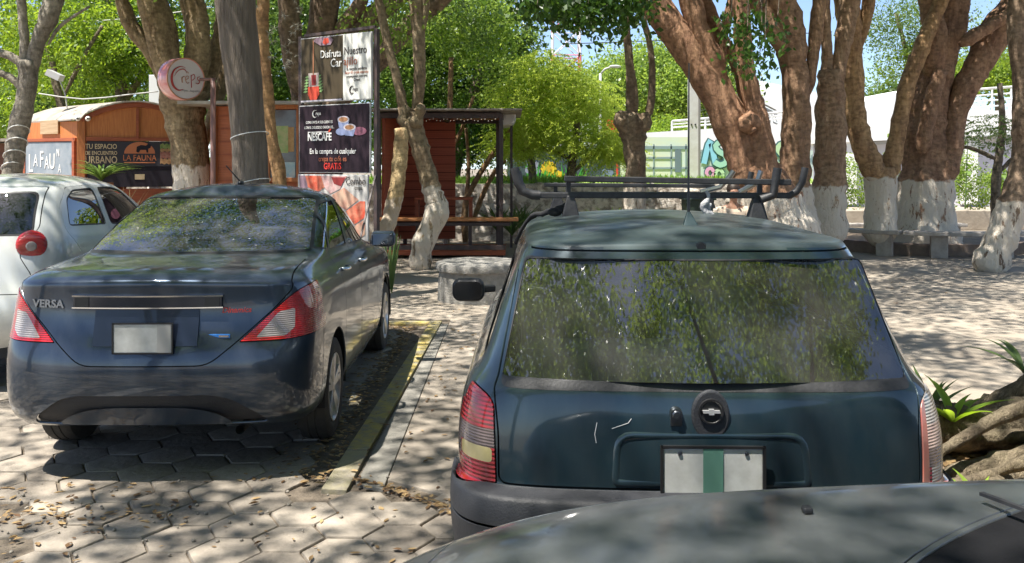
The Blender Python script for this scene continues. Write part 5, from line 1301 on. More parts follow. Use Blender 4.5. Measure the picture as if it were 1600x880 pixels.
    ao = an.build('antenna_base', mat('antenna_green', (.006, .03, .035), .5), root, bevel=.003, world=False)
    for v in ao.data.vertices: v.co.x += .035
    m = MB(); m.tube([(.035, .69, zb + .05), (.036, .70, zb + .16), (.045, .74, zb + .62)], [.0062, .0045, .0022], 8); m.build('antenna_mast', MATS['black_trim'], ao, world=False)
    # mirrors
    for sd in (-1, 1):
        q = MB(); q.box((sd * .905, 2.50, .975), (.185, .10, .135)); mo = q.build('door_mirror', MATS['black_trim'], root, bevel=.048, world=False); mo.modifiers[0].segments = 5
        q = MB(); q.prism([Vector(p_) for p_ in [(sd * .905 + a_[0] * .9, 2.449, .975 + a_[1]) for a_ in round_poly([(-.088, -.052), (.088, -.052), (.088, .052), (-.088, .052)], .04)]], (0, 0, 0), (0, -.004, 0)); q.build('mirror_glass', mat('mirror_dark', (.16, .16, .17), .08, metal=1), mo, world=False)
        q = MB(); q.bar((sd * .76, 2.6, .97), (sd * .86, 2.55, .97), .05, .04); q.build('mirror_arm', MATS['black_trim'], mo, bevel=.01, world=False)
    # roof seam strips
    # ---- roof rack
    rk = bpy.data.objects.new('roof_rack', None); COL.objects.link(rk); rk.parent = root; rk['label'] = 'black roof rack with upturned ends and ski bars'
    mb_ = MATS['worn_black']; xo = .045
    for (y, z) in ((1.38, 1.556), (2.35, 1.528)):
        b = MB(); L = -.56 + xo; Rr = .56 + xo
        b.bar((L, y, z), (Rr, y, z), .030, .026)
        b.build('crossbar', mb_, rk, bevel=.004, world=False)
        for sd in (-1, 1):
            e = MB(); x0 = xo + sd * .55
            e.tube([(x0, y, z), (xo + sd * .585, y, z + .001), (xo + sd * .63, y, z + .018), (xo + sd * .652, y, z + .06), (xo + sd * .665, y, z + .124)] if sd < 0 else
                   [(x0, y, z), (xo + sd * .56, y, z), (xo + sd * .59, y, z + .018), (xo + sd * .615, y, z + .06), (xo + sd * .628, y, z + .124)], .0155 if sd > 0 else .021, 10)
            e.build('curved_end', mb_, rk, smooth='auto', world=False)
            fz = 1.45 if y < 1.6 else 1.45; fx = xo + sd * .415 - (.03 if y > 2 else 0)
            t = MB(); t.add([(fx - .042, y - .03, fz), (fx + .042, y - .03, fz), (fx + .042, y + .05, fz), (fx - .042, y + .05, fz), (fx - .016, y - .018, z), (fx + .016, y - .018, z), (fx + .016, y + .02, z), (fx - .016, y + .02, z)], [(0, 1, 5, 4), (1, 2, 6, 5), (2, 3, 7, 6), (3, 0, 4, 7), (4, 5, 6, 7)])
            t.build('foot', mb_, rk, bevel=.005, world=False)
            t = MB(); t.bar((fx + sd * .01, y, z - .01), (fx + sd * .01, y, z + .065), .022, .022); t.build('upright', mb_, rk, bevel=.003, world=False)
    b = MB(); b.bar((-.445 + xo, 1.35, 1.631), (.555 + xo, 1.35, 1.615), .026, .026); b.build('ski_bar', mb_, rk, bevel=.004, world=False)
    b = MB(); b.bar((-.52 + xo, 2.33, 1.580), (.42 + xo, 2.33, 1.574), .026, .022); b.build('ski_bar', mb_, rk, bevel=.004, world=False)
    b = MB(); x0 = .43 + xo
    b.tube([(x0 - .01, 1.34, 1.540), (x0 + .045, 1.34, 1.558), (x0 + .055, 1.34, 1.623), (x0 + .065, 1.34, 1.678)], .019, 10); b.build('ski_clamp', mb_, rk, smooth='auto', world=False)
    b = MB(); b.tube([(x0 - .15, 2.0, 1.55), (x0 - .05, 2.0, 1.575), (x0 + .0, 2.0, 1.63), (x0 + .02, 2.0, 1.66)], .014, 8); b.tube([(x0 + .05, 2.0, 1.55), (x0 + .14, 2.0, 1.60), (x0 + .16, 2.0, 1.66)], .014, 8); b.build('ski_clamp', MATS['dull_chrome'], rk, smooth='auto', world=False)
    def onroof(p, up):
        h = H.ray((p.x, p.y, 3), (0, 0, -1))[0]; return Vector((p.x, p.y, (h.z if h else 1.4) + up))
    # straps lying on the roof and a rag tied to the bar
    s = MB()
    for k, (a, e) in enumerate((((-.42, 1.42, 1.50), (-.62, 1.7, 1.445)), ((-.40, 1.5, 1.49), (-.58, 1.9, 1.455)))):
        a, e = Vector(a), Vector(e); pts = [onroof(a.lerp(e, t / 8), .012 + .010 * abs(math.sin(t * 2.1 + k))) for t in range(9)]; s.tube(pts, .011, 6)
    for k in range(3): s.ball((-.44 + .03 * k, 1.40, 1.48 + .012 * k), (.035, .02, .02), 8, 5)
    s.build('strap', mat('strap_black', (.012, .012, .013), .9), rk, smooth=True, world=False); s = MB()
    pts = [onroof(Vector((.42 + xo + .017 * t, 1.44 + .03 * t, 1.4)), .011 + .004 * abs(math.sin(t * 2))) for t in range(9)]; s.tube(pts, .012, 6)
    s.build('strap', mat('strap_black', (.012, .012, .013), .9), rk, smooth=True, world=False)
    s = MB(); x = .185 + xo
    pts = [Vector((x + .012 * math.sin(t), 1.36 - .006 * math.cos(t * 2), 1.576 - .0150 * t)) for t in range(9)]
    s.tube(pts, [.006, .009, .008, .013, .018, .016, .013, .018, .008], 9); s.tube([p + Vector((.018 + .002 * i, 0, -.01)) for i, p in enumerate(pts[3:])], [.006, .011, .012, .011, .013, .009], 7)
    ro = s.build('tied_rag', mat('rag', (.42, .42, .42), .95, (.25, .25, .27), nscale=30, bump=.5, bscale=60), rk, smooth=True, world=False)
    H.bm.free(); return root
green_wagon()

# ======================================================================= dark blue saloon
def blue_sedan():
    root = thing('saloon_car', 'dusty dark blue four-door saloon car parked on the left beside the yellow kerb', 'car', (-1.905, 4.60, 0), R(1.2))
    paint = paint_mat('blue_paint', (0.011, 0.028, 0.056), (0.008, 0.021, 0.045), rough=0.28, metal=0.55, dust=0.085, dent=.10, crough=0.05, dcol=(.27, .28, .29))
    rows = [
     (.785, .11, 4.32, .31, .27, .20, .20, .22),
     (.835, .045, 4.40, .36, .32, .26, .28, .32),
     (.848, .012, 4.44, .46, .43, .36, .42, .45),
     (.848, .0, 4.45, .58, .56, .52, .54, .55),
     (.850, .012, 4.42, .69, .69, .68, .66, .64),
     (.846, .065, 4.38, .80, .80, .80, .78, .72),
     (.835, .085, 4.28, .93, .94, .92, .86, .80),
     (.800, .075, 4.10, 1.06, 1.04, 1.00, .93, .86),
     (.755, .15, 3.90, 1.118, 1.085, 1.04, .97, .92),
     (.750, .46, 3.40, 1.120, 1.105, 1.06, 1.01, .97),
     (.738, .78, 3.12, 1.128, 1.125, 1.09, 1.06, 1.02, .4),
     (.695, 1.12, 2.72, 1.30, 1.295, 1.28, 1.27, 1.24, .4),
     (.640, 1.48, 2.34, 1.44, 1.43, 1.425, 1.42, 1.41, .4),
     (.590, 1.60, 2.22, 1.478, 1.47, 1.468, 1.46, 1.45, .6),
    ]
    H = Hull(rows, roof=1.545, ry=[0, .02, .075, .20], xf=[0, .43, .81, .965, 1, 1, 1, 1, .99, .97, .90, .60, 0],
             creases=[(7, .45, 0, 4), (10, .35, 0, 4)])
    for wy in (.90, 3.48): H.cut(circ(wy, .315, .355, 40), 'x', 'void', ('body',), lambda c, n: c.z < .8)
    for sd in (1, -1):
        lp = [(sd * .475, .742), (sd * .70, .742), (sd * .90, .752), (sd * .92, 1.0), (sd * .83, 1.028), (sd * .755, 1.0), (sd * .66, .92)]
        H.panel(round_poly(lp, [.01, .0, .03, .04, .03, .06, .06]), 'y', 'lamp', .004, cond=lambda c, n: c.y < .52)
        H.cut(round_poly([(sd * .56, .762), (sd * .70, .762), (sd * .742, .80), (sd * .738, .90), (sd * .665, .888)], .012), 'y', 'lamp_clear', ('lamp',))
    side = lambda c, n: abs(c.x) > .4 and abs(n.x) > .3
    H.panel(round_poly([(-.33, .628), (.33, .628), (.46, .735), (.655, .915), (.735, 1.01), (.70, 1.10), (.66, 1.19), (-.66, 1.19), (-.70, 1.10), (-.735, 1.01), (-.655, .915), (-.46, .735)], [.06, .06, .02, .05, .03, .03, .02, .02, .03, .03, .05, .02]), 'y', 'lid', .006, cond=lambda c, n: c.y < .70)
    H.panel(round_poly([(-.685, 1.134), (.685, 1.134), (.675, 1.18), (.595, 1.44), (.55, 1.458), (-.55, 1.458), (-.595, 1.44), (-.675, 1.18)], [.02, .02, .03, .04, .03, .03, .04, .03]), 'y', 'glass_rear', .014, cond=lambda c, n: c.y > .70 and c.y < 1.9 and n.y < .2, only=('body', 'lid', 'gap'), gaptag='glass_trim')
    H.panel(round_poly([(-.64, 1.09), (.64, 1.09), (.50, 1.41), (-.50, 1.41)], .04), 'y', 'glass_front', .012, cond=lambda c, n: n.y > .2 and c.y > 2.0, gaptag='glass_trim')
    qz = [(.93, 1.155), (1.22, 1.115), (1.42, 1.375), (1.22, 1.34)]
    rd = [(1.24, 1.112), (1.90, 1.085), (1.86, 1.425), (1.62, 1.42), (1.44, 1.385)]
    fd = [(1.99, 1.082), (2.86, 1.045), (2.74, 1.10), (2.36, 1.33), (2.18, 1.405), (1.95, 1.425)]
    for pl in (qz, rd, fd): H.panel(round_poly(pl, .03), 'x', 'glass_side', .012, cond=side, gaptag='side_trim')
    H.panel(round_poly([(1.22, .34), (1.93, .34), (1.93, 1.445), (1.60, 1.442), (1.40, 1.39), (1.17, 1.10), (1.25, .80)], .04), 'x', 'door_r', .004, cond=side)
    H.panel(round_poly([(1.95, .34), (2.95, .34), (3.02, .85), (2.92, 1.05), (2.38, 1.36), (2.2, 1.435), (1.95, 1.445)], .04), 'x', 'door_f', .004, cond=side)
    H.cut([(-.2, .1), (.42, .1), (.50, .745), (-.2, .745)], 'x', 'bumper', cond=lambda c, n: c.z < .76)
    # gap line between bumper and quarter: thin strip
    H.cut([(.415, .1), (.423, .1), (.503, .745), (.495, .745)], 'x', 'gap', only=('bumper', 'body'), cond=lambda c, n: abs(c.x) > .5)
    # black diffuser band low in the bumper
    H.cut(round_poly([(-.62, .30), (.62, .30), (.58, .36), (.44, .455), (.34, .478), (-.34, .478), (-.44, .455), (-.58, .36)], .04), 'y', 'valance', ('bumper',), lambda c, n: c.y < .3)
    H.done(); H.flatten('glass_rear')
    bo = H.extract('body', 'body', paint, root)
    lid = H.extract('lid', 'boot_lid', paint, root)
    H.extract('gap', 'seam', MATS['seal'], bo, 0, -.012)
    H.extract('glass_trim', 'window_seal', MATS['black_trim'], bo, 0, 0)
    H.extract('glass_front', 'windscreen', G_CLEAR, root, 0, -.003)
    H.extract('glass_rear', 'rear_window', glass_mat('glass_rear_sedan', (.66, .72, .68), 1.7, 0.01, .13), root, 0, -.003)
    for sd in (-1, 1): H.extract('side_trim', 'window_trim', MATS['black_trim'], bo, 0, 0, side=sd)
    for sd in (-1, 1):
        for lo, hi in ((.3, 1.23), (1.231, 1.93), (1.93, 3)):
            H.extract('glass_side', 'side_window', G_SIDE, root, 0, -.004, side=sd, flt=lambda c: (lo < c.y - .55 * max(0, (c.z - 1.12)) * (1 if c.y < 1.6 else 0) <= hi))
        d1 = H.extract('door_r', 'door', paint, root, .012, side=sd); d2 = H.extract('door_f', 'door', paint, root, .012, side=sd)
        for d, y0, z0 in ((d1, 1.36, .985), (d2, 2.08, .965)):
            hb = MB(); hx = H.ray((sd * 2, y0, z0), (-sd, 0, 0))[0].x
            hb.tube([(hx, y0 - .09, z0), (hx + sd * .035, y0 - .07, z0), (hx + sd * .042, y0, z0), (hx + sd * .035, y0 + .07, z0 - .003), (hx, y0 + .09, z0 - .005)], .013, 8)
            hb.build('handle', MATS['chrome'], d, smooth=True, world=False)
    for sd in (-1, 1): H.extract({'lamp': 0, 'lamp_clear': 1}, 'taillight', [MATS['lens_red'], MATS['lens_clear']], root, .012, .004, side=sd)
    bp = H.extract('bumper', 'bumper', paint, root, .012, 0)
    H.extract('valance', 'valance', MATS['bumper_plastic'], bp, 0, -.02)
    # bright lip inside the valance
    vb = MB(); n = 24; top = []; bot = []
    for i in range(n + 1):
        x = -.44 + .88 * i / n; e = 1 - (abs(x) / .44) ** 4; zt = .335 + .075 * e; yy = yrear(H, x, .40)
        top.append((x, yy + .004, zt)); bot.append((x, yy + .03, .315))
    vb.add(top + bot, [(i, i + 1, n + 2 + i, n + 1 + i) for i in range(n)]); vb.build('lower_panel', paint, bp, smooth=True, world=False)
    # garnish, recess, plate, badges
    def strip(z0, z1, x0, x1, o, m, nm, par, n=20):
        q = MB(); vs = []
        for i in range(n + 1):
            x = x0 + (x1 - x0) * i / n
            y0, y1 = yrear(H, x, z0), yrear(H, x, z1); vs += [(x, y0 - o, z0), (x, y1 - o, z1), (x, y1 + .004, z1 + .004), (x, y0 + .004, z0 - .004)]
        fs = [(4 * i + a, 4 * i + b, 4 * i + 4 + b, 4 * i + 4 + a) for i in range(n) for a, b in ((0, 1), (1, 2), (3, 0))] + [(0, 1, 2, 3), (4 * n, 4 * n + 1, 4 * n + 2, 4 * n + 3)]
        q.add(vs, fs); return q.build(nm, m, par, smooth='auto', world=False)
    strip(.925, .985, -.385, .385, .022, mat('dark_chrome', (.10, .11, .14), .12, metal=.9), 'garnish', lid)
    strip(.981, .989, -.392, .392, .024, MATS['chrome'], 'garnish_edge', lid); strip(.921, .927, -.392, .392, .024, MATS['chrome'], 'garnish_edge', lid)
    strip(.928, .980, -.375, -.30, .026, MATS['black_trim'], 'garnish_end', lid, 4); strip(.928, .980, .30, .375, .026, MATS['black_trim'], 'garnish_end', lid, 4)
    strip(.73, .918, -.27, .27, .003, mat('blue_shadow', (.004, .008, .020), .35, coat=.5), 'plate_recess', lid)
    yp = yrear(H, 0, .78); q = MB(); q.box((0, yp - .034, .775), (.30, .008, .15)); pl = q.build('number_plate', MATS['plate_white'], lid, bevel=.004, world=False)
    q = MB(); q.box((0.11, yp - .0395, .775), (.07, .002, .146)); q.build('plate_stripe', mat('plate_grey', (.36, .35, .33), .5), pl, world=False)
    q = MB()
    for (cx, cz, sx, sz) in ((0, .852, .312, .007), (0, .698, .312, .007), (-.153, .775, .007, .16), (.153, .775, .007, .16)): q.box((cx, yp - .038, cz), (sx, .008, sz))
    q.build('plate_frame', MATS['black_trim'], pl, world=False)
    def onto(s, size, x, z, m, nm, sx=1, off=0, shear=0):
        h = H.ray((x, -2, z), (0, 1, 0)); n = h[1]
        ang = math.atan2(n.z, -n.y); yaw = math.atan2(n.x, -n.y)
        text(nm, s, size, m, lid, (x, h[0].y - .003, z), (R(90) - ang, 0, yaw), .003, sx, world=False, off=off, shear=shear)
    onto('VERSA', .056, -.535, .938, MATS['dull_chrome'], 'badge_lettering', 1.15, .0018)
    onto('Dinamica', .040, .455, .905, mat('script_red', (.45, .03, .02), .35), 'badge_script', 1.0, .0006, .3)
    q = MB(); h = yrear(H, .39, .775); q.box((.375, h - .002, .775), (.115, .005, .022)); e = q.build('eco_badge', mat('badge_blue', (.02, .16, .5), .25, coat=1), lid, bevel=.003, world=False)
    q = MB(); q.box((.40, h - .006, .775), (.05, .003, .010)); q.build('badge_inlay', MATS['chrome'], e, world=False)
    # underbody, cabin, wheels
    f = MB(); f.box((0, 2.3, .34), (1.30, 3.6, .12)); f.box((0, .85, .66), (1.2, 1.2, .5)); f.box((0, 3.6, .6), (1.1, 1.2, .5)); f.box((0, 1.0, 1.02), (1.20, .55, .03)); f.build('floor_pan', MATS['cabin'], root, world=False)
    q = MB(); q.lathe([(0, .024), (.2, .024)], (.46, .16, .26), 'y', 14); q.build('exhaust', MATS['dark_iron'], root, world=False)
    for sd in (-1, 1):
        for wy in (.90, 3.48):
            a = MB(); pts = circ(wy, .315, .37, 16, -10, 200); a.add([(sd * .84, y, z) for y, z in pts] + [(sd * .56, y, z) for y, z in pts], [(i, i + 1, i + 17, i + 16) for i in range(15)])
            a.build('wheel_arch', MATS['seal'], bo, world=False)
            wheel(root, (sd * .745, wy, .305), .305, .185, sd, MATS['alloy'], 5, .3)
    for x, y in ((-.37, 2.35), (.37, 2.35)): seat(root, x, y, MATS['seat_cloth'], .45)
    rs = MB(); rs.box((0, 1.34, .82), (1.2, .16, .6), Matrix.Rotation(R(14), 3, 'X'))
    for x in (-.34, .34): rs.box((x, 1.26, 1.20), (.24, .09, .13))
    rs.build('rear_seat', mat('seat_grey', (.12, .12, .125), .9), root, bevel=.04, world=False)
    dd = MB(); dd.box((0, 3.1, .93), (1.25, .5, .2)); dd.build('dashboard', MATS['cabin'], root, bevel=.04, world=False)
    an = MB(); zt = 1.512
    h = H.ray((.02, 1.75, 3), (0, 0, -1))[0]
    an.ball((.02, 1.75, h.z + .008), (.022, .04, .018), 12, 8); an.tube([(.02, 1.76, h.z + .01), (-.045, 1.62, h.z + .13)], .004, 6)
    an.build('antenna', MATS['black_trim'], root, smooth=True, world=False)
    for sd in (-1, 1):
        q = MB(); q.box((sd * .90, 2.80, 1.055), (.20, .10, .13)); mo = q.build('door_mirror', paint, root, bevel=.035, world=False)
        q = MB(); q.box((sd * .90, 2.747, 1.055), (.165, .008, .10)); q.build('mirror_glass', mat('mirror_dark', (.12, .12, .13), .06, metal=1), mo, bevel=.003, world=False)
        q = MB(); q.bar((sd * .79, 2.84, 1.03), (sd * .88, 2.80, 1.03), .05, .04); q.build('mirror_arm', MATS['black_trim'], mo, bevel=.01, world=False)
    H.bm.free(); return root
blue_sedan()

# ======================================================================= white hatchback with round lamps
def white_hatch():
    root = thing('hatchback_car', 'small white hatchback with round red tail lights at the left edge', 'car', (-4.12, 6.45, 0), R(0.5))
    paint = paint_mat('white_paint', (.62, .64, .62), (.56, .58, .56), rough=.35, metal=0.1, dust=.12, crough=.08)
    rows = [
     (.66, .14, 3.40, .30, .30, .22, .22, .24), (.72, .04, 3.46, .40, .40, .34, .34, .38), (.745, .0, 3.49, .52, .52, .48, .48, .50),
     (.75, .01, 3.48, .68, .68, .64, .64, .60), (.745, .06, 3.42, .80, .80, .78, .76, .70), (.742, .075, 3.34, .94, .94, .92, .86, .80),
     (.725, .10, 3.2, 1.08, 1.08, 1.04, .96, .90), (.69, .14, 2.9, 1.17, 1.17, 1.12, 1.02, 1.0), (.64, .22, 2.4, 1.32, 1.32, 1.28, 1.25, 1.22),
     (.575, .34, 2.0, 1.48, 1.475, 1.48, 1.46, 1.44), (.51, .46, 1.86, 1.535, 1.52, 1.53, 1.51, 1.5)]
    H = Hull(rows, roof=1.60, ry=[0, .012, .05, .17], creases=[(9, .3, 0, 4)])
    for wy in (.62, 2.9): H.cut(circ(wy, .30, .33, 30), 'x', 'void', ('body',), lambda c, n: c.z < .75)
    H.panel(round_poly([(-.565, 1.14), (.565, 1.14), (.50, 1.465), (-.50, 1.465)], .06), 'y', 'glass_rear', .014, cond=lambda c, n: c.y < .6, gaptag='glass_trim')
    H.panel(round_poly([(-.60, .72), (.60, .72), (.585, .86), (.50, 1.0), (.585, 1.20), (.52, 1.50), (-.52, 1.50), (-.585, 1.20), (-.50, 1.0), (-.585, .86)], .03), 'y', 'hatch', .006, cond=lambda c, n: c.y < .6 and n.y < .2)
    side = lambda c, n: abs(c.x) > .4 and abs(n.x) > .3
    for pl in ([(.52, 1.19), (1.17, 1.16), (1.14, 1.475), (.78, 1.465), (.62, 1.40)], [(1.25, 1.155), (2.2, 1.10), (1.7, 1.44), (1.50, 1.475), (1.23, 1.475)]):
        H.panel(round_poly(pl, .05), 'x', 'glass_side', .012, cond=side, gaptag='side_trim')
    H.panel(round_poly([(1.0, .4), (1.2, .4), (1.2, 1.50), (.70, 1.49), (.48, 1.35), (.45, 1.17), (.85, .7)], .05), 'x', 'door_r', .004, cond=side)
    H.done()
    bo = H.extract('body', 'body', paint, root); hg = H.extract('hatch', 'tailgate', paint, root)
    H.extract('gap', 'seam', MATS['seal'], bo, 0, -.01); H.extract('glass_trim', 'window_seal', MATS['black_trim'], hg, 0, 0); [H.extract('side_trim', 'window_trim', MATS['black_trim'], bo, 0, 0, side=sd) for sd in (-1, 1)]
    H.extract('glass_rear', 'rear_window', G_TINT, hg, 0, -.002)
    for sd in (-1, 1):
        for lo, hi in ((.3, 1.2), (1.2, 3)): H.extract('glass_side', 'side_window', G_TINT, root, 0, -.004, side=sd, flt=lambda c: lo < c.y < hi)
        H.extract('door_r', 'door', paint, root, .012, side=sd)
        hy = yrear(H, sd * .56, 1.075)
        q = MB(); q.lathe([(-.022, .001), (-.021, .04), (-.016, .08), (-.008, .098), (.004, .105), (.03, .106)], (0, 0, 0), 'y', 32)
        lo_ = q.build('taillight', MATS['lens_red'], root, smooth='auto', world=False)
        lo_.rotation_euler = (R(8), 0, R(24) * sd); lo_.location = (sd * .572, hy - .012, 1.075)
        q = MB(); q.lathe([(-.030, .001), (-.028, .030), (-.018, .040)], (0, 0, -.005), 'y', 20); q.build('reflector', MATS['lens_clear'], lo_, smooth='auto', world=False)
        for wy in (.62, 2.9):
            wheel(root, (sd * .655, wy, .28), .28, .165, sd, MATS['steel_rim'], 7)
    f = MB(); f.box((0, 1.7, .34), (1.15, 3.1, .2)); f.box((0, 1.7, .62), (1.0, 2.6, .5)); f.build('floor_pan', MATS['cabin'], root, world=False)
    w = MB(); w.bar((-.35, yrear(H, -.35, 1.19) - .02, 1.19), (.2, yrear(H, .2, 1.2) - .03, 1.20), .012, .014); w.ball((.2, yrear(H, .2, 1.17) - .01, 1.17), .03, 10, 6); w.build('wiper', MATS['black_trim'], hg, world=False)
    for x in (-.3, .3): seat(root, x, 1.7, MATS['seat_cloth'], .5)
    H.bm.free()
white_hatch()

# ======================================================================= grey car whose bonnet fills the lower right corner
def grey_car():
    # local +y points to the nose; the car stands across, nose to the left of the picture
    root = thing('grey_car', 'dull grey-green car standing across in the lower right corner, only its bonnet in view', 'car', (3.88, 1.12, 0.07), R(90))
    paint = paint_mat('grey_paint', (.085, .094, .102), (.07, .078, .086), rough=.34, metal=.55, coat=1.0, dust=.09, crough=.07, dcol=(.30, .31, .29))
    L = 4.54
    rows = [
     (.70, .1, L - .1, .25, .25, .2, .22, .24), (.78, .03, L - .03, .40, .40, .35, .38, .40), (.80, .0, L, .55, .55, .5, .52, .54),
     (.81, .02, L - .03, .68, .68, .68, .68, .66), (.806, .05, L - .14, .82, .82, .83, .80, .76), (.775, .08, L - .22, .93, .93, .92, .895, .84),
     (.735, .2, L - .40, 1.0, 1.0, .96, .94, .90), (.70, .45, 3.72, 1.02, 1.02, .99, .965, .945),
     (.685, .60, 3.05, 1.04, 1.04, 1.01, .982, .972), (.63, .85, 2.55, 1.2, 1.2, 1.2, 1.19, 1.17), (.57, 1.1, 2.15, 1.36, 1.35, 1.36, 1.36, 1.35), (.50, 1.2, 2.0, 1.41, 1.4, 1.41, 1.41, 1.40)]
    H = Hull(rows, roof=1.45, xf=[0, .42, .78, .965, 1, 1, 1, 1, .99, .965, .88, .60, 0], fy=[.34, .10, 0], creases=[(6, .25, 8, 12), (8, .5, 9, 12)])
    for wy in (.8, 3.3): H.cut(circ(wy, .3, .34, 30), 'x', 'void', ('body',), lambda c, n: c.z < .75)
    cv = lambda o, w: [(x / 20 * w, 3.38 - o - .84 * abs(x / 20) ** 2.2) for x in range(-20, 21)]
    ws = cv(.17, .655) + [(.50, 2.10), (-.50, 2.10)]
    H.panel(ws, 'z', 'glass_front', .015, cond=lambda c, n: c.z > .9, gaptag='trim')
    cw = cv(0, .715) + [(.655, 2.40), (-.655, 2.40)]
    H.cut(cw, 'z', 'cowl', ('body',), lambda c, n: c.z > .9 and n.z > .3)
    H.panel(cv(-.012, .720) + [(.715, 3.4), (.64, 3.98), (.35, 4.07), (0, 4.10), (-.35, 4.07), (-.64, 3.98), (-.715, 3.4)], 'z', 'hood', .005, cond=lambda c, n: n.z > .3 and c.z > .6)
    for pl in ([(.9, 1.06), (1.75, 1.03), (1.72, 1.35), (1.15, 1.34)], [(1.82, 1.03), (2.7, 1.02), (2.2, 1.34), (1.82, 1.35)]):
        H.panel(round_poly(pl, .04), 'x', 'glass_side', .012, cond=lambda c, n: abs(n.x) > .3, gaptag='trim')
    H.done()
    bo = H.extract('body', 'body', paint, root); hd = H.extract('hood', 'bonnet', paint, root); H.extract('gap', 'seam', MATS['seal'], bo, 0, -.012)
    H.extract('cowl', 'cowl', mat('cowl_black', (.006, .006, .007), .75, bump=.1, bscale=80, spec=.2), root, 0, -.006); H.extract('trim', 'window_seal', MATS['black_trim'], bo, 0, 0)
    H.extract('glass_front', 'windscreen', glass_mat('glass_screen', (.30, .33, .33), 1.5), root, 0, -.002); H.extract('glass_side', 'side_window', G_SIDE, root, 0, -.004)
    nz = MB(); h = H.ray((-.0 + .33, 3.0 - .02 + .02, 3), (0, 0, -1))[0]
    def top(x, y): return H.ray((x, y, 3), (0, 0, -1))[0]
    p = top(.55, 3.33); nz.box(p + Vector((0, 0, .006)), (.022, .018, .012)); nz.build('washer_jet', MATS['black_trim'], hd, bevel=.004, world=False)
    cr = MB(); pts = [top(.50, 2.99), top(.56, 2.93), top(.62, 2.83), top(.60, 2.80)]
    for k, (x0, x1) in enumerate(((-.45, .18), (.05, .60))):
        w = MB(); y0 = 3.16; pr = [top(x0 + (x1 - x0) * t / 8, y0 - .03 * t / 8 - .45 * abs(x0 + (x1 - x0) * t / 8)) + Vector((0, -.08, .018)) for t in range(9)]
        w.tube(pr, .0045, 6); w.bar(top(x1 - .04, 3.0) + Vector((0, 0, .02)), pr[4] + Vector((0, 0, .008)), .010, .006)
        w.build('wiper', MATS['worn_black'], root, smooth='auto', world=False)
    f = MB(); f.box((0, 2.0, .35), (1.2, 3.5, .2)); f.box((0, 3.3, .6), (1.1, .9, .45)); f.build('floor_pan', MATS['cabin'], root, world=False)
    dd = MB(); dd.box((0, 2.55, .90), (1.25, .5, .12)); dd.build('dashboard', MATS['cabin'], root, bevel=.04, world=False)
    for x in (-.36, .36): seat(root, x, 1.9, MATS['seat_cloth'], .45)
    for sd in (-1, 1):
        for wy in (.8, 3.3): wheel(root, (sd * .715, wy, .29), .29, .18, sd, MATS['steel_rim'], 7)
    H.bm.free()
grey_car()
# ---------------------------------------------------------------- trees
BR1 = (.30, .165, .085); BR2 = (.17, .088, .048); WASH = (.72, .64, .53)
L_dark = leaf_mat('leaf_ficus', (.030, .070, .012), (.060, .125, .022), .35, .35)
L_mid = leaf_mat('leaf_mid', (.055, .100, .020), (.12, .19, .045), .40, .32)
L_yel = leaf_mat('leaf_yellow_green', (.11, .19, .025), (.20, .28, .045), .5, .5)
L_fresh = leaf_mat('leaf_fresh', (.12, .20, .035), (.25, .34, .08), .48, .35)
L_fern = leaf_mat('leaf_feather', (.24, .34, .05), (.40, .48, .11), .5, .55)
def tree(name, label, d, trunk_fn, wash=None, washz=1.0, bark=(BR1, BR2), px=None, crown=None, group=None, bscale=14, bump=.8, stretch=(1, 1, .35), mname=None):
    base = P(px, 0, d); base.z = 0
    root = thing(name, label, 'tree', base, 0, group)
    mb = MB(); trunk_fn(mb)
    m = bark_mat(mname or ('bark_%s_%.2f_%.3f' % ('w' if wash else 'n', washz, bark[0][0])), bark[0], bark[1], wash, washz, stretch, bump, bscale)
    mb.build('trunk', m, root, smooth=True)
    if crown:
        for (nm, pts, size, lm, kw) in crown: leaf_mesh(nm, pts, size, lm, root, **kw)
    return root
CP = clump_points
def cr(c, r, ncl, clr, per, size, lm, shell=.3, flat=.7, zmin=None, **kw): return ('crown', CP(c, r, ncl, clr, per, shell, flat, zmin), size, lm, kw)
grey_bark = ((.25, .19, .15), (.15, .115, .09))

# T1 forked tree at the left edge
def t1(m):
    plimb(m, [(2, 440, 44), (14, 310, 32), (20, 266, 29), (29, 205, 30), (42, 140, 28), (45, 95, 30)], 13.2, lump=.10, n=20)
    plimb(m, [(40, 125, 18), (38, 60, 14), (33, 0, 14)], 13.2, grow=1.6); plimb(m, [(46, 120, 26), (60, 65, 22), (78, 20, 30), (92, -50, 30)], 13.2, grow=1.6)
    plimb(m, [(42, 115, 16), (24, 92, 13), (-20, 76, 13)], 13.2, n=10); plimb(m, [(38, 150, 14), (18, 122, 12), (-30, 105, 10)], 13.2, n=10); plimb(m, [(75, 70, 8), (95, 40, 6), (140, 10, 4)], 13.2, n=8)
t = tree('forked_tree', 'forked rough-barked tree wound with cord at the left edge', 13.2, t1, (.50, .48, .44), .7, grey_bark, px=20,
     crown=[cr((-7.0, 13.0, 6.2), (3.2, 3.0, 1.6), 120, .75, 150, .10, L_yel, zmin=4.3)])
b = MB()
for k in range(7):
    y0 = 205 + k * 19; q = [P(x_, y0 + (x_ - 22) * .35, 13.2) for x_ in (2, 14, 30, 44)]
    cx = P(29 - k * 3.2, y0, 13.2); r = 15.5 / FPX * 13.2
    b.tube([(cx.x + r * math.cos(a), 13.2 + r * math.sin(a), cx.z + .08 * math.cos(a + 1)) for a in np.linspace(0, 6.28, 18)], .009, 5)
b.build('cord', mat('cord_white', (.6, .6, .58), .7), t)
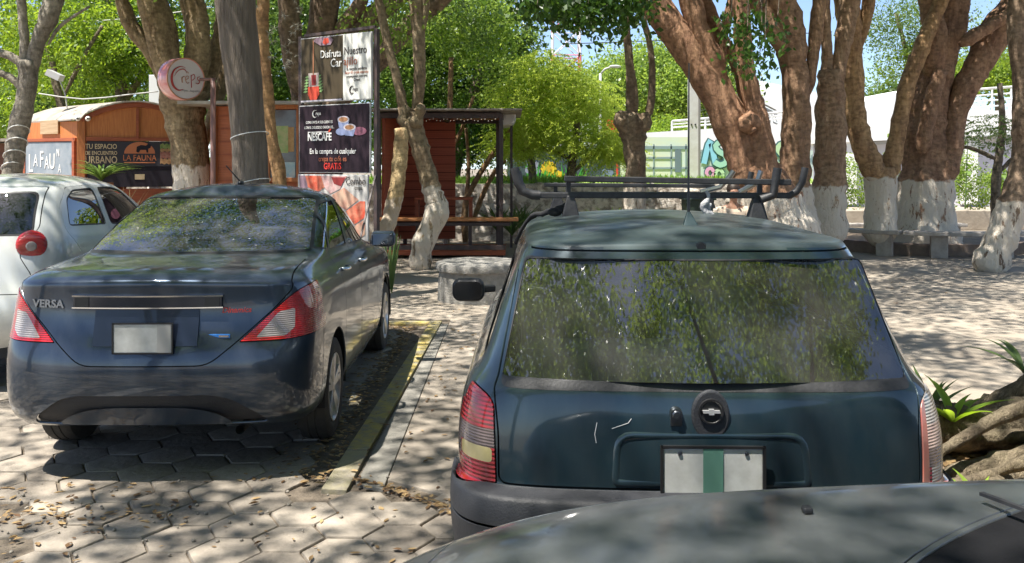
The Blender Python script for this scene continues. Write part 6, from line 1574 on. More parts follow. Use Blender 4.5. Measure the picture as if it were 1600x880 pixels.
# T2 great multi-stem tree behind the round sign
def t2(m):
    plimb(m, [(302, 440, 74), (302, 330, 62), (300, 270, 58), (294, 215, 58), (288, 170, 66), (290, 140, 80)], 15.2, lump=.12, flute=.05, ridges=5)
    plimb(m, [(275, 175, 34), (258, 120, 28), (236, 80, 26), (205, 40, 24), (185, -20, 20)], 15.2, grow=2, n=12)
    plimb(m, [(280, 160, 40), (262, 100, 44), (250, 40, 46), (236, -10, 44)], 15.0, grow=2.2); plimb(m, [(298, 150, 36), (310, 80, 40), (306, 20, 34), (300, -20, 30)], 15.3, grow=2.2)
    plimb(m, [(305, 170, 30), (328, 110, 28), (345, 60, 26), (352, -10, 22)], 15.8, grow=2, n=12); plimb(m, [(290, 140, 20), (300, 60, 18), (288, 0, 16)], 15.9, n=10, grow=1)
    plimb(m, [(310, 240, 22), (330, 190, 20), (350, 120, 20), (370, 60, 18)], 16.2, n=10)
tree('great_tree', 'many-stemmed brown tree with a whitewashed foot behind the round sign', 15.2, t2, WASH, 1.62, ((.27, .175, .10), (.15, .09, .05)), px=300,
     crown=[cr((-4.8, 14.5, 7.2), (4.2, 3.8, 1.9), 170, .85, 150, .10, L_dark, zmin=4.8)])
# T3 straight grey trunk
def t3(m): plimb(m, [(400, 520, 68), (396, 400, 60), (392, 283, 55), (386, 190, 53), (376, 90, 58), (366, -10, 62), (360, -120, 58)], 10.2, lump=.05, n=28, flute=.02, ridges=9, grow=2.5)
t = tree('straight_tree', 'thick straight grey trunk with vertical fissures behind the blue saloon', 10.2, t3, None, 1, ((.235, .165, .125), (.14, .10, .078)), px=398, bscale=30, stretch=(1, 1, .12), bump=1.0, mname='bark_grey_straight',
     crown=[cr((-2.6, 9.2, 7.2), (3.4, 3.2, 1.5), 130, .8, 140, .10, L_dark)])
b = MB(); r = 28 / FPX * 10.2
for (cpx, cpy, tl) in ((390, 213, .05), (393, 287, .06)):
    c = P(cpx, cpy, 10.2); b.tube([(c.x + r * 1.02 * math.cos(a), 10.2 + r * 1.02 * math.sin(a), c.z + tl * math.cos(a + .5)) for a in np.linspace(0, 6.28, 22)], .006, 5)
b.build('wire', MATS['cord_white'], t)
# T4 thin orange stem
def t4(m):
    plimb(m, [(436, 440, 24), (436, 280, 22), (424, 220, 20), (418, 150, 19), (410, 60, 20), (412, -20, 18)], 13.2, n=12, grow=1.5)
tree('slender_tree', 'slender orange-barked stem between the grey trunk and the posters', 13.2, t4, None, 1, ((.42, .22, .10), (.28, .14, .07)), px=436, mname='bark_orange')
# T5 stems behind the posters
def t5(m):
    plimb(m, [(520, 430, 60), (512, 300, 50), (502, 200, 44), (492, 110, 46), (505, 30, 46), (512, -30, 44)], 17, grow=2, n=14)
    plimb(m, [(500, 160, 40), (545, 70, 40), (590, 20, 34), (640, -20, 30)], 17.2, n=12, grow=1); plimb(m, [(505, 180, 36), (575, 110, 36), (640, 40, 30), (700, -10, 24)], 16.8, n=12, grow=1.5)
    plimb(m, [(470, 150, 30), (455, 60, 34), (450, -20, 30)], 16.6, n=12, grow=1); plimb(m, [(520, 60, 26), (560, 10, 22), (575, -30, 18)], 17, n=10)
    plimb(m, [(495, 250, 30), (470, 170, 30), (468, 90, 28)], 16.8, n=12)
tree('spreading_tree', 'dark spreading tree with long slanting limbs behind the posters', 17, t5, None, 1, ((.24, .15, .10), (.13, .08, .055)), px=518, mname='bark_spread',
     crown=[cr((-2.6, 17.2, 7.4), (3.8, 3.0, 1.8), 130, .85, 150, .11, L_dark, zmin=5.6)])
# T6 pollard with whitewashed foot
def t6(m):
    plimb(m, [(652, 424, 44), (657, 405, 36), (663, 375, 36), (682, 330, 36), (674, 295, 30), (662, 250, 28), (652, 215, 31), (642, 188, 32)], 14.2, lump=.14, step=.05)
    plimb(m, [(642, 205, 26), (632, 180, 24), (640, 168, 20)], 14.2, lump=.3, n=12, step=.04); plimb(m, [(645, 200, 30), (655, 172, 22), (652, 165, 16)], 14.1, lump=.35, n=12, step=.04)
    plimb(m, [(633, 185, 18), (622, 130, 14), (606, 70, 14), (596, 20, 13), (583, -30, 12)], 14.2, n=10, grow=1); plimb(m, [(648, 185, 17), (655, 130, 18), (654, 60, 20), (648, -20, 22)], 14.2, n=10, grow=1)
    plimb(m, [(654, 70, 12), (664, 20, 12), (668, -30, 11)], 14.2, n=8)
tree('pollard_tree', 'crooked pollarded tree with flaking white foot before the serving bar', 14.2, t6, WASH, 1.30, ((.30, .20, .12), (.19, .12, .075)), px=660,
     crown=[cr((-1.6, 13.8, 6.0), (2.2, 2.0, 1.1), 60, .7, 130, .10, L_mid, zmin=4.7)])
# T7 sunlit cut stump
def t7(m): plimb(m, [(578, 425, 34), (590, 390, 30), (606, 350, 27), (618, 305, 25), (624, 260, 24), (627, 215, 22), (626, 200, 19)], 13.4, lump=.12, step=.05)
tree('cut_trunk', 'bare sawn-off pale trunk leaning in the sun behind the posters', 13.4, t7, (.60, .50, .38), 1.2, ((.55, .36, .19), (.38, .22, .11)), px=590, mname='bark_sunlit')
# slim trees behind the bar
def ts(rows_list, d, nseed=0):
    def f(m):
        for rows in rows_list: plimb(m, rows, d, n=9, lump=.1, step=.12)
    return f
tree('slim_tree', 'slim straight stem with white foot behind the serving bar', 18.6, ts([[(697, 390, 15), (699, 300, 12), (702, 240, 11), (703, 170, 9), (705, 90, 8)], [(702, 240, 7), (722, 200, 6), (740, 150, 5)]], 18.6), WASH, 1.25, px=697, crown=[cr((P(705, 0, 18.6).x, 18.6, 4.6), (1.1, 1, .8), 18, .5, 90, .10, L_mid)])
tree('slim_tree', 'thin forking stem leaning right behind the serving bar', 19.0, ts([[(727, 390, 12), (727, 320, 10), (745, 280, 9), (770, 240, 8), (800, 200, 6)], [(738, 350, 9), (752, 310, 8), (772, 270, 7), (790, 250, 5)], [(728, 320, 8), (732, 260, 6), (728, 200, 5)]], 19.0), None, px=727, mname='bark_slim', crown=[cr((P(790, 0, 19).x, 19.4, 3.3), (1.3, 1, .8), 22, .5, 100, .09, L_fresh)])
# T9 pollard with two upright stems
def t9(m):
    plimb(m, [(990, 380, 42), (990, 330, 36), (993, 280, 35), (991, 230, 35), (988, 205, 42), (986, 190, 44), (988, 176, 30)], 16.2, lump=.16, step=.05)
    plimb(m, [(975, 200, 22), (968, 186, 20), (975, 176, 14)], 16.1, lump=.35, n=12, step=.04); plimb(m, [(1002, 205, 24), (1010, 190, 18), (1008, 176, 12)], 16.1, lump=.3, n=12, step=.04)
    plimb(m, [(985, 190, 17), (985, 120, 14), (979, 50, 13), (975, -20, 12)], 16.2, n=10, grow=1); plimb(m, [(1010, 190, 14), (1018, 150, 12), (1017, 80, 10), (1000, 10, 10), (990, -30, 9)], 16.2, n=10, grow=1)
    plimb(m, [(990, 190, 12), (993, 150, 9), (988, 110, 8)], 16.2, n=8)
tree('twin_stem_tree', 'pollarded tree with two upright stems over the roof rack', 16.2, t9, WASH, 1.25, ((.27, .18, .115), (.17, .105, .07)), px=990,
     crown=[cr((2.2, 15.6, 5.9), (2.6, 1.8, .75), 70, .6, 120, .12, L_dark, zmin=4.9)])
# T10 big leaning tree
def t10(m):
    plimb(m, [(1228, 400, 120), (1212, 340, 104), (1190, 290, 84), (1165, 240, 66), (1140, 185, 58), (1110, 130, 54), (1075, 75, 50), (1040, 25, 42), (1005, -30, 38)], 13.8, lump=.10, n=22, grow=2)
    plimb(m, [(1125, 160, 34), (1080, 105, 26), (1045, 60, 24), (1012, 10, 22), (990, -30, 20)], 13.9, n=12, grow=1); plimb(m, [(1195, 310, 50), (1190, 240, 44), (1182, 180, 34), (1168, 120, 28), (1160, 50, 28), (1156, -20, 26)], 13.6, n=14, grow=2)
    plimb(m, [(1128, 150, 30), (1112, 90, 32), (1090, 40, 34), (1075, -20, 36)], 13.7, n=12, grow=1.5); plimb(m, [(1172, 170, 24), (1150, 100, 20), (1122, 50, 22), (1100, 0, 24), (1085, -30, 22)], 14.1, n=12)
    plimb(m, [(1130, 120, 12), (1130, 60, 14), (1145, 0, 16)], 13.9, n=8); plimb(m, [(1160, 205, 40), (1170, 190, 36), (1182, 200, 22)], 13.4, lump=.35, n=14, step=.05)
tree('leaning_tree', 'massive leaning tree with smooth red-brown limbs above the roof rack', 13.8, t10, WASH, 1.18, ((.33, .165, .095), (.21, .10, .06)), px=1215,
     crown=[cr((2.6, 12.8, 7.6), (4.4, 4.0, 1.8), 160, .9, 150, .11, L_dark, zmin=5.6), cr((1.9, 7.6, 8.8), (3.6, 2.9, 1.0), 75, .62, 150, .12, L_dark)])  # second crown: leaves added out of view, off the trunk, to shade the plaza
def t11(m):
    plimb(m, [(1248, 380, 76), (1246, 340, 62), (1242, 290, 50), (1243, 220, 44), (1244, 150, 42), (1238, 80, 44), (1222, 20, 56), (1200, -40, 60)], 14.8, n=18, grow=2, flute=.04, ridges=4)
    plimb(m, [(1262, 150, 18), (1270, 90, 18), (1278, 20, 22), (1285, -30, 20)], 14.8, n=10); plimb(m, [(1235, 90, 30), (1205, 40, 30), (1180, -10, 34)], 14.7, n=12)
tree('pillar_tree', 'upright brown trunk with white foot just right of the roof rack', 14.8, t11, WASH, 1.28, ((.31, .17, .10), (.20, .105, .065)), px=1248,
     crown=[cr((4.4, 14.2, 7.4), (3.4, 3.4, 1.7), 110, .85, 150, .11, L_dark, zmin=5.4)])
def t12(m):
    plimb(m, [(1288, 385, 76), (1290, 350, 64), (1295, 290, 52), (1297, 220, 46), (1297, 150, 42), (1298, 110, 38)], 15.6, n=18, flute=.06, ridges=5)
    plimb(m, [(1292, 150, 24), (1292, 90, 17), (1290, 30, 16), (1288, -20, 15)], 15.6, n=10, grow=1); plimb(m, [(1306, 140, 24), (1315, 80, 24), (1325, 20, 32), (1330, -30, 34)], 15.6, n=12, grow=2)
tree('fluted_tree', 'fluted trunk with tall white foot, third of the right-hand row', 15.6, t12, WASH, 1.28, ((.33, .195, .12), (.22, .12, .075)), px=1290, crown=[cr((6, 15.2, 7.6), (2.6, 2.8, 1.5), 80, .85, 150, .11, L_dark, zmin=5.8)])
def t13(m):
    plimb(m, [(1375, 385, 56), (1375, 340, 48), (1376, 290, 46), (1375, 262, 46)], 16.4, n=18)
    plimb(m, [(1372, 285, 42), (1358, 250, 38), (1342, 210, 34), (1334, 150, 32), (1331, 80, 34), (1325, 20, 38), (1318, -30, 38)], 16.3, n=14, grow=2)
    plimb(m, [(1388, 280, 34), (1398, 230, 27), (1408, 180, 25), (1420, 125, 26), (1442, 70, 25), (1462, 20, 24), (1480, -30, 24)], 16.4, n=14, grow=2)
    plimb(m, [(1335, 90, 16), (1350, 40, 18), (1362, -20, 22)], 16.3, n=10)
tree('vee_tree', 'V-shaped tree on a white foot standing in the bench ring', 16.4, t13, WASH, 1.42, ((.40, .22, .11), (.24, .125, .07)), px=1375, crown=[cr((7.0, 17.0, 7.8), (2.8, 2.6, 1.6), 80, .85, 150, .11, L_mid, zmin=6.0)])
def t14(m):
    plimb(m, [(1443, 392, 112), (1444, 350, 98), (1445, 300, 84), (1447, 250, 74), (1447, 200, 66), (1452, 150, 60), (1466, 90, 56), (1482, 40, 52), (1495, -30, 54)], 16.9, n=26, flute=.09, ridges=6, grow=2)
    plimb(m, [(1470, 290, 46), (1483, 240, 38), (1492, 190, 36), (1508, 140, 38), (1535, 90, 42), (1565, 40, 50), (1600, -10, 52)], 16.7, n=16, grow=2)
    plimb(m, [(1455, 120, 40), (1462, 60, 36), (1450, 0, 30)], 16.6, n=12, grow=1); plimb(m, [(1500, 70, 26), (1540, 45, 20), (1590, 15, 18), (1640, -10, 16)], 16.2, n=10); plimb(m, [(1440, 240, 26), (1452, 170, 24), (1470, 110, 22)], 16.4, n=12)
tree('broad_tree', 'broadest fluted tree of the right-hand row with spreading limbs', 16.9, t14, WASH, 1.35, ((.31, .165, .10), (.19, .095, .06)), px=1443, crown=[cr((9.0, 16.4, 7.9), (3.8, 3.4, 1.7), 120, .9, 150, .11, L_dark, zmin=5.9)])
def t15(m):
    plimb(m, [(1538, 430, 70), (1555, 395, 52), (1575, 340, 46), (1592, 290, 42), (1602, 230, 36), (1603, 205, 44), (1600, 190, 36), (1596, 130, 26), (1588, 60, 26), (1590, -20, 26)], 14.0, n=16, grow=2)
tree('slanting_tree', 'slanting white-footed tree at the right edge of the plaza', 14.0, t15, WASH, 1.1, ((.24, .15, .10), (.15, .09, .06)), px=1545, crown=[cr((8.6, 12.2, 7.0), (3.4, 3.2, 1.5), 90, .9, 150, .11, L_dark)])
# T16 near tree with gnarled roots right of the green car
def t16(m):
    c = Vector((3.35, 4.55, 0))
    limb(m, [(3.35, 4.6, -.1, .62), (3.35, 4.6, .25, .52), (3.38, 4.62, .7, .45), (3.42, 4.7, 1.4, .42), (3.5, 4.7, 2.6, .40), (3.6, 4.7, 4.2, .36), (3.7, 4.6, 5.6, .2)], n=30, flute=.07, ridges=7, step=.05, lump=.1)
    for pts in ([(3.2, 4.8, .42, .20), (2.95, 4.9, .28, .16), (2.6, 5.0, .20, .13), (2.2, 5.05, .20, .12), (1.85, 5.0, .14, .10), (1.6, 4.95, .06, .06)],
                [(3.05, 4.6, .30, .20), (2.75, 4.5, .12, .14), (2.5, 4.4, .03, .09), (2.3, 4.3, -.02, .04)], [(3.1, 4.9, .62, .14), (3.0, 5.1, .40, .10), (2.85, 5.4, .2, .07), (2.6, 5.7, .04, .05)],
                [(3.15, 4.3, .22, .18), (2.9, 4.05, .06, .11), (2.7, 3.85, .0, .06), (2.55, 3.7, -.03, .04)], [(3.0, 4.7, .25, .12), (2.7, 4.72, .12, .08), (2.4, 4.7, .06, .06), (2.0, 4.6, .0, .04)], [(3.3, 4.2, .3, .2), (3.2, 3.7, .12, .14), (3.1, 3.3, 0, .07)]):
        limb(m, pts, n=16, lump=.22, step=.035, flute=.10, ridges=4, seed=pts[0][0] * 7)
    for a in ([(3.5, 4.7, 4.4, .22), (2.6, 4.4, 5.6, .16), (1.2, 3.8, 7.0, .12), (-1.4, 2.6, 8.4, .05)], [(3.5, 4.7, 4.2, .22), (3.6, 5.6, 5.6, .15), (3.0, 7.2, 6.6, .08)], [(3.6, 4.6, 4.6, .2), (3.4, 3.2, 6.0, .14), (2.4, 1.2, 6.8, .08)], [(3.6, 4.7, 4.4, .2), (5.0, 4.6, 6.0, .1)]): limb(m, a, n=10)
    for k in range(8):
        a = R(random.uniform(150, 235)); r0 = random.uniform(.35, .6); c0 = Vector((3.35 + math.cos(a) * r0, 4.6 + math.sin(a) * r0 * .8, random.uniform(.05, .5))); pts = []
        for i in range(6):
            t = i / 5; q = c0 + Vector((math.cos(a + .5 * math.sin(k + t * 3)), math.sin(a + .5 * math.sin(k + t * 3)) * .8, 0)) * t * random.uniform(.8, 1.5); pts.append((q.x, q.y, max(.02, c0.z * (1 - t) ** 1.3 + .03), .035 * (1.15 - t) + .006))
        limb(m, pts, n=8, lump=.25, step=.04, seed=k)
tree('root_tree', 'old tree with gnarled spreading roots right of the estate car', 4.6, t16, None, 1, ((.26, .185, .12), (.13, .09, .06)), px=1790, bscale=22, bump=1.0, mname='bark_root', stretch=(1, 1, .5),
     crown=[cr((-.9, 2.2, 9.0), (4.6, 4.4, 1.2), 92, .62, 150, .12, L_dark)])
# trees behind the viewer: they shade the cars and are what the rear windows mirror
def back(x, y, h, r, nm, lab, n, lm, cc=None, size=.15):
    root = thing('shade_tree', lab, 'tree', (x, y, 0)); m = MB()
    limb(m, [(x, y, -.1, .34), (x, y, 1, .27), (x + .2, y + .1, 2.6, .24), (x + .3, y, h * .7, .16)], n=14)
    for k in range(6):
        a = k * 1.05 + x; limb(m, [(x + .2, y, 2.8 + .2 * k, .13), (x + math.cos(a) * r * .4, y + math.sin(a) * r * .4, h * .7, .09), (x + math.cos(a) * r * .8, y + math.sin(a) * r * .8, h, .04)], n=8)
    m.build('trunk', bark_mat('bark_back', *((.2, .14, .1), (.12, .08, .06))), root, smooth=True)
    leaf_mesh('crown', CP(cc or (x, y, h), (r, r, r * .42), n, .8, 150), size, lm, root)
back(-4.8, -4.8, 7.8, 5.2, 0, 'leafy shade tree behind the viewer, on the left', 340, L_fresh)
back(4.4, -5.0, 8.0, 5.4, 0, 'leafy shade tree behind the viewer, on the right', 360, L_fresh)
back(-8.4, 1.0, 8.0, 3.6, 0, 'shade tree standing beyond the left edge near the white hatchback', 70, L_mid, (-6.0, 3.0, 8.6), .12)
back(11.5, 4.5, 7.0, 4.0, 0, 'shade tree standing beyond the right edge of the plaza', 100, L_dark)

# background trees
def far_tree(nm, lab, px, d, pz0, rows, crown, bark=((.17, .12, .085), (.10, .07, .05)), group=None):
    def f(m):
        for r_ in rows: plimb(m, r_, d, n=8, lump=.1, step=.2)
    return tree(nm, lab, d, f, None, 1, bark, px=px, mname='bark_far', crown=crown, group=group)
def C(px, py, d, rx, ry, n, clr, per, size, lm, dep=None, **kw):
    p = P(px, py, d); return cr(p, (rx / FPX * d, dep or rx / FPX * d, ry / FPX * d), n, clr, per, size, lm, **kw)
far_tree('background_tree', 'dark-stemmed leafy tree above the arched kiosk', 195, 23, 0, [[(200, 380, 26), (196, 250, 20), (192, 160, 20), (182, 80, 18), (172, 0, 14)], [(192, 165, 14), (225, 110, 10), (240, 60, 7)], [(190, 130, 12), (150, 80, 9), (120, 40, 6)]], [C(190, 40, 23, 130, 110, 80, .45, 150, .13, L_mid), C(215, 60, 22, 90, 80, 40, .45, 120, .12, L_yel), C(120, 130, 24, 60, 60, 34, .6, 100, .13, L_yel)])
far_tree('background_tree', 'pale yellow-green tree filling the upper left corner', 90, 20, 0, [[(110, 380, 20), (105, 220, 16), (85, 120, 12), (70, 40, 10)], [(100, 150, 9), (130, 90, 7), (160, 40, 5)]], [C(60, 50, 20, 130, 80, 80, .45, 120, .11, L_yel), C(-30, 180, 22, 70, 60, 40, .6, 100, .12, L_yel)])
far_tree('background_tree', 'shaded green tree behind the arched kiosk roof', 150, 30, 0, [[(150, 380, 18), (150, 200, 14), (140, 100, 10)]], [C(140, 190, 31, 190, 110, 190, .95, 120, .19, L_mid, dep=3)])
far_tree('background_tree', 'dense shaded tree seen between the kiosk and the grey trunk', 430, 27, 0, [[(440, 380, 24), (430, 220, 20), (420, 80, 14)]], [C(430, 90, 27, 120, 160, 220, .85, 120, .16, L_mid, dep=3)])
far_tree('background_tree', 'dark leafy tree with bright tips above the serving bar', 720, 23.5, 0, [[(700, 380, 26), (712, 250, 22), (735, 170, 18), (760, 60, 12)], [(730, 190, 12), (800, 150, 9)]], [C(705, 95, 23.5, 135, 120, 190, .42, 170, .12, L_mid, dep=2.6), C(705, 110, 25.5, 130, 110, 120, .8, 100, .16, L_dark, dep=1.5), C(620, 150, 24.5, 60, 110, 70, .6, 120, .12, L_dark), C(740, 210, 23.5, 90, 45, 60, .5, 120, .11, L_dark)])
far_tree('background_tree', 'bright yellow-green crown high above the serving bar', 780, 21, 0, [[(835, 380, 16), (830, 250, 12), (800, 120, 10)]], [C(735, 40, 21, 75, 70, 70, .6, 120, .11, L_fresh)])
# feathery tree: drooping fronds
def feather(px, d, lab, cs, nf, lm):
    base = P(px, 0, d); base.z = 0; root = thing('feathery_tree', lab, 'tree', base); m = MB()
    plimb(m, [(px, 390, 18), (px - 4, 290, 15), (px + 6, 200, 11), (px + 2, 130, 8)], d, n=8); plimb(m, [(px, 270, 8), (px + 40, 235, 6), (px + 90, 225, 4)], d, n=7); plimb(m, [(px, 250, 8), (px - 50, 230, 6), (px - 90, 240, 4)], d, n=7); m.build('trunk', bark_mat('bark_far', *((.17, .12, .085), (.10, .07, .05))), root, smooth=True)
    P_ = []
    for (cx, cy, rx, ry) in cs:
        for _ in range(nf):
            a = rng.uniform(0, 6.28); q = rng.uniform(0.1, 1) ** .5; c = P(cx + rx * q * math.cos(a), cy + ry * q * math.sin(a), d + rng.uniform(-.9, .9) * 1.2)
            dr = Vector((rng.normal() * .8 + .3 * math.cos(a), rng.normal() * .8, rng.uniform(-.5, .25))).normalized(); side = dr.cross(Vector((0, 0, 1))).normalized(); L = rng.uniform(.35, .7)
            t = rng.uniform(0, 1, 46); s_ = rng.choice([-1, 1], 46) * rng.uniform(.0, .11, 46) * (1 - t * .6)
            pts = np.array(c)[None] + np.outer(t * L, np.array(dr)) + np.outer(s_, np.array(side)); pts[:, 2] -= (t ** 2) * L * .35; P_.append(pts)
    leaf_mesh('crown', np.concatenate(P_), .065, lm, root, .32, .3, .8)
feather(895, 19.5, 'bright feathery-leaved tree over the sunflower mural', [(850, 108, 42, 32), (870, 165, 65, 55), (900, 200, 80, 36), (840, 205, 50, 25), (925, 222, 48, 22), (875, 130, 35, 35), (815, 155, 45, 45), (960, 236, 32, 14), (805, 225, 40, 22), (925, 150, 26, 30)], 190, L_fern)
feather(1560, 19.5, 'wispy feathery tree hanging before the white ramp', [(1545, 215, 50, 20), (1560, 195, 30, 16)], 45, L_mid)
far_tree('round_tree', 'dense round-topped green tree against the sky', 1045, 42, 0, [[(1030, 330, 20), (1032, 200, 16), (1035, 120, 12)]], [C(1040, 138, 42, 112, 75, 260, 1.0, 160, .17, L_fresh, shell=.55), C(1040, 140, 42, 80, 55, 90, 1.1, 110, .2, L_mid, shell=.0), C(955, 160, 44, 60, 60, 80, 1.0, 120, .2, L_fresh)])
far_tree('background_tree', 'leafy tree between the tower and the round tree', 900, 38, 0, [[(880, 330, 16), (885, 200, 12)]], [C(850, 165, 38, 70, 50, 100, .95, 130, .18, L_fresh), C(770, 200, 36, 110, 60, 90, .9, 120, .18, L_mid)])
far_tree('background_tree', 'delicate blue-green tree hanging over the white ramp', 1420, 25, 0, [[(1440, 380, 12), (1438, 200, 10), (1420, 100, 8), (1400, 20, 6)], [(1420, 100, 5), (1470, 60, 4), (1520, 30, 3)]], [C(1425, 45, 25, 85, 60, 60, .6, 130, .085, L_mid), C(1390, 100, 25, 30, 22, 12, .5, 110, .085, L_yel), C(1590, 60, 27, 60, 45, 40, .7, 110, .1, L_yel)])
far_tree('background_tree', 'low trees on the skyline past the ramp railing', 1560, 60, 0, [[(1560, 260, 12), (1560, 150, 10)]], [C(1560, 120, 60, 90, 28, 80, 1.5, 110, .30, L_yel), C(1420, 152, 75, 60, 12, 40, 1.5, 90, .35, L_mid)])
far_tree('background_tree', 'bushes growing on the ramp behind the twin-stemmed tree', 1050, 36, 0, [[(1050, 260, 10), (1050, 215, 8)]], [C(1045, 202, 36, 40, 14, 30, .6, 100, .13, L_yel)])
# dark wood behind everything on the left, so no bare horizon shows
o = leaf_mesh('woods', np.concatenate([CP((x, 46, 5.5), (5, 3, 6.5), 60, 1.5, 120) for x in range(-34, -5, 6)]), .34, L_mid, None); props(o, kind='stuff')
# leaf sprays hanging into the top of the picture
def hanging(px, py, rx, ry, n, d, lab, lm=L_dark, size=.10, per=36):
    pts = []; m = MB(); root = thing('leafy_branch', lab, 'branch', P(px, py, d))
    for _ in range(n):
        cx = px + random.gauss(0, rx * .55); cy = py + random.uniform(-ry, ry) * (1 - abs(cx - px) / (rx * 1.8)); c = P(cx, cy, d + random.uniform(-.8, .8)); pts.append(np.array(c)[None] + rng.normal(size=(per, 3)) * np.array([.12, .12, .14]))
        if _ % 3 == 0: m.tube([P(cx + 6, -60, d + .1), P(cx + 3, cy - 30, d), c], [.012, .008, .004], 5)
    leaf_mesh('foliage', np.concatenate(pts), size, lm, root, .6, 1.2, .3); m.build('twigs', bark_mat('bark_far', *((.17, .12, .085), (.10, .07, .05))), root)
hanging(855, 2, 40, 24, 26, 11, 'dark leaf spray hanging at the top left of the open sky')
hanging(945, 10, 60, 40, 60, 11.5, 'broad dark leaf spray hanging over the twin stems')
hanging(1180, 60, 60, 50, 16, 12.5, 'sparse leaf spray between the leaning limbs')
hanging(620, 30, 60, 40, 20, 15, 'light leaf spray above the pollarded tree', L_fresh)
# hanging air plants on the slender stem
def air(px, py, d, lab, n=9):
    b = MB(); c = P(px, py, d)
    for k in range(n):
        q = c + Vector((random.gauss(0, .06), random.gauss(0, .05), random.gauss(0, .22)))
        for _ in range(15):
            v = Vector((random.gauss(0, 1), random.gauss(0, 1), random.gauss(-.2, 1))).normalized() * U(.05, .12); s_ = v.cross(Vector((0, 0, 1))).normalized() * .004; b.add([q - s_, q + s_, q + v * .6 + Vector((0, 0, .01)), q + v], [(0, 1, 2), (0, 2, 3)])
    props(b.build('air_plant', mat('air_grey', (.36, .34, .28), .9), fixn=False), lab, 'plant')
air(462, 40, 14.5, 'grey tufted air plants hanging beside the poster stand'); air(420, 50, 12.9, 'grey tufted air plants clinging to the slender stem', 6); air(445, 85, 14.6, 'lowest tuft of air plants left of the posters', 5)

# ---------------------------------------------------------------- low plants
def blades(nm, lab, base, n, L, w, m, spread=.9, droop=.5, cat='plant', par=None, up=1.0, group=None):
    b = MB(); bx, by, bz = base
    for k in range(n):
        a = 6.283 * k / n * 1.618 + U(-.3, .3); l_ = L * U(.6, 1.1); tilt = spread * U(.25, 1); d0 = Vector((math.cos(a) * tilt, math.sin(a) * tilt, up)).normalized(); s_ = Vector((-math.sin(a), math.cos(a), 0)); vs = []; N = 8
        for i in range(N + 1):
            t = i / N; p = Vector(base) + d0 * l_ * t + Vector((math.cos(a), math.sin(a), -1.1)) * droop * l_ * t ** 2.2 * .5; ww = w * (0.45 + 1.1 * t if t < .45 else (1 - t) * 1.72 + .02) * .5
            vs += [p - s_ * ww, p + Vector((0, 0, -ww * .5)) , p + s_ * ww]
        b.add(vs, [(3 * i + q, 3 * i + q + 1, 3 * i + q + 4, 3 * i + q + 3) for i in range(N) for q in (0, 1)])
    o = b.build(nm, m, par, smooth=True, fixn=False)
    if lab: props(o, lab, cat, group)
    return o
Gd = leaf_mat('blade_dark', (.08, .14, .045), (.14, .21, .07), .3, .4); Gb = leaf_mat('blade_bright', (.20, .34, .04), (.28, .42, .07), .45, .4)
c = P(1488, 600, 4.95); 
blades('agave_plant', 'dark-leaved plant on the roots right of the estate car', (P(1452, 0, 5.2).x, 5.2, .20), 11, .44, .045, Gd, .9, .45)
blades('bromeliad', 'bright lime rosette growing on the roots', (c.x, 4.95, .24), 12, .36, .06, Gb, .95, .55)
blades('agave_plant', 'long thin-leaved plant beside the gnarled trunk at the right edge', (P(1600, 0, 5.3).x, 5.3, .44), 9, .44, .042, Gd, 1.1, .7)
blades('ground_plant', 'small green strap leaves among the dead leaves by the roots', (P(1530, 0, 4.1).x, 4.1, .10), 7, .34, .035, Gb, 1.6, .6)
blades('snake_plant', 'upright spiky plant beside the stone seat and the saloon', (P(612, 0, 11.6).x, 11.6, 0), 22, .85, .045, Gd, .28, .10)
blades('snake_plant', 'smaller upright spiky plant left of the first', (P(598, 0, 11.9).x, 11.9, 0), 14, .7, .04, Gd, .25, .10)
pr = thing('potted_palm', 'bushy potted plant before the menu board of the arched kiosk', 'plant', (P(158, 0, 15.6).x, 15.6, 0))
b = MB(); b.lathe([(0, .14), (.5, .19), (1.34, .2), (1.34, .001)], (P(158, 0, 15.6).x, 15.6, 0), 'z', 20); b.build('pot', mat('terracotta', (.35, .15, .08), .8), pr, smooth='auto')
blades('leaves', None, (P(158, 0, 15.6).x, 15.6, 1.36), 60, .66, .06, leaf_mat('blade_mid', (.10, .18, .04), (.18, .28, .07), .35, .5), .9, .85, par=pr, up=1.1)
for px, lab in ((187, 'dry grassy plant by the arched kiosk, left tuft'), (205, 'dry grassy plant by the arched kiosk, right tuft')):
    blades('grass_tuft', lab, (P(px, 0, 14.8).x, 14.8, .55), 12, .85, .03, leaf_mat('blade_dry', (.32, .28, .14), (.42, .36, .2), .3, .7), .3, .3)
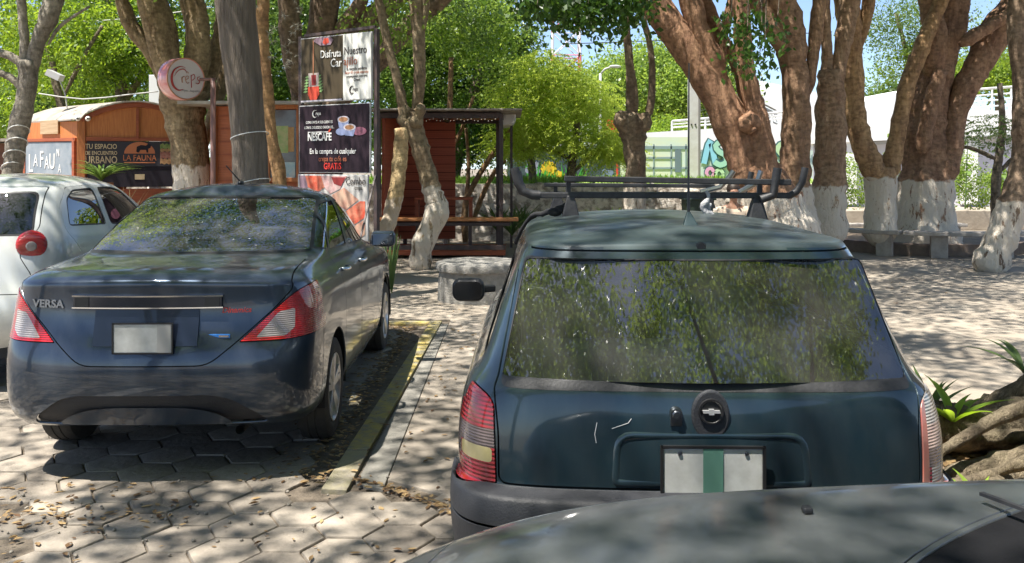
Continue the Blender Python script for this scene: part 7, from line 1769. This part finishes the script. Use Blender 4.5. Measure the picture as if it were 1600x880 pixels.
for i, (px, d, h) in enumerate(((800, 17.6, .9), (818, 18.2, .9), (778, 18.4, .8), (838, 18.3, .6), (955, 18.6, .8))):
    blades('strap_plant', ['strap-leaved plant right of the serving bar', 'tall strap-leaved plant before the rubble wall', 'dark plant behind the serving bar post', 'low plant left of the roof rack end', 'lone strap plant before the rubble wall beside the twin-stemmed tree'][i], (P(px, 0, d).x, d, .25), 24, h, .06, Gd if i != 4 else Gb, .8, .5, group='strap plants along the rubble wall')
# hedge behind the ring bench
def hedge(x0, x1, d, lab):
    a, e = P(x0, 0, d).x, P(x1, 0, d).x; pts = []
    for _ in range(int((e - a) * 60)):
        c = np.array([rng.uniform(a, e), d + rng.uniform(-.5, .5), 0]); c[2] = .45 + rng.uniform(0, 1) ** .7 * (1.05 + .25 * math.sin(c[0] * 2.3) + .15 * math.sin(c[0] * 7)); pts.append(c + rng.normal(size=(45, 3)) * .10)
    o = leaf_mesh('hedge', np.concatenate(pts), .07, L_fresh, None, .6); props(o, lab, 'hedge')
    return o
hedge(1312, 1358, 23.6, 'short bushy hedge left of the V-shaped tree'); hedge(1478, 1640, 23.6, 'long bushy hedge behind the bench at right'); hedge(1392, 1408, 23.6, 'narrow bit of hedge right of the V-shaped tree')
def stalk(px, py0, py1, d, lab):
    base = P(px, py0, d); base.z = .5; root = thing('tall_weed', lab, 'plant', base, 0, 'tall leafy weeds above the hedge'); b = MB(); tip = P(px + 4, py1, d); b.tube([base, tip], [.02, .01], 6); b.build('stem', Gd, root); pts = []
    for k in range(7):
        t = .35 + .65 * k / 6; q = base.lerp(tip, t); a = k * 2.4
        bl = MB(); dr = Vector((math.cos(a), math.sin(a) * .6, -.15)); s_ = dr.cross(Vector((0, 0, 1))).normalized(); L = .26
        bl.add([q, q + dr * L * .4 + s_ * .09, q + dr * L + Vector((0, 0, -.08)), q + dr * L * .4 - s_ * .09], [(0, 1, 2), (0, 2, 3)]); bl.build('leaf', leaf_mat('blade_mid', (.10, .18, .04), (.18, .28, .07), .35, .5), root, fixn=False)
stalk(1508, 280, 222, 23, 'leftmost tall leafy weed above the long hedge'); stalk(1562, 280, 232, 23, 'tall leafy weed above the hedge near the slanting tree'); stalk(1390, 280, 208, 22.6, 'leafy weed growing in the fork of the V-shaped tree')
